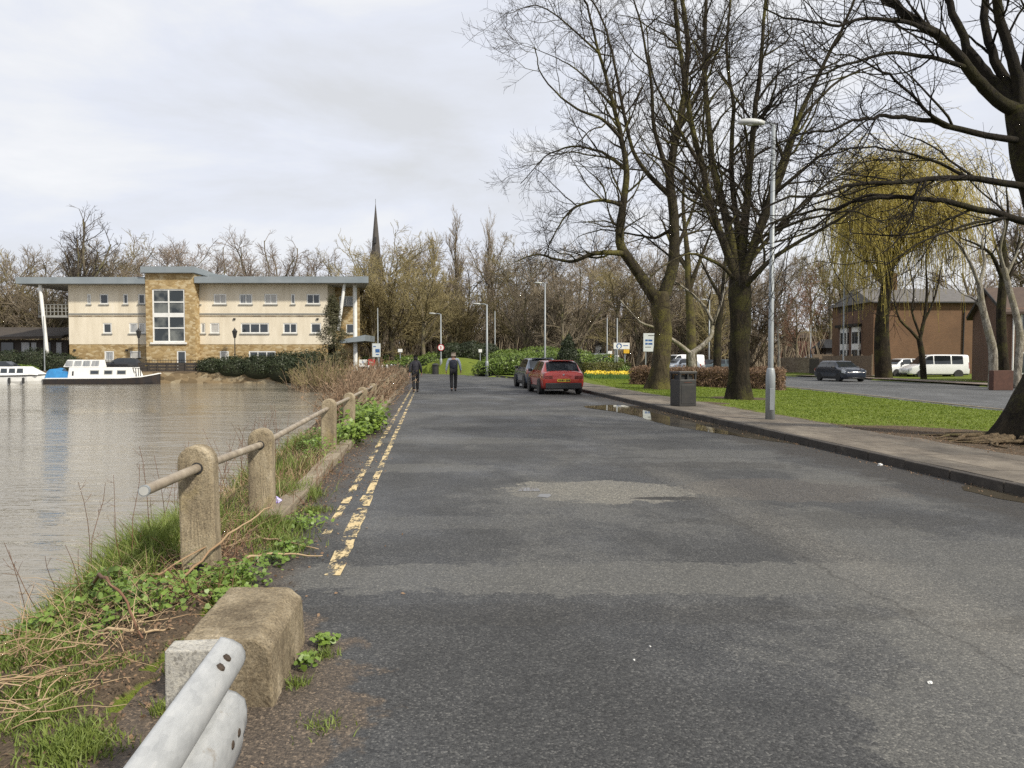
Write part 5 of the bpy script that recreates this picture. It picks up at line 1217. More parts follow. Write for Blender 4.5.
# ---------------------------------------------------------------- people
def skin(name, mat, parent, verts, edges, rad, root=0, sub=1):
    me = bpy.data.meshes.new(name); me.from_pydata([tuple(v) for v in verts], edges, []); me.materials.append(mat)
    o = bpy.data.objects.new(name, me); C.objects.link(o)
    md = o.modifiers.new('skin', 'SKIN'); md.use_smooth_shade = True
    sv = me.skin_vertices[0].data
    for i, r_ in enumerate(rad):
        sv[i].radius = r_ if hasattr(r_, '__len__') else (r_, r_); sv[i].use_root = (i == root)
    if sub: s_ = o.modifiers.new('sub', 'SUBSURF'); s_.levels = s_.render_levels = sub
    if parent is not None: o.parent = parent
    return o
def person(label, loc, rz, H, top, bottom, hair, sleeve=None, build=1.0, stride=.28, arms=(.25, -.2), longhair=False, fem=False):
    t_ = thing('person', label, 'person', loc, rz); k = H / 1.75
    W_ = (.165 if fem else .195) * build; hp = .095
    # facing +y, walking: right leg forward, left back
    J = dict(pel=(0, 0, .93), sp=(0, .01, 1.10), ch=(0, .0, 1.30), nk=(0, .01, 1.47), hd=(0, .03, 1.58), ht=(0, .03, 1.70))
    for s_, n_ in ((-1, 'l'), (1, 'r')):
        f = s_ * stride
        J['h' + n_] = (s_ * hp, 0, .90); J['k' + n_] = (s_ * hp * .95, f * .42 + .05, .50); J['a' + n_] = (s_ * hp * .85, f * .75 - (.05 if f < 0 else -.02), .11 if f < 0 else .09); J['t' + n_] = (s_ * hp * .95, f * .75 + .17, .035)
        a = arms[0 if s_ < 0 else 1]
        J['s' + n_] = (s_ * W_, 0, 1.41); J['e' + n_] = (s_ * (W_ + .085), a * .45 - .02, 1.13); J['w' + n_] = (s_ * (W_ + .115), a * 1.0 + .02, .89); J['p' + n_] = (s_ * (W_ + .12), a * 1.15 + .03, .83)
    names = list(J); V = [Vector(J[n_]) * k for n_ in names]; ix = {n_: i for i, n_ in enumerate(names)}
    rad = dict(pel=.12, sp=.115, ch=.125, nk=.055, hd=.088, ht=.07, h=.085, k=.06, a=.04, t=.035, s=.058, e=.042, w=.03, p=.034)
    RR_ = [rad.get(n_, rad.get(n_[:-1])) * k * (build if n_ in ('pel', 'sp', 'ch') else 1) for n_ in names]
    E = [('pel', 'sp'), ('sp', 'ch'), ('ch', 'nk'), ('nk', 'hd'), ('hd', 'ht')]
    for n_ in 'lr': E += [('pel', 'h' + n_), ('h' + n_, 'k' + n_), ('k' + n_, 'a' + n_), ('a' + n_, 't' + n_), ('ch', 's' + n_), ('s' + n_, 'e' + n_), ('e' + n_, 'w' + n_), ('w' + n_, 'p' + n_)]
    E = [(ix[a], ix[b_]) for a, b_ in E]
    for s_, n_ in ((-1, 'l'), (1, 'r')):                       # five fingers, thumb off the side of the palm
        p0 = V[ix['p' + n_]]
        for q, (dx, dy, ln) in enumerate(((0, .032, .062), (0, .011, .072), (0, -.011, .068), (0, -.03, .052))):
            i0 = len(V); V.append(p0 + Vector((dx, dy, -.045)) * k); RR_.append(.009); V.append(p0 + Vector((dx - s_ * .012, dy + .01, -.045 - ln)) * k); RR_.append(.008); E += [(ix['p' + n_], i0), (i0, i0 + 1)]
        i0 = len(V); V.append(p0 + Vector((-s_ * .02, .035, .0)) * k); RR_.append(.011); V.append(p0 + Vector((-s_ * .03, .05, -.045)) * k); RR_.append(.009); E += [(ix['p' + n_], i0), (i0, i0 + 1)]
    skin('body', M['skin'], t_, V, E, RR_)
    def sub_(nm, mat, keep, grow, extra=None):
        ks = [n_ for n_ in names if n_ in keep]; mp_ = {ix[n_]: i for i, n_ in enumerate(ks)}
        ee = [(mp_[a], mp_[b_]) for a, b_ in E if a in mp_ and b_ in mp_]
        return skin(nm, M[mat], t_, [V[ix[n_]] for n_ in ks], ee, [(RR_[ix[n_]] + grow * k) * (extra or {}).get(n_, 1) for n_ in ks], 0)
    tr = sub_('trousers', bottom, ['pel', 'hl', 'kl', 'al', 'hr', 'kr', 'ar'], .018, {'al': 1.25, 'ar': 1.25, 'kl': 1.05, 'kr': 1.05})
    if sleeve:
        sub_('shirt', sleeve, ['ch', 'nk', 'sl', 'el', 'wl', 'sr', 'er', 'wr'], .016, {'nk': .95, 'wl': .95, 'wr': .95})
        vx = [Vector((0, 0, .90)) * k, Vector((0, 0, 1.15)) * k, Vector((0, 0, 1.36)) * k, Vector((0, .01, 1.45)) * k]
        vx += [Vector((-.15 * build, 0, 1.40)) * k, Vector((.15 * build, 0, 1.40)) * k]
        skin('vest', M[top], t_, vx, [(0, 1), (1, 2), (2, 3), (2, 4), (2, 5)], [(.2 * k * build, .17 * k), (.19 * k * build, .18 * k), (.19 * k * build, .165 * k), (.085 * k, .085 * k), (.085 * k, .10 * k), (.085 * k, .10 * k)] or [(.21 * k * build, .185 * k), (.205 * k * build, .19 * k), (.215 * k * build, .185 * k), (.085 * k, .085 * k)])
    else:
        sub_('jacket_sleeves', top, ['ch', 'nk', 'sl', 'el', 'wl', 'sr', 'er', 'wr'], .026, {'nk': 1.0})
        vx = [Vector((0, 0, .82)) * k, Vector((0, 0, 1.08)) * k, Vector((0, 0, 1.34)) * k, Vector((0, .01, 1.46)) * k]
        skin('jacket', M[top], t_, vx, [(0, 1), (1, 2), (2, 3)], [(.20 * k * build, .18 * k), (.185 * k * build, .17 * k), (.205 * k * build, .175 * k), (.095 * k, .09 * k)])
    hv = [Vector((0, .012, 1.60)) * k, Vector((0, .022, 1.70)) * k] + ([Vector((0, -.03, 1.48)) * k] if longhair else [Vector((0, -.012, 1.545)) * k])
    skin('hair', M[hair], t_, hv, [(0, 1), (0, 2)], [.105 * k, .082 * k, (.085 if longhair else .07) * k])
    hd = Vector(J['hd']) * k
    for s_ in (-1, 1):
        MB().lathe([(.002, -.012), (.022, -.006), (.024, .006), (.002, .012)], (hd.x + s_ * .098 * k, hd.y, hd.z + .01), 8, 'X').build('ear', M['skin'], t_)
        MB().lathe([(.002, -.01), (.012, 0), (.002, .012)], (hd.x + s_ * .033 * k, hd.y + .088 * k, hd.z + .02), 8, 'Y').build('eye', M['white'], t_)
        a, t2 = Vector(J['al' if s_ < 0 else 'ar']) * k, Vector(J['tl' if s_ < 0 else 'tr']) * k
        skin('shoe', M['shoe'], t_, [a + Vector((0, -.05, -.045)), a * .5 + t2 * .5 + Vector((0, .0, -.015)), t2 + Vector((0, .05, .0))], [(0, 1), (1, 2)], [.05, .05, .04])
    nv = MB(); nv.add([(hd.x, hd.y + .115 * k, hd.z - .012), (hd.x - .014, hd.y + .085 * k, hd.z - .015), (hd.x + .014, hd.y + .085 * k, hd.z - .015), (hd.x, hd.y + .085 * k, hd.z + .03)], [(0, 1, 2), (0, 2, 3), (0, 3, 1), (1, 3, 2)]); nv.build('nose', M['skin'], t_)
    MB().box((hd.x, hd.y + .08 * k, hd.z - .045), (.045, .02, .008)).build('mouth', M['signred'], t_)
    return t_
person('woman seen from behind in a dark padded jacket walking along the left edge line', (PX(415.5, 34), 34, 0), .11, 1.68, 'jacket', 'trousers', 'hair_black', None, .95, .2, (-.10, .10), True, True)
person('grey-haired man seen from behind in a navy vest and pale sleeves walking up the road', (PX(453.5, 35), 35, 0), .08, 1.83, 'vest', 'trousers', 'hair_grey', 'shirt', 1.05, .12, (.05, .12))
# ---------------------------------------------------------------- trees
def tubes(polys, name, mat, parent=None, smooth=False, ksel=None):
    """polys: list of (pts (n,3), radii (n,)) -> ONE mesh"""
    groups = {}
    for p, r_ in polys:
        k = ksel(r_[0]) if ksel else (10 if r_[0] > .15 else 7 if r_[0] > .06 else 5 if r_[0] > .03 else 3)
        groups.setdefault((len(p), k), []).append((p, r_))
    Vs, Fs, base = [], [], 0
    for (n, k), L_ in groups.items():
        Pn = np.array([a for a, _ in L_], float); Rn = np.array([b_ for _, b_ in L_], float); B = len(L_)
        T = np.empty_like(Pn); T[:, 1:-1] = Pn[:, 2:] - Pn[:, :-2]; T[:, 0] = Pn[:, 1] - Pn[:, 0]; T[:, -1] = Pn[:, -1] - Pn[:, -2]
        T /= np.linalg.norm(T, axis=2, keepdims=True) + 1e-9
        avg = T.mean(1); ref = np.where(np.abs(avg[:, 2:3]) > .8, np.array([[1., .1, 0]]), np.array([[0, .1, 1.]]))[:, None, :]
        A = np.cross(T, np.broadcast_to(ref, T.shape)); A /= np.linalg.norm(A, axis=2, keepdims=True) + 1e-9
        Bn = np.cross(A, T)
        q = 2 * np.pi * np.arange(k) / k
        ring = Pn[:, :, None] + (A[:, :, None] * np.cos(q)[None, None, :, None] + Bn[:, :, None] * np.sin(q)[None, None, :, None]) * Rn[:, :, None, None]
        Vs.append(ring.reshape(-1, 3))
        i = np.arange(n - 1)[:, None]; j = np.arange(k)[None]
        f = np.stack([i * k + j, i * k + (j + 1) % k, (i + 1) * k + (j + 1) % k, (i + 1) * k + j], -1).reshape(-1, 4)
        Fs.append((f[None] + (np.arange(B) * n * k)[:, None, None] + base).reshape(-1, 4)); base += B * n * k
    return npmesh(name, np.concatenate(Vs), np.concatenate(Fs), mat, parent, smooth)

def unit(v): return v / (np.linalg.norm(v) + 1e-9)
def walk(p, d, L_, n, wob, up, rg):
    pts = [p]; st = L_ / n
    for i in range(n):
        d = unit(d + rg.normal(0, wob, 3) + np.array([0, 0, up])); p = p + d * st; pts.append(p)
    return np.array(pts)
def spawn(pts, rad, lv, Pm, out, rg):
    """children along a branch, recursively; Pm[lv] = dict(dens, L, ang, n, wob, up, r, t0)"""
    if lv >= len(Pm): return
    q = Pm[lv]; seg = np.linalg.norm(np.diff(pts, axis=0), axis=1); Ls = seg.sum(); cum = np.concatenate([[0], np.cumsum(seg)]) / Ls
    nc = rg.poisson(q['dens'] * Ls * (1 - q.get('t0', .15)))
    if q.get('tip'): nc += 1
    for c in range(nc):
        t_ = rg.uniform(q.get('t0', .15), 1) if not (q.get('tip') and c == 0) else .98
        i = min(np.searchsorted(cum, t_) - 1, len(pts) - 2); i = max(i, 0); f = (t_ - cum[i]) / max(1e-6, cum[i + 1] - cum[i])
        p = pts[i] * (1 - f) + pts[i + 1] * f; rp = rad[i] * (1 - f) + rad[i + 1] * f; tn = unit(pts[i + 1] - pts[i])
        pe = unit(np.cross(tn, rg.normal(0, 1, 3))); a = R(q['ang']) * rg.uniform(.6, 1.3)
        d = tn * math.cos(a) + pe * math.sin(a)
        sh = q['shape'](t_) if 'shape' in q else (1 - .45 * t_)
        L_ = q['L'] * sh * rg.uniform(.55, 1.25); r0 = min(rp * .62, q['r']) * rg.uniform(.75, 1); r0 = max(r0, q.get('rmin', .004))
        n = q['n']; cp = walk(p, d, L_, n, q['wob'], q['up'], rg); cr_ = np.linspace(r0, max(r0 * q.get('tap', .35), q.get('rmin', .004) * .7), n + 1)
        out[lv].append((cp, cr_)); spawn(cp, cr_, lv + 1, Pm, out, rg)

def smooth_path(pts, m=4):
    A = np.array(pts, float); return np.array([np.array(crv(A, u)) for u in np.linspace(0, len(A) - 1, (len(A) - 1) * m + 1)])

def big_tree(label, base, trunk, limbs, tmat, lmat, twmat, Pm, seed, flare=1.6, roots=0):
    """trunk: [(point, radius)], limbs: [(pixel path, depth0, depth1, r0, r1)]; every limb a part, fine branches = crown"""
    rg = np.random.default_rng(seed); B = np.array(base)
    t_ = thing('tree', label, 'tree', base)
    tp_ = smooth_path([p for p, _ in trunk]) - B; tr_ = np.interp(np.linspace(0, 1, len(tp_)), np.linspace(0, 1, len(trunk)), [r_ for _, r_ in trunk])
    # lumpy trunk with buttress flare
    k = 28; vs = []
    for i, (p, r_) in enumerate(zip(tp_, tr_)):
        hgt = p[2]
        for j in range(k):
            q = 2 * math.pi * j / k; fl = (flare - 1) * math.exp(-max(hgt, 0) / .45) * (.75 + .45 * math.sin(q * 5 + seed))
            rr2 = r_ * (1 + fl + .045 * math.sin(q * 3 + hgt * 1.7 + seed) + .03 * math.sin(q * 7 - hgt * 3.1) + .025 * math.sin(q * 4 + hgt * 6))
            vs.append((p[0] + rr2 * math.cos(q), p[1] + rr2 * math.sin(q), p[2]))
    n = len(tp_)
    tm = MB(); tm.add(vs, [(i * k + j, i * k + (j + 1) % k, (i + 1) * k + (j + 1) % k, (i + 1) * k + j) for i in range(n - 1) for j in range(k)] + [tuple((n - 1) * k + j for j in range(k))])
    tm.build('trunk', tmat, t_, smooth=True)
    for q in range(roots):
        a = rg.uniform(2.4, 5.2); L_ = rg.uniform(.6, 1.5); p = np.array([math.cos(a) * trunk[0][1] * 1.15, math.sin(a) * trunk[0][1] * 1.15, .14]); pts = [p]; d = np.array([math.cos(a), math.sin(a), -.22])
        for i in range(8):
            d = unit(d + rg.normal(0, .42, 3) * np.array([1, 1, .5])); d[2] = -.05 - .02 * i * .2; p = p + d * L_ / 8; p = np.array([p[0], p[1], max(p[2], .0 - .012 * i)]); pts.append(p)
        tubes([(smooth_path(pts, 2), np.linspace(rg.uniform(.035, .075), .012, 17))], 'root', M['root'], t_, True)
    out = [[] for _ in Pm]; made = [tp_[len(tp_) // 3:]]
    for path, d0, d1, r0, r1 in limbs:
        m_ = len(path); pw = [np.array(P(px, py, d0 + (d1 - d0) * (i / (m_ - 1)) ** .8)) - B for i, (px, py) in enumerate(path)]
        pp = smooth_path(pw, 4); pp += np.cumsum(rg.normal(0, .03, pp.shape), 0) * np.linspace(0, 1, len(pp))[:, None]; rr2 = .88 * (r0 + (r1 - r0) * np.linspace(0, 1, len(pp)) ** .7)
        if made:                                     # every limb grows out of the trunk or of an earlier limb
            al = np.concatenate(made); k_ = np.argmin(np.linalg.norm(al - pp[0], axis=1)); sh_ = al[k_] - pp[0]
            if np.linalg.norm(sh_) < 2.0: pp = pp + sh_[None] * np.clip(1 - np.linspace(0, 1, len(pp)) * 2.2, 0, 1)[:, None]
        made.append(pp)
        tubes([(pp, rr2)], 'limb', lmat, t_, True, ksel=lambda r_: 12)
        spawn(pp, rr2, 0, Pm, out, rg)
    tubes(out[0], 'branches', lmat, t_, False)
    tubes([b_ for o in out[1:] for b_ in o], 'crown', twmat, t_)
    return t_

PM_BIG = [dict(dens=2.0, L=3.2, ang=48, n=7, wob=.16, up=.04, r=.058, t0=.12, tip=1, rmin=.012), dict(dens=3.0, L=1.6, ang=44, n=5, wob=.17, up=.05, r=.024, t0=.12, tip=1, rmin=.0075),
          dict(dens=4.8, L=.7, ang=46, n=3, wob=.18, up=.06, r=.012, t0=.1, tip=1, rmin=.006)]
tY = 35.0; b0 = P(657, 389, tY)
big_tree('twin-stemmed mossy bare tree rising from the lawn left of the litter bin', (b0.x, tY, .0),
         [((b0.x, tY, -.1), .45), (P(661, 360, tY), .40), (P(663, 332, tY), .39), (P(661, 308, tY), .45), (P(661, 292, tY), .38)],
         [([(657, 309), (637, 276), (620, 248), (620, 225), (625, 198), (627, 170), (622, 139), (610, 100), (596, 55), (585, 10)], 35, 34, .36, .05),
          ([(622, 256), (606, 254), (590, 255), (572, 261), (555, 259), (535, 255), (512, 262)], 35, 31.5, .17, .025),
          ([(621, 203), (606, 200), (594, 201), (571, 209), (557, 229), (545, 254)], 34.8, 33, .13, .02),
          ([(625, 170), (610, 158), (598, 151), (571, 147), (545, 158), (520, 184)], 34.5, 37, .12, .02),
          ([(622, 139), (603, 120), (580, 112), (558, 98), (535, 70), (528, 50)], 34.4, 31.5, .10, .02),
          ([(613, 108), (596, 88), (578, 70), (560, 58), (533, 45)], 34.3, 36, .08, .015),
          ([(662, 303), (674, 264), (674, 217), (670, 178), (676, 139), (684, 100), (688, 50), (684, 0), (680, -50)], 35, 35.5, .37, .08),
          ([(672, 198), (650, 176), (632, 150), (618, 90), (607, 40), (590, 0), (560, -20)], 35.2, 36.5, .16, .03),
          ([(672, 180), (655, 130), (650, 80), (640, 30), (625, -20)], 35, 33, .15, .03),
          ([(674, 225), (655, 236), (636, 234), (600, 228), (576, 236)], 35, 37.5, .11, .02),
          ([(678, 130), (700, 90), (715, 40), (735, -10)], 35.3, 37, .13, .03),
          ([(674, 250), (690, 215), (705, 170), (730, 120)], 35, 38, .12, .03),
          ([(596, 55), (560, 20), (535, 5), (505, 15)], 34, 32, .06, .015), ([(585, 10), (570, -20), (545, -40)], 34, 33, .05, .02)],
         M['bark_moss'], M['limb_moss'], M['twig'], PM_BIG, 11, 1.55)
tY = 26.8; b0 = P(739, 400, tY)
big_tree('thick dark mossy bare tree with many upright stems between litter bin and street lamp', (b0.x, tY, .0),
         [((b0.x, tY, -.1), .36), (P(739, 370, tY), .34), (P(740, 330, tY), .345), (P(740, 296, tY), .39), (P(740, 276, tY), .34)],
         [([(736, 290), (724, 250), (711, 209), (702, 159), (690, 110), (682, 50), (676, 0), (670, -60)], 26.8, 26, .20, .05),
          ([(737, 286), (729, 237), (716, 178), (711, 139), (707, 100), (703, 40), (702, -40)], 26.8, 27.6, .22, .06),
          ([(740, 284), (745, 217), (750, 159), (754, 100), (760, 40), (765, -40)], 26.8, 27, .21, .05),
          ([(743, 286), (757, 240), (770, 198), (790, 139), (809, 90), (838, 35), (860, -20)], 26.8, 25.5, .20, .04),
          ([(745, 292), (756, 279), (772, 261), (801, 240), (825, 226), (858, 205), (890, 196)], 26.8, 24.5, .14, .025),
          ([(735, 288), (720, 268), (705, 256), (690, 250), (672, 256), (650, 268)], 26.8, 24.8, .10, .02),
          ([(741, 282), (738, 230), (732, 170), (735, 110), (728, 50), (733, -30)], 26.8, 29, .17, .04),
          ([(744, 285), (765, 225), (782, 175), (800, 120), (838, 80), (880, 62)], 26.8, 29, .15, .03),
          ([(750, 262), (790, 215), (830, 180), (870, 150)], 26.8, 28.5, .11, .02),
          ([(712, 212), (690, 180), (668, 160), (640, 150)], 26.5, 24.5, .09, .02),
          ([(704, 165), (675, 120), (655, 80), (648, 30)], 26.3, 25, .09, .02),
          ([(771, 196), (810, 165), (845, 140), (885, 110)], 26.2, 24.5, .09, .02),
          ([(757, 240), (800, 222), (845, 215), (880, 226)], 26.3, 24, .08, .018)],
         M['bark_dark'], M['limb_moss'], M['twig'], PM_BIG, 23, 1.5)
tY = 13.4; b0 = P(1032, 446, tY)
PM_NEAR = [dict(dens=2.1, L=2.1, ang=34, n=8, wob=.12, up=.02, r=.030, t0=.15, tip=1, rmin=.009), dict(dens=2.6, L=1.05, ang=40, n=5, wob=.14, up=.03, r=.014, t0=.12, tip=1, rmin=.0055),
           dict(dens=3.6, L=.5, ang=44, n=3, wob=.16, up=.04, r=.008, t0=.1, tip=1, rmin=.0038)]
big_tree('massive dark bare tree with exposed roots at the right edge of the photo', (b0.x, tY, .02),
         [((b0.x, tY, -.12), .56), (P(1038, 420, tY), .50), (P(1056, 370, tY), .44), (P(1066, 320, tY), .41), (P(1060, 260, tY), .37), (P(1044, 200, tY), .32), (P(1029, 157, tY), .27), (P(1023, 128, tY), .25), (P(1019, 108, tY), .22)],
         [([(1014, 116), (999, 106), (983, 88), (966, 66), (937, 29), (904, -4), (880, -40)], 13.4, 13.0, .15, .07),
          ([(1017, 112), (1005, 90), (988, 72), (968, 45), (950, 0), (938, -40)], 13.4, 14, .14, .06),
          ([(1016, 110), (1008, 86), (995, 62), (985, 40), (981, 0), (978, -40)], 13.4, 13.9, .12, .06),
          ([(1020, 112), (1019, 75), (1012, 40), (1000, 0), (990, -40)], 13.4, 13.2, .14, .07), ([(1022, 110), (1032, 70), (1040, 20), (1045, -40)], 13.4, 13.4, .13, .07),
          ([(1018, 141), (990, 136), (948, 124), (925, 112), (904, 107), (880, 101), (864, 100), (830, 105), (795, 112)], 13.4, 11.8, .075, .016),
          ([(1030, 196), (995, 188), (963, 179), (925, 177), (890, 175), (855, 176), (820, 183), (785, 192), (755, 212)], 13.4, 11.5, .08, .014),
          ([(1036, 232), (1005, 222), (977, 211), (950, 203), (933, 200), (897, 199), (870, 208), (846, 219), (815, 236), (784, 250)], 13.4, 12.0, .085, .014),
          ([(963, 179), (930, 160), (895, 150), (850, 150), (810, 160)], 12.9, 13.5, .035, .01),
          ([(948, 124), (925, 112), (905, 92), (885, 80), (860, 62), (835, 50)], 12.9, 11.8, .04, .01),
          ([(966, 66), (930, 55), (890, 52), (850, 62), (812, 78), (775, 100)], 13.2, 11.6, .05, .012), ([(937, 29), (905, 20), (865, 20), (830, 28), (785, 22), (760, 8)], 13, 11.6, .05, .012),
          ([(897, 199), (865, 195), (835, 208), (800, 225), (770, 240)], 12.6, 13.4, .04, .01), ([(1000, 222), (960, 226), (925, 238), (890, 262)], 13.2, 11.9, .035, .01)],
         M['bark_dark'], M['limb_dark'], M['twig_dark'], PM_NEAR, 31, 1.5, roots=26)

# ---- trees in the background: a few kinds, copied with their parts
def proto(kind, seed, H, tmat, twmat):
    rg = np.random.default_rng(seed); t_ = bpy.data.objects.new('bare_tree', None); C.objects.link(t_)
    if kind == 'broad':
        tr = walk(np.array([0, 0, -.2]), np.array([0, 0, 1.]), H * .72, 8, .05, .12, rg); r_ = np.linspace(H * .017, H * .006, 9)
        Pm = [dict(dens=1.9, L=H * .36, ang=50, n=6, wob=.13, up=.08, r=.12, t0=.25, rmin=.04, shape=lambda t_: .55 + .55 * math.sin(math.pi * min(1, (1.15 - t_) * 1.1))), dict(dens=2.2, L=H * .16, ang=44, n=4, wob=.14, up=.05, r=.05, t0=.12, tip=1, rmin=.024), dict(dens=3.8, L=H * .075, ang=44, n=3, wob=.16, up=.04, r=.024, t0=.1, tip=1, rmin=.018), dict(dens=2.2, L=H * .03, ang=42, n=2, wob=.16, up=.04, r=.018, t0=.1, rmin=.015)]
    elif kind == 'forked':
        tr = walk(np.array([0, 0, -.2]), np.array([0, 0, 1.]), H * .45, 6, .04, .12, rg); r_ = np.linspace(H * .022, H * .013, 7)
        Pm = [dict(dens=1.6, L=H * .52, ang=36, n=8, wob=.13, up=.06, r=.24, t0=.55, rmin=.09, tip=1, shape=lambda t_: 1), dict(dens=1.5, L=H * .2, ang=45, n=5, wob=.15, up=.04, r=.09, t0=.2, tip=1, rmin=.035), dict(dens=3.0, L=H * .085, ang=42, n=3, wob=.17, up=.05, r=.03, t0=.1, tip=1, rmin=.016), dict(dens=2.6, L=H * .035, ang=42, n=2, wob=.16, up=.04, r=.017, t0=.1, rmin=.014)]
    elif kind == 'poplar':
        tr = walk(np.array([0, 0, -.2]), np.array([0, 0, 1.]), H * .95, 10, .02, .15, rg); r_ = np.linspace(H * .012, H * .002, 11)
        Pm = [dict(dens=2.6, L=H * .24, ang=22, n=5, wob=.07, up=.16, r=.08, t0=.12, rmin=.03, shape=lambda t_: .35 + .9 * (1 - t_) ** .7), dict(dens=2.6, L=H * .085, ang=24, n=3, wob=.09, up=.14, r=.03, t0=.15, tip=1, rmin=.02), dict(dens=2.2, L=H * .04, ang=26, n=2, wob=.1, up=.1, r=.02, t0=.1, rmin=.014)]
    else:                                                # thicket: several stems from the ground
        tr = walk(np.array([0, 0, -.2]), np.array([0, 0, 1.]), H * .3, 4, .05, .1, rg); r_ = np.linspace(H * .015, H * .012, 5)
        Pm = [dict(dens=3.2, L=H * .62, ang=24, n=7, wob=.10, up=.05, r=.12, t0=.05, rmin=.05, tip=1, shape=lambda t_: 1), dict(dens=1.9, L=H * .2, ang=40, n=4, wob=.14, up=.05, r=.05, t0=.1, tip=1, rmin=.024), dict(dens=3.0, L=H * .09, ang=42, n=3, wob=.16, up=.05, r=.024, t0=.08, tip=1, rmin=.018), dict(dens=2.2, L=H * .035, ang=42, n=2, wob=.16, up=.04, r=.018, t0=.1, rmin=.015)]
    out = [[] for _ in Pm]; spawn(tr, r_, 0, Pm, out, rg)
    tubes([(tr, r_)] + out[0], 'trunk', tmat, t_, True); tubes([b_ for o in out[1:] for b_ in o], 'crown', twmat, t_)
    return t_
PR = {}
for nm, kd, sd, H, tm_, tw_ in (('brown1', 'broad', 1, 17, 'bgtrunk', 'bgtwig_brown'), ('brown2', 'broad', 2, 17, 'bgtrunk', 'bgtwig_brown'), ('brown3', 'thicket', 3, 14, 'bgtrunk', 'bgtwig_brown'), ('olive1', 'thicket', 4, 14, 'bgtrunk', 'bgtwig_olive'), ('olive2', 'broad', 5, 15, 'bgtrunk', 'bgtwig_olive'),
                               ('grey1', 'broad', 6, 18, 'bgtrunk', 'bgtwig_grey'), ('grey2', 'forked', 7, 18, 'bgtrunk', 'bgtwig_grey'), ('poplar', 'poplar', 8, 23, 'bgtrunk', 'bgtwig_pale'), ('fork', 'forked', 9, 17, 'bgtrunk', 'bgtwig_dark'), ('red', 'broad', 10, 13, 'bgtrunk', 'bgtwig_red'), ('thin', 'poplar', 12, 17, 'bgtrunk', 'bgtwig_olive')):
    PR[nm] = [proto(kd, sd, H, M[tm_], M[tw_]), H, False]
def plant(nm, px, Y, ytop, label, group=None, rz=None, zg=0, wide=1.0):
    o, H, used = PR[nm]; h = (PZ(ytop, Y) - zg) ; s_ = h / (H * {'poplar': 1.0, 'thin': 1.0}.get(nm, .97)); rz = random.uniform(0, 6.28) if rz is None else rz
    loc = (PX(px, Y), Y, zg)
    if not used:
        PR[nm][2] = True; o.location = loc; o.rotation_euler = (0, 0, rz); o.scale = (s_ * wide, s_ * wide, s_); tag(o, label, 'tree', group)
        if not group and 'group' in o: del o['group']
        return o
    r_ = dup(o, loc, rz, (s_ * wide, s_ * wide, s_), label)
    if group: r_['group'] = group
    elif 'group' in r_: del r_['group']
    return r_
# single ones that stand out
plant('fork', 86, 93, 213, 'tall dark spreading bare tree standing above the left roof of the cream building', None, 1.0, wide=1.15)
plant('grey2', 266, 100, 232, 'grey bare tree whose round crown tops the right wing roof', None, .5)
plant('poplar', 457, 112, 219, 'tallest upright poplar beyond the end of the road', None, .4, wide=1.1)
plant('poplar', 486, 116, 221, 'second upright poplar just right of the tallest one', None, 2.4, wide=.95)
plant('thin', 437, 98, 236, 'thin dark-stemmed bare tree left of the tallest poplar', None, 2)
plant('olive2', 424, 84, 262, 'low spreading olive-green bare tree behind the two walkers', None, .2, wide=1.3)
plant('olive1', 372, 88, 236, 'dense olive-brown bare tree right of the cream building, below the spire', None, 1.2, wide=1.1)
plant('red', 796, 84, 278, 'slender reddish-brown bare tree beyond the far road, right of the tall lamp', None, .7, wide=.75)
plant('thin', 843, 92, 200, 'thin olive bare tree behind the terraced house with white bays', None, 3, wide=1.3)
def rowof(spec, label, group, seed):
    rg = random.Random(seed)
    for nm, px, Y, yt in spec:
        plant(nm, px + rg.uniform(-3, 3), Y + rg.uniform(-3, 3), yt + rg.uniform(-5, 5), label, group, wide=rg.uniform(1.0, 1.3))
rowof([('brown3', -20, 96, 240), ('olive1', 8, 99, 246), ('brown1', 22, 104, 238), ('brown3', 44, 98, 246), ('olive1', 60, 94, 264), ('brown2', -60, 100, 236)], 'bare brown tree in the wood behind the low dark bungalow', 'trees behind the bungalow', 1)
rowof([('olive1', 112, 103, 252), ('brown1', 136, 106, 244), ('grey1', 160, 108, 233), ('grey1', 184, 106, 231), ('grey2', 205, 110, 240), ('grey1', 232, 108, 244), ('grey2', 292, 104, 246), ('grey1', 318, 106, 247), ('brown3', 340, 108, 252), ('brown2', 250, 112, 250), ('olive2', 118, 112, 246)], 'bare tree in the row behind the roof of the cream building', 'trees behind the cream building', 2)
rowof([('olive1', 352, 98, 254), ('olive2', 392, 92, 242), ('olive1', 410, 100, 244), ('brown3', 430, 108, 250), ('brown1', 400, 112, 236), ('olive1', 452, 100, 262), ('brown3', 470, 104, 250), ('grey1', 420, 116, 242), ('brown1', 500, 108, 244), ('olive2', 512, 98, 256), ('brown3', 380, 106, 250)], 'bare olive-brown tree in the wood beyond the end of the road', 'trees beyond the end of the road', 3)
rowof([('brown3', 525, 88, 256), ('brown1', 545, 92, 248), ('brown2', 562, 84, 262), ('brown3', 580, 90, 252), ('brown1', 600, 96, 250), ('olive2', 618, 88, 264), ('brown3', 634, 94, 254), ('brown2', 655, 98, 250), ('brown3', 676, 90, 258), ('brown1', 700, 96, 250), ('olive1', 716, 88, 262), ('brown2', 730, 94, 252), ('brown3', 752, 98, 256), ('brown1', 770, 100, 252), ('brown3', 540, 108, 240), ('brown1', 590, 110, 240), ('brown2', 640, 112, 238), ('brown3', 690, 110, 240), ('brown1', 745, 112, 244)], 'bare brown tree in the wood behind the hedge mound and brown hedge', 'trees behind the hedges', 4)
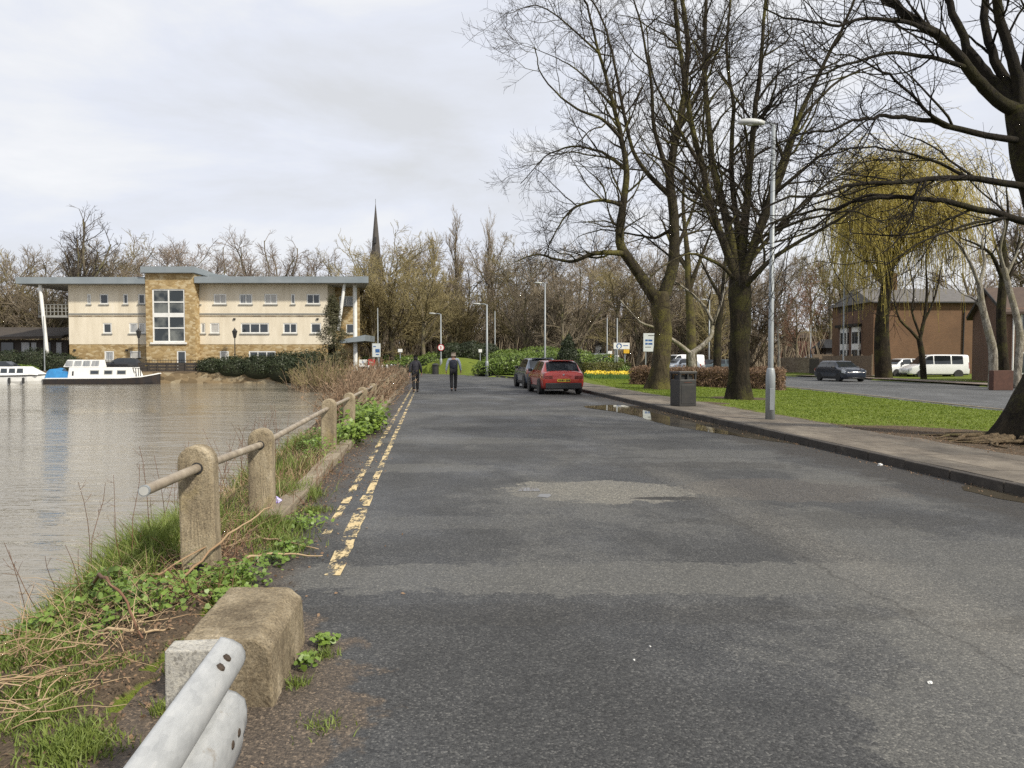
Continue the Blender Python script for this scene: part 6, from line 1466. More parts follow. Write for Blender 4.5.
rowof([('red', 782, 104, 262), ('brown1', 812, 128, 262), ('olive2', 826, 112, 250), ('brown3', 856, 116, 240), ('red', 836, 122, 280), ('thin', 862, 100, 222), ('grey1', 1012, 86, 188), ('grey2', 1040, 80, 200), ('grey1', 985, 98, 232), ('brown3', 905, 110, 262), ('brown3', 945, 112, 268)], 'bare tree standing among the houses beyond the far road', 'trees beyond the far road', 5)
for nm in PR:
    if not PR[nm][2]: plant(nm, 330, 110, 256, 'bare tree in the row behind the roof of the cream building', 'trees behind the cream building')
# far mass of wood that closes the gaps low down
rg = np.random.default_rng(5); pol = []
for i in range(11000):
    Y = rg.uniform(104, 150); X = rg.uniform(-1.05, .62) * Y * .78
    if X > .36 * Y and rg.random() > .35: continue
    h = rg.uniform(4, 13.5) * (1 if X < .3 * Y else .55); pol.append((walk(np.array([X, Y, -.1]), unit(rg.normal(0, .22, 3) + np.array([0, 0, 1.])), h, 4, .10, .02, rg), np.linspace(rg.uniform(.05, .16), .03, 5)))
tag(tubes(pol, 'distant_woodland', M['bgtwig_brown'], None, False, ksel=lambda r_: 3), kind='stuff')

def own_tree(label, paths, fine, tmat, twmat, Pm, seed, name='tree'):
    """paths: [(pixel path, Y0, Y1, r0, r1)]: the first is the trunk, the others limbs"""
    rg = np.random.default_rng(seed); Y = paths[0][1]; b_ = P(*paths[0][0][0], Y); z = gzf(b_.x, Y); B = np.array([b_.x, Y, z]); t_ = thing(name, label, 'tree', tuple(B)); out = [[] for _ in Pm]
    for i, (path, d0, d1, r0, r1) in enumerate(paths):
        pw = [np.array(P(px, py, d0 + (d1 - d0) * k / (len(path) - 1))) - B for k, (px, py) in enumerate(path)]
        if i == 0: pw[0][2] = -.15
        pp = smooth_path(pw, 3); rr2 = np.linspace(r0, r1, len(pp))
        tubes([(pp, rr2)], 'trunk' if i == 0 else 'limb', tmat, t_, True, ksel=lambda r_: 10)
        if i or fine: spawn(pp, rr2, 0, Pm, out, rg)
    if out[0]: tubes([b2 for o in out for b2 in o], 'crown', twmat, t_)
    return t_
PM_S = [dict(dens=1.3, L=2.2, ang=42, n=5, wob=.12, up=.05, r=.05, t0=.3, tip=1, rmin=.02), dict(dens=2.0, L=1.0, ang=40, n=3, wob=.14, up=.05, r=.022, t0=.15, tip=1, rmin=.013), dict(dens=2.6, L=.5, ang=40, n=2, wob=.15, up=.05, r=.013, t0=.1, rmin=.01)]
own_tree('pale leaning forked trunk behind the brown hedge and litter bin', [([(694, 372), (692, 362), (691, 352)], 47, 47, .24, .22), ([(691, 354), (680, 345), (670, 338), (656, 328), (640, 322), (620, 300)], 47, 46, .15, .04), ([(692, 353), (702, 346), (711, 336), (712, 322), (704, 306), (690, 292), (665, 275)], 47, 48, .17, .05), ([(712, 326), (722, 300), (726, 272)], 48, 48, .10, .04)], 0, M['birch'], M['twig'], PM_S, 41)
own_tree('straight dark trunk behind the brown hedge, right of the pale forked trunk', [([(692, 366), (691, 330), (689, 290), (687, 250), (683, 205), (686, 160)], 55, 55, .42, .04), ([(689, 290), (700, 260), (712, 230)], 55, 54, .2, .05), ([(688, 270), (672, 245), (662, 220)], 55, 56, .2, .05)], 0, M['bark_moss'], M['twig'], PM_S, 42)
own_tree('dark trunk close behind the mossy tree left of the litter bin', [([(717, 366), (718, 330), (722, 300), (726, 250), (724, 210)], 60, 60, .34, .04), ([(722, 300), (708, 275), (696, 250)], 60, 60, .16, .05), ([(724, 280), (738, 262), (752, 240)], 60, 60, .16, .05)], 0, M['bark_dark'], M['twig'], PM_S, 43)
own_tree('white-barked birch leaning left beside the short red brick wall', [([(993, 376), (993, 352), (988, 330), (982, 305), (979, 280)], 42, 42, .26, .15), ([(979, 285), (970, 262), (955, 240), (938, 225)], 42, 41, .11, .03), ([(980, 282), (985, 262), (982, 240), (990, 215)], 42, 43, .11, .03), ([(986, 320), (975, 300), (960, 292), (945, 270)], 42, 42.5, .06, .02)], 0, M['birch'], M['twig'], PM_S, 44, 'birch_tree')
own_tree('dark slim trunk directly right of the white-barked birch', [([(1006, 374), (1002, 345), (1001, 310), (1004, 270), (1002, 240)], 44, 44, .30, .2), ([(1002, 300), (1012, 270), (1020, 235)], 44, 44, .14, .04), ([(1003, 280), (992, 255), (978, 245), (960, 238)], 44, 43, .13, .03), ([(1002, 242), (1008, 215), (1006, 185)], 44, 44, .14, .03)], 0, M['bark_dark'], M['twig'], PM_S, 45)
own_tree('pale crooked trunk bending over the dark slim one', [([(1016, 376), (1020, 340), (1017, 318), (1010, 292), (1004, 268)], 43, 43, .22, .15), ([(1005, 272), (1000, 250), (1005, 225), (1000, 200)], 43, 42, .10, .03), ([(1006, 276), (1016, 255), (1024, 235)], 43, 43, .10, .03)], 0, M['birch'], M['twig'], PM_S, 46)
own_tree('small bare tree with curved limbs in front of the white van', [([(924, 377), (922, 355), (919, 338)], 58, 58, .24, .2), ([(919, 340), (910, 330), (900, 320), (895, 305), (893, 292)], 58, 58, .13, .03), ([(920, 338), (925, 315), (927, 290), (926, 262), (928, 230)], 58, 58, .15, .03), ([(922, 325), (932, 305), (938, 285), (942, 262)], 58, 57.5, .10, .03), ([(920, 335), (912, 312), (914, 290), (908, 262)], 58, 58.5, .10, .03)], 0, M['bark_dark'], M['twig'], PM_S, 47)
own_tree('slim pale young trunk on the lawn corner by the far road', [([(779, 366), (779, 350), (778, 335), (777, 318)], 62, 62, .12, .07), ([(778, 330), (772, 310), (770, 290)], 62, 62, .05, .02), ([(777, 322), (783, 305), (786, 285)], 62, 62, .05, .02)], 1, M['birch'], M['bgtwig_red'], PM_S, 48, 'young_tree')

# ---- weeping willow
wY = 61.0; wb = P(884, 378, wY); rg = np.random.default_rng(77)
wt = thing('willow_tree', 'weeping willow with hanging yellow-green strands in front of the brown brick house', 'tree', (wb.x, wY, gzf(wb.x, wY))); WB = np.array([wb.x, wY, gzf(wb.x, wY)])
def wp(px, py, Y): return np.array(P(px, py, Y)) - WB
tp_ = smooth_path([np.array([0, 0, -.2]), wp(882, 350, wY), wp(882, 320, wY), wp(886, 290, wY), wp(890, 260, wY)], 3)
tubes([(tp_, np.linspace(.68, .34, len(tp_)))], 'trunk', M['bark_dark'], wt, True, ksel=lambda r_: 14)
tips = []
for path, d1 in (([(886, 290), (872, 240), (862, 195), (852, 172)], 57), ([(888, 285), (888, 230), (885, 180), (878, 160)], 63), ([(890, 270), (905, 220), (918, 180), (922, 158)], 60), ([(890, 268), (925, 225), (945, 190), (958, 170)], 62), ([(889, 275), (902, 235), (900, 190), (900, 156)], 58), ([(887, 288), (867, 260), (856, 225), (852, 200)], 63), ([(891, 262), (930, 235), (950, 205), (960, 185)], 58), ([(888, 280), (880, 240), (868, 210), (870, 175)], 65)):
    pw = [wp(px, py, wY + (d1 - wY) * k / (len(path) - 1)) for k, (px, py) in enumerate(path)]; pp = smooth_path(pw, 4); rr2 = np.linspace(.24, .05, len(pp)); tubes([(pp, rr2)], 'limb', M['limb_moss'], wt, True, ksel=lambda r_: 8)
    o1 = [[], []]; spawn(pp, rr2, 0, [dict(dens=1.5, L=3.0, ang=55, n=6, wob=.12, up=.02, r=.06, t0=.3, tip=1, rmin=.03), dict(dens=1.2, L=1.4, ang=50, n=4, wob=.12, up=-.05, r=.03, t0=.2, tip=1, rmin=.018)], o1, rg)
    tubes(o1[0] + o1[1], 'branches', M['twig'], wt); tips += [p for b_ in o1[0] + o1[1] for p in b_[0][2:]] + [p for p in pp[4:]]
st = []; tips = np.array(tips)
for i in range(3300):
    p = tips[rg.integers(len(tips))] + rg.normal(0, .25, 3); L_ = rg.uniform(1.2, 6.0) * (1 if rg.random() > .25 else 1.5); L_ = min(L_, p[2] - 2.6)
    if L_ < .8: continue
    st.append((walk(p, unit(rg.normal(0, .5, 3) + np.array([0, 0, .1])), L_, 6, .06, -.55, rg), np.linspace(.016, .012, 7)))
tubes(st, 'strands', M['willow'], wt, ksel=lambda r_: 3)
# tiny leaves along the strands
def hexleaves(Cn, size, nrm, rg):
    n = len(Cn); d = nrm + rg.normal(0, .5, (n, 3)); d /= np.linalg.norm(d, axis=1, keepdims=True); q = rg.normal(0, 1, (n, 3)); a = np.cross(d, q); a /= np.linalg.norm(a, axis=1, keepdims=True) + 1e-9; b_ = np.cross(d, a); s = (size * rg.uniform(.55, 1.4, n))[:, None]
    V = np.stack([Cn + s * (b_ * y_ + a * x_ + d * (.22 * abs(x_))) for x_, y_ in ((0, -.75), (.75, -.8), (.95, .1), (.45, .7), (0, 1.15), (-.45, .7), (-.95, .1), (-.75, -.8))], 1).reshape(-1, 3)
    return V, np.arange(8 * n).reshape(-1, 8)
def leaves(Cn, size, nrm=None, aspect=.5, rg=rng, droop=0, up=None):
    n = len(Cn); d = rg.normal(0, 1, (n, 3)) if nrm is None else nrm + rg.normal(0, .55, (n, 3)); d /= np.linalg.norm(d, axis=1, keepdims=True)
    q = rg.normal(0, 1, (n, 3)); 
    if up is not None: q = q * .35 + np.array([0, 0, up])
    a = np.cross(d, q); a /= np.linalg.norm(a, axis=1, keepdims=True) + 1e-9; b_ = np.cross(d, a)
    s = (size * rg.uniform(.6, 1.35, n))[:, None]; fold = d * s * .18
    V = np.stack([Cn - b_ * s, Cn + a * s * aspect + fold, Cn + b_ * s, Cn - a * s * aspect + fold], 1).reshape(-1, 3)
    return V, np.arange(4 * n).reshape(-1, 4)
lc = np.concatenate([p[0][1:] + rg.normal(0, .05, (6, 3)) for p in st for _ in (0, 1)]); V_, F_ = leaves(lc, .055, None, .3, rg); npmesh('leaves', V_, F_, M['willow'], wt)

# ---------------------------------------------------------------- hedges and shrubs
def blob_pts(bl, n, rg, lump=.16, jit=.06, zmin=.0):
    """points near the surface of a union of ellipsoids, with outward normals"""
    bl = np.array(bl, float); area = bl[:, 3] * bl[:, 4] + bl[:, 4] * bl[:, 5] + bl[:, 3] * bl[:, 5]; w = area / area.sum(); P_, N_ = [], []
    ch = rg.choice(len(bl), n * 2, p=w); d = rg.normal(0, 1, (n * 2, 3)); d /= np.linalg.norm(d, axis=1, keepdims=True); d[:, 2] = np.where(d[:, 2] < -.3, -d[:, 2], d[:, 2])
    r_ = bl[ch, 3:6]; c = bl[ch, :3]
    sc2 = 1 + lump * (sn(c[:, 0] + d[:, 0] * 2.2, d[:, 1] * 2.2 + d[:, 2] * 2.7, 2.1) * .6) + rg.normal(0, jit, n * 2)
    p = c + d * r_ * sc2[:, None]; nn = d / r_; nn /= np.linalg.norm(nn, axis=1, keepdims=True)
    inside = np.zeros(n * 2, bool)
    for k in range(len(bl)):
        q = (((p - bl[k, :3]) / (bl[k, 3:6] * .86)) ** 2).sum(1) < 1; inside |= q & (ch != k)
    ok = ~inside & (p[:, 2] > zmin); return p[ok][:n], nn[ok][:n]
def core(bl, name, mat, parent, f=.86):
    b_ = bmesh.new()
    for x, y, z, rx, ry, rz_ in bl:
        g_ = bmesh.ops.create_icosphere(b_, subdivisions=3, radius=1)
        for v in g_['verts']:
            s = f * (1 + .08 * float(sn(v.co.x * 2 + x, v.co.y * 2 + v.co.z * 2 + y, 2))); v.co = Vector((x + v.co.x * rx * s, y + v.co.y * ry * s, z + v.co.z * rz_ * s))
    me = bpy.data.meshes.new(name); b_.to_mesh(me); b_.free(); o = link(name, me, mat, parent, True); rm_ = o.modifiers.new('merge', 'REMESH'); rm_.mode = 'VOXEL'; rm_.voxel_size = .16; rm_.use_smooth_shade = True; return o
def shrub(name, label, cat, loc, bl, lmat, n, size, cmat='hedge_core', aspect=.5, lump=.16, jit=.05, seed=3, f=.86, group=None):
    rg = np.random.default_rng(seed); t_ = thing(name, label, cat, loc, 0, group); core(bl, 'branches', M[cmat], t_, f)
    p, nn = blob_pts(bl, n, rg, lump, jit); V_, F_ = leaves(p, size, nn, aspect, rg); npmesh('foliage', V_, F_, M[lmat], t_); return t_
def row(x0, y0, x1, y1, k, r_, h, seed=0, flat=1.0):
    rd = random.Random(seed); out = []
    for i in range(k):
        f = i / max(1, k - 1); out.append((x0 + (x1 - x0) * f, y0 + (y1 - y0) * f + rd.uniform(-.15, .15), h * .45, r_ * rd.uniform(.9, 1.2), r_ * rd.uniform(.9, 1.15), h * .58 * rd.uniform(.92, 1.08)))
    return out
def boxhedge(name, label, a, c, w, h, lmat, cmat, n, size, seed, aspect=.55):
    """a trimmed hedge from a to c"""
    rg = np.random.default_rng(seed); a = np.array(a, float); c = np.array(c, float); L_ = np.linalg.norm(c - a); u = (c - a) / L_; v = np.array([-u[1], u[0]]); z0 = min(gzf(*a), gzf(*c))
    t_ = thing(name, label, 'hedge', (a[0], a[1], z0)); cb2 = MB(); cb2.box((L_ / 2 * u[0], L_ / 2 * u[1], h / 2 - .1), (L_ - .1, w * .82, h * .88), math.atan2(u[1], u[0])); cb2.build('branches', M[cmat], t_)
    s = rg.random(n); fc = rg.choice(5, n, p=[.36, .30, .26, .04, .04]); tt = rg.random(n) * L_; zz = rg.random(n) * h; ww = (rg.random(n) - .5) * w
    tt = np.where(fc == 3, 0, np.where(fc == 4, L_, tt)); ww = np.where(fc == 0, -w / 2, np.where(fc == 1, w / 2, ww)); zz = np.where(fc == 2, h, zz)
    lum = .07 * sn(tt, zz * 2, 2.2) + rg.normal(0, .045, n); nx_ = np.where(fc == 0, -1., np.where(fc == 1, 1., 0)); nz_ = (fc == 2) * 1.
    tn = np.where(fc == 3, -1., np.where(fc == 4, 1., 0.)); ww = ww + nx_ * lum; zz = np.maximum(zz + nz_ * lum * 1.3, .02); tt = tt + tn * lum
    p = np.stack([u[0] * tt + v[0] * ww, u[1] * tt + v[1] * ww, zz], 1); nn = np.stack([v[0] * nx_ + u[0] * tn, v[1] * nx_ + u[1] * tn, nz_], 1)
    V_, F_ = leaves(p, size, nn, aspect, rg); npmesh('foliage', V_, F_, M[lmat], t_); return t_

mY = 63.0
m0 = lambda px, Y=mY: PX(px, Y)
shrub('hedge_mound', 'bright green clipped laurel mound behind the parked cars', 'hedge', (m0(520), mY, gzf(m0(520), mY)), [(0, 0, .5, 2.6, 2.0, 1.25), (2.2, .8, .55, 2.2, 1.8, 1.3), (-2.0, .3, .35, 1.9, 1.7, .95), (1.0, -1.0, .3, 2.0, 1.4, 1.0)], 'hedge_green', 9000, .085, seed=4)
shrub('hedge_mound', 'taller dark green shrub mass behind the bright laurel mound', 'hedge', (m0(548, 70), 70, 0), [(-3.5, 0, .8, 2.6, 1.8, 1.4), (-.5, .4, .9, 2.8, 1.8, 1.6), (2.4, 0, .8, 2.4, 1.7, 1.4), (5.0, -.6, .6, 2.2, 1.6, 1.2)], 'hedge_green', 9000, .085, seed=5)
shrub('evergreen_shrub', 'dark pointed evergreen shrub rising above the parked cars', 'shrub', (m0(568, 61), 61, 0), [(0, 0, .7, 1.1, 1.0, 1.0), (.05, 0, 1.5, .85, .8, .9), (0, .05, 2.3, .55, .5, .8), (.05, 0, 2.9, .25, .25, .5)], 'hedge_dark', 5000, .07, seed=6)
shrub('evergreen_shrub', 'dark clipped evergreen block right of the man walking', 'shrub', (m0(469, 76), 76, gzf(m0(469, 76), 76)), [(-1.6, 0, .9, 1.5, 1.2, 1.15), (.2, 0, 1.0, 1.6, 1.2, 1.2), (1.8, .3, .9, 1.4, 1.1, 1.1)], 'hedge_dark', 5500, .08, seed=7)
shrub('shrub', 'low yellow-green shrubs at the far grass edge between the walkers', 'shrub', (m0(424, 79), 79, 0), [(-3.0, 0, .4, 1.6, 1.1, .8), (-1.2, .3, .6, 1.7, 1.1, 1.1), (1.0, 0, .7, 1.9, 1.2, 1.25), (3.0, .5, .6, 1.7, 1.1, 1.1)], 'hedge_green', 6000, .08, seed=8)
shrub('shrub', 'low russet shrubs behind the white bollards', 'shrub', (m0(391, 82), 82, 0), [(-1.9, 0, .35, 1.6, 1, .75), (-.2, .2, .4, 1.6, 1, .8), (1.5, 0, .35, 1.6, 1, .75)], 'rust', 4500, .06, seed=9)
shrub('shrub', 'low dark green shrub behind the woman walker', 'shrub', (m0(405, 76), 76, 0), [(-1, 0, .25, 1.2, .9, .6), (.9, 0, .25, 1.2, .9, .65)], 'hedge_dark', 2500, .06, seed=10)
shrub('shrub', 'leafy green shrubs below the trees behind the white bollards', 'shrub', (m0(392, 92), 92, 0), [(-2.4, 0, .6, 2.2, 1.2, 1.1), (0, 0, .6, 2.2, 1.2, 1.2), (2.4, 0, .6, 2.2, 1.2, 1.0)], 'hedge_green', 4000, .09, seed=12)
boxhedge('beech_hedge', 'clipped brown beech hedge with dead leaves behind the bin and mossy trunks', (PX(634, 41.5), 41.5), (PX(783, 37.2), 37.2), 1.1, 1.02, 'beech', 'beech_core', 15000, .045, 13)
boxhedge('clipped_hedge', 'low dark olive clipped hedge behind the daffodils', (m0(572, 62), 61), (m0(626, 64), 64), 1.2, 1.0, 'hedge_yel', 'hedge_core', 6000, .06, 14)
shrub('shrub', 'green rounded shrub at the right end of the low olive hedge', 'shrub', (m0(621, 64), 63.4, 0), [(0, 0, .3, .9, .8, .7)], 'hedge_green', 1500, .06, seed=15)
qY = 76.4
shrub('evergreen_bush', 'dark evergreen hedge overhanging the quay wall in front of the right wing', 'hedge', (m0(265, qY), qY - .4, 0), [(-5.2, .1, .55, 1.5, 1.0, .9), (-3.0, .0, .45, 1.9, 1.1, 1.15), (-.4, -.1, .4, 2.0, 1.2, 1.3), (2.2, -.3, .35, 2.1, 1.3, 1.6), (4.4, -.4, .3, 2.1, 1.3, 1.75), (6.3, -.4, .2, 1.6, 1.2, 1.6)], 'hedge_dark', 13000, .085, seed=16, lump=.3, jit=.09)
shrub('evergreen_bush', 'dark green bushes behind the stern of the narrowboat', 'hedge', (m0(33, 78.6), 78.6, 0), [(-5, 0, .5, 1.8, 1.2, 1.1), (-2.5, 0, .7, 2.2, 1.2, 1.5), (.3, 0, .8, 2.2, 1.3, 1.55), (3, 0, .6, 2.0, 1.2, 1.3), (-7.5, 0, .5, 1.8, 1.2, 1.0)], 'hedge_dark', 8000, .085, seed=17, lump=.25)
shrub('shrub', 'yellow-green shrub between the cruiser and the blue tarpaulin', 'shrub', (m0(24, 77.3), 77.3, 0), [(-.6, 0, .25, .9, .6, .6), (.5, 0, .2, .9, .6, .55)], 'leafy', 2000, .07, seed=18)
cY = 68.5; cz = gzf(m0(334, cY), cY)
ct = thing('evergreen_tree', 'narrow olive evergreen tree at the waterside before the right end of the cream building', 'tree', (m0(333, cY), cY, -.6)); rg = np.random.default_rng(19)
MB().tube([(0, 0, -.8), (.05, 0, 3.5), (-.05, .02, 7.5)], [.16, .09, .02], 8).build('trunk', M['bark_dark'], ct)
pp = []; nn = []
for i in range(560):
    z = rg.random() ** .8 * 7.3 + .3; rr2 = (2.0 * max(0, 1 - z / 7.8) ** .75 + .06) * rg.uniform(.35, 1.05) * (1 + .25 * math.sin(z * 3.1)); a = rg.uniform(0, 6.28); c = np.array([rr2 * math.cos(a), rr2 * math.sin(a), z - .15 * rr2])
    pp.append(c + rg.normal(0, .13, (20, 3))); nn.append(np.tile(np.array([math.cos(a), math.sin(a), .5]), (20, 1)))
V_, F_ = leaves(np.concatenate(pp), .07, np.concatenate(nn), .45, rg); npmesh('crown', V_, F_, M['conifer'], ct)

# daffodil bed and its leaves
rg = np.random.default_rng(21); n = 3600; X = rg.uniform(m0(588, 54), m0(638, 54), n); Y = rg.uniform(51.5, 57, n); Z = gz(X, Y)
dl = np.stack([X, Y, Z], 1); hh = rg.uniform(.25, .42, n); V_ = np.stack([dl + np.array([-.03, 0, 0]), dl + np.array([.03, 0, 0]), dl + np.stack([rg.normal(0, .06, n), rg.normal(0, .06, n), hh], 1)], 1).reshape(-1, 3)
tag(npmesh('daffodil_leaves', V_, np.arange(3 * n).reshape(-1, 3), M['daffleaf']), kind='stuff')
k = rg.choice(n, 750, replace=False); V_, F_ = leaves(dl[k] + np.stack([rg.normal(0, .03, 750), rg.normal(0, .03, 750), hh[k] + .05], 1), .055, np.tile([0, -.8, .5], (750, 1)), .9, rg); tag(npmesh('daffodils', V_, F_, M['daffodil']), kind='stuff')

# ---------------------------------------------------------------- grass, bank plants
def blades(name, X, Y, Z, h, w, mat, rg, lean=.35):
    n = len(X); a = rg.uniform(0, 6.28, n); b_ = np.stack([X, Y, Z], 1); s = np.stack([np.cos(a), np.sin(a), np.zeros(n)], 1) * (w / 2)[:, None] if hasattr(w, '__len__') else np.stack([np.cos(a), np.sin(a), np.zeros(n)], 1) * w / 2
    dl_ = np.stack([rg.normal(0, lean, n) * h, rg.normal(0, lean, n) * h, h], 1); mid = b_ + dl_ * .55 + np.array([0, 0, .06]) * h[:, None]; tip = b_ + dl_ * np.array([1.35, 1.35, .95])
    V_ = np.stack([b_ - s, b_ + s, mid + s * .7, tip, mid - s * .7], 1).reshape(-1, 3); i = np.arange(n)[:, None] * 5
    F_ = np.concatenate([i + np.array([[0, 1, 2, 4]]), ]); me_f = F_
    o = npmesh(name, V_, np.concatenate([F_, i + np.array([[4, 2, 3, 3]])]) if False else F_, mat)
    # add the tips as triangles in the same mesh
    b2 = bmesh.new(); b2.from_mesh(o.data); b2.verts.ensure_lookup_table()
    for q in range(n):
        try: b2.faces.new((b2.verts[q * 5 + 4], b2.verts[q * 5 + 2], b2.verts[q * 5 + 3]))
        except ValueError: pass
    b2.to_mesh(o.data); b2.free(); return o
rg = np.random.default_rng(33)
n = 120000; Y = 11 + 42 * rg.random(n) ** 1.35; X = rg.uniform(5.0, 15.6, n); pr = X - ip(RR, Y); so_ = soil_amt(X, Y); ok = (pr > 1.9 + .2 * rg.random(n)) & (rg.random(n) > so_ * 1.5) & (X < ip(ML, Y) - .15)
X, Y = X[ok], Y[ok]; tag(blades('lawn_grass', X, Y, gz(X, Y) - .01, rg.uniform(.018, .05, len(X)), .013 + .0006 * Y, M['grassblade'], rg, .5), kind='stuff')
X, Y, H_ = [], [], []
for cx, cy, r_, n, h in ((-3.0, 5.9, .42, 2600, .34), (-2.8, 5.3, .25, 700, .26), (-3.0, 5.0, .25, 800, .2), (-3.05, 6.9, .4, 1400, .3), (-2.85, 4.5, .28, 900, .16), (-2.6, 4.05, .2, 500, .12), (-2.15, 6.7, .25, 500, .18), (-1.95, 6.3, .22, 350, .12), (-2.6, 8.3, .4, 900, .2), (-2.3, 8.4, .16, 300, .12), (-1.85, 6.0, .18, 260, .08),
                         (-2.2, 3.5, .16, 1300, .06), (-2.02, 3.2, .13, 900, .055), (-1.74, 2.95, .14, 1200, .06), (-2.55, 3.85, .14, 500, .08), (-1.5, 3.3, .07, 160, .07), (-1.62, 3.8, .10, 250, .12), (-2.0, 3.75, .12, 260, .06), (-2.3, 3.9, .12, 300, .08), (-3.3, 10, .5, 1200, .3), (-3.6, 13, .6, 1200, .3), (-1.9, 5.0, .14, 250, .12), (-2.9, 9.3, .2, 300, .12), (-2.0, 7.6, .14, 300, .08), (-.98, 3.9, .06, 120, .05), (-1.02, 3.55, .05, 90, .05), (-.8, 3.15, .08, 120, .04)):
    X.append(rg.normal(cx, r_ * .6, n)); Y.append(rg.normal(cy, r_ * .6, n)); H_.append(rg.uniform(.45, 1.15, n) * h)
X, Y, H_ = map(np.concatenate, (X, Y, H_)); Z = np.where((X > xL(Y) + .0), .0, gz(X, Y)); ok = (Z > -.75); X, Y, Z, H_ = X[ok], Y[ok], Z[ok], H_[ok]
tag(blades('bank_grass', X, Y, Z - .01, H_, .0075, M['bankgrass'], rg, .38), kind='stuff')
n = 2800; Y = rg.uniform(3.8, 16, n); X = xL(Y) - rg.uniform(.15, 1.25, n); tag(blades('dry_bank_grass', X, Y, gz(X, Y) - .01, rg.uniform(.05, .3, n), .006, M['drystem'], rg, .7), kind='stuff')
# ivy and nettles: low leafy patches
pts = []
for cx, cy, r_, n, h in ((-2.45, 4.75, .33, 420, .14), (-2.2, 4.6, .25, 300, .14), (-2.75, 4.35, .22, 250, .12), (-2.05, 5.0, .25, 330, .12), (-1.85, 5.15, .16, 240, .14), (-1.75, 4.7, .14, 160, .1), (-2.65, 4.85, .2, 200, .16), (-2.35, 4.25, .2, 120, .08), (-1.82, 5.7, .14, 120, .08), (-1.75, 6.05, .10, 80, .08), (-1.0, 4.05, .06, 60, .06), (-1.03, 3.75, .05, 50, .07), (-1.9, 6.9, .2, 160, .1), (-3.0, 11.6, .25, 420, .3), (-3.15, 12.6, .35, 400, .35)):
    p = np.stack([rg.normal(cx, r_ * .55, n), rg.normal(cy, r_ * .55, n), rg.uniform(.01, h, n)], 1); zz = np.where(p[:, 0] > xL(p[:, 1]), 0, gz(p[:, 0], p[:, 1])); p[:, 2] += zz; pts.append(p)
pts = np.concatenate(pts); V_, F_ = hexleaves(pts, .0155, np.tile([0, -.25, 1.], (len(pts), 1)), rg); tag(npmesh('ivy_and_nettles', V_, F_, M['ivy']), kind='stuff')
# bright leafy clumps growing through the railing onto the kerb
for cx, cy, lab, sz2, seed in ((-2.95, 13.6, 'small bright green leafy clump beside the third railing post', .62, 51), (-3.0, 15.6, 'largest bright green leafy clump spilling over the kerb', 1.0, 52), (-3.35, 17.6, 'bright green leafy clump behind the largest one along the railing', .85, 53)):
    rg2 = np.random.default_rng(seed); t_ = thing('leafy_plant', lab, 'plant', (cx, cy, .04)); st_ = []; lf_ = []
    for i in range(int(70 * sz2)):
        a = rg2.uniform(0, 6.28); d = unit(np.array([math.cos(a) * .7, math.sin(a) * .9, 1.0])); w_ = walk(np.array([rg2.normal(0, .14), rg2.normal(0, .25), 0]) * sz2, d, rg2.uniform(.25, .6) * sz2, 4, .12, .02, rg2); st_.append((w_, np.linspace(.008, .004, 5))); lf_.append(w_[2:].repeat(5, 0) + rg2.normal(0, .07, (15, 3)))
    tubes(st_, 'stems', M['leafy'], t_); lf_ = np.concatenate(lf_); V_, F_ = hexleaves(lf_, .038, np.tile([0, -.3, 1.], (len(lf_), 1)), rg2); npmesh('foliage', V_, F_, M['leafy'], t_)
# dry scrub along the railing
pol = []; lp = []
for i in range(3400):
    Y = 17 + 43 * rg.random() ** .9; xl = float(ip(RL, Y)); f = fx(Y) if Y < 50 else xl - .3; lo = float(ip(BK, Y)) - .1; hi = f + (.12 if Y > 24 else -.12)
    lo = max(lo, f - (.9 if Y < 28 else .9 + .12 * (Y - 28))); X = rg.uniform(lo, hi); h = rg.uniform(.5, 1.3) * (.8 if Y < 26 else 1.0 - .45 * min(1, (Y - 26) / 22)) * (1 + .25 * math.sin(Y * .9)); z = float(gz(np.array([X]), np.array([Y]))[0])
    w_ = walk(np.array([X, Y, z - .05]), unit(rg.normal(0, .35, 3) + np.array([0, 0, 1.])), h * 1.25, 5, .16, -.04, rg); pol.append((w_, np.linspace(.011 + .00012 * Y, .006, 6)))
    if rg.random() < .85: lp.append(w_[2:] + rg.normal(0, .08, (4, 3)))
tag(tubes(pol, 'dry_scrub', M['scrub'], None, False, ksel=lambda r_: 3), kind='stuff'); lp = np.concatenate(lp); V_, F_ = leaves(lp, .045, None, .5, rg); tag(npmesh('dry_scrub_leaves', V_, F_, M['scrub_leaf']), kind='stuff')
for px_, Y, hgt, lab, seed in ((307, 60, 1.7, 'tall bare brown waterside bush below the narrow evergreen tree', 61), (322, 56, 2.6, 'tangled bare bush in front of the narrow evergreen tree', 62), (345, 58, 2.2, 'bare tan bush at the water end of the railing scrub', 63)):
    rg2 = np.random.default_rng(seed); x = PX(px_, Y); t_ = thing('bare_bush', lab, 'bush', (x, Y, -.9)); po = [[], []]
    stems = []
    for i in range(70):
        w_ = walk(np.array([rg2.normal(0, .8), rg2.normal(0, .5), -.2]), unit(rg2.normal(0, .3, 3) + np.array([0, 0, 1.])), hgt * rg2.uniform(.6, 1.2), 6, .1, .0, rg2); r_ = np.linspace(.028, .01, 7); stems.append((w_, r_)); spawn(w_, r_, 0, [dict(dens=3, L=.8, ang=38, n=3, wob=.14, up=.04, r=.014, t0=.2, rmin=.01), dict(dens=3, L=.35, ang=38, n=2, wob=.14, up=.03, r=.01, rmin=.008)], po, rg2)
    tubes(stems, 'stems', M['scrub'], t_); tubes(po[0] + po[1], 'twigs', M['bgtwig_olive'], t_)
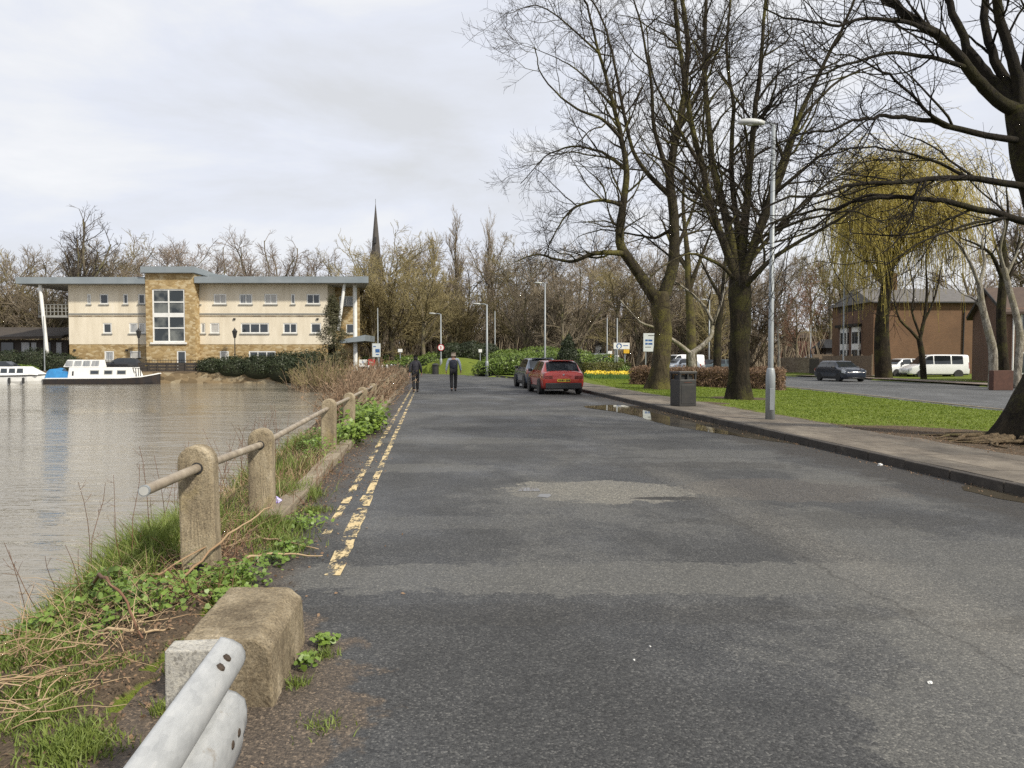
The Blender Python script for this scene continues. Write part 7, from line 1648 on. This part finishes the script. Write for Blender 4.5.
# bramble arcs and dead stalks in the foreground
for path, r_, lab in (([(-2.75, 4.9, .02), (-2.5, 4.55, .24), (-2.2, 4.25, .20), (-2.0, 4.05, .03)], .013, 'thick reddish bramble stem arching over the ivy'), ([(-2.35, 4.2, .0), (-2.2, 4.1, .07), (-2.0, 4.12, .05), (-1.85, 4.25, .02)], .012, 'fat pale dead branch lying on the mud bank'),
                      ([(-2.2, 4.7, .02), (-2.12, 5.0, .16), (-1.95, 5.35, .34), (-1.82, 5.7, .42)], .012, 'dry stalk leaning against the nearest concrete post'), ([(-2.5, 4.55, .02), (-2.3, 4.95, .14), (-2.1, 5.25, .26)], .010, 'second dry stalk propped against the foot of the nearest post'),
                      ([(-2.15, 6.3, .06), (-1.8, 6.1, .05), (-1.55, 6.0, .03)], .010, 'bleached dead stalk lying across the verge toward the kerb'), ([(-2.0, 5.6, .05), (-1.75, 5.75, .06), (-1.45, 5.8, .02)], .012, 'bleached dead stalk lying just beyond the concrete block')):
    tag(MB().tube([tuple(p + rg.normal(0, .006, 3)) for p in smooth_path(path, 5)], list(np.linspace(r_, r_ * .4, len(path) * 5 - 4) * rg.uniform(.8, 1.15, len(path) * 5 - 4)), 7).build('dead_stem', M['bramble' if 'bramble' in lab else 'drystem'], smooth=True), lab, 'stem')
pol = []
for i in range(520):
    Y = 3.1 + 6 * rg.random() ** 1.4; X = xL(Y) - rg.uniform(.2, 1.15); p = np.array([X, Y, float(gz(np.array([X]), np.array([Y]))[0]) + rg.uniform(.01, .08)]); a = rg.uniform(0, 6.28); pol.append((walk(p, np.array([math.cos(a), math.sin(a), rg.uniform(0, .25)]), rg.uniform(.15, .5), 5, .16, -.05, rg), np.linspace(rg.uniform(.002, .0045), .0015, 6)))
tag(tubes(pol, 'dead_stalks', M['drystem'], ksel=lambda r_: 4), kind='stuff')
pol = []; tw2 = [[], []]
for i in range(60):
    Y = rg.uniform(4.4, 12.5); X = float(ip(BK, Y)) + rg.uniform(-.15, .45); p = np.array([X, Y, float(gz(np.array([X]), np.array([Y]))[0])]); w_ = walk(p, unit(rg.normal(0, .16, 3) + np.array([0, 0, 1])), rg.uniform(.4, .95), 6, .08, .03, rg); r_ = np.linspace(.0038, .0018, 7); pol.append((w_, r_)); spawn(w_, r_, 0, [dict(dens=7, L=.16, ang=48, n=3, wob=.15, up=.08, r=.0022, t0=.3, rmin=.0014), dict(dens=12, L=.05, ang=45, n=2, wob=.1, up=.05, r=.002, rmin=.0013)], tw2, rg)
tag(tubes(pol + tw2[0] + tw2[1], 'dry_weeds', M['bramble'], ksel=lambda r_: 3), kind='stuff')
pol = []
for i in range(260):
    Y = rg.uniform(4.6, 11); X = fx(Y) + rg.normal(.02, .22); z = float(gz(np.array([X]), np.array([Y]))[0]) if X < xL(Y) else 0; pol.append((walk(np.array([X, Y, z - .01]), unit(rg.normal(0, .7, 3) + np.array([0, 0, .8])), rg.uniform(.12, .42), 4, .18, -.05, rg), np.linspace(.0035, .0018, 5)))
tag(tubes(pol, 'dead_weed_stems', M['bramble'], ksel=lambda r_: 3), kind='stuff')
n = 7500; Y = 3.3 + 7 * rg.random(n) ** 1.1; X = xL(Y) - rg.uniform(-.12, 1.15, n); Z = np.where(X < xL(Y), gz(X, Y), 0) + rg.uniform(.01, .08, n); V_, F_ = leaves(np.stack([X, Y, Z], 1), .0085, None, .55, rg); tag(npmesh('dead_leaves', V_, F_, M['scrub_leaf']), kind='stuff')
# leaf litter and grit in the gutter, on the dirt and round the roots
n = 2600; Y1 = rg.uniform(2.4, 20, n); X1 = xL(Y1) + rg.normal(.02, .28, n); ok = X1 > xL(Y1) - 1; Z1 = np.where(X1 > xL(Y1), .006, gz(X1, Y1) + .012)
n2 = 2600; X2 = rg.normal(8.4, 1.1, n2); Y2 = rg.normal(13.4, 1.9, n2); o2 = (X2 - ip(RR, Y2)) > 1.6; X2, Y2 = X2[o2], Y2[o2]; Z2 = np.maximum(gz(X2, Y2), np.where((X2 - ip(RR, Y2)) < 2.0, .13, -9)) + .012
n3 = 500; Y3 = rg.uniform(7, 30, n3); X3 = ip(RR, Y3) - np.abs(rg.normal(0, .16, n3)); Z3 = np.full(n3, .007)
p = np.concatenate([np.stack(a, 1) for a in ((X1, Y1, Z1), (X2, Y2, Z2), (X3, Y3, Z3))]); V_, F_ = leaves(p, .014, np.tile([0, 0, 1.2], (len(p), 1)), .6, rg); tag(npmesh('leaf_litter', V_, F_, M['scrub_leaf']), kind='stuff')

# ---------------------------------------------------------------- small litter
def crumple(name, label, cat, loc, s, mat, seed):
    rg2 = np.random.default_rng(seed); b_ = bmesh.new(); bmesh.ops.create_icosphere(b_, subdivisions=2, radius=s)
    for v in b_.verts: v.co *= 1 + rg2.normal(0, .22); v.co.z = max(v.co.z * .75, -s * .3)
    me = bpy.data.meshes.new(name); b_.to_mesh(me); b_.free(); o = link(name, me, M[mat]); o.location = loc; return tag(o, label, cat)
crumple('crisp_packet', 'crumpled purple and white packet beside the second concrete post', 'litter', (-2.36, 7.5, .13), .062, 'purple', 1)
for px_, py_, s, lab in ((930, 688, .011, 'small white scrap of litter on the near right of the road'), (634, 664, .006, 'tiny pale pebble in the middle foreground of the road'), (880, 466, .035, 'crumpled white scrap in the right gutter'), (650, 650, .005, 'tiny white pebble right of the other foreground pebble')):
    p = P(px_, py_, 1.55 * 760 / (py_ - HZ)); crumple('litter_scrap', lab, 'litter', (p.x, p.y, s * .3), s, 'litter', int(px_))
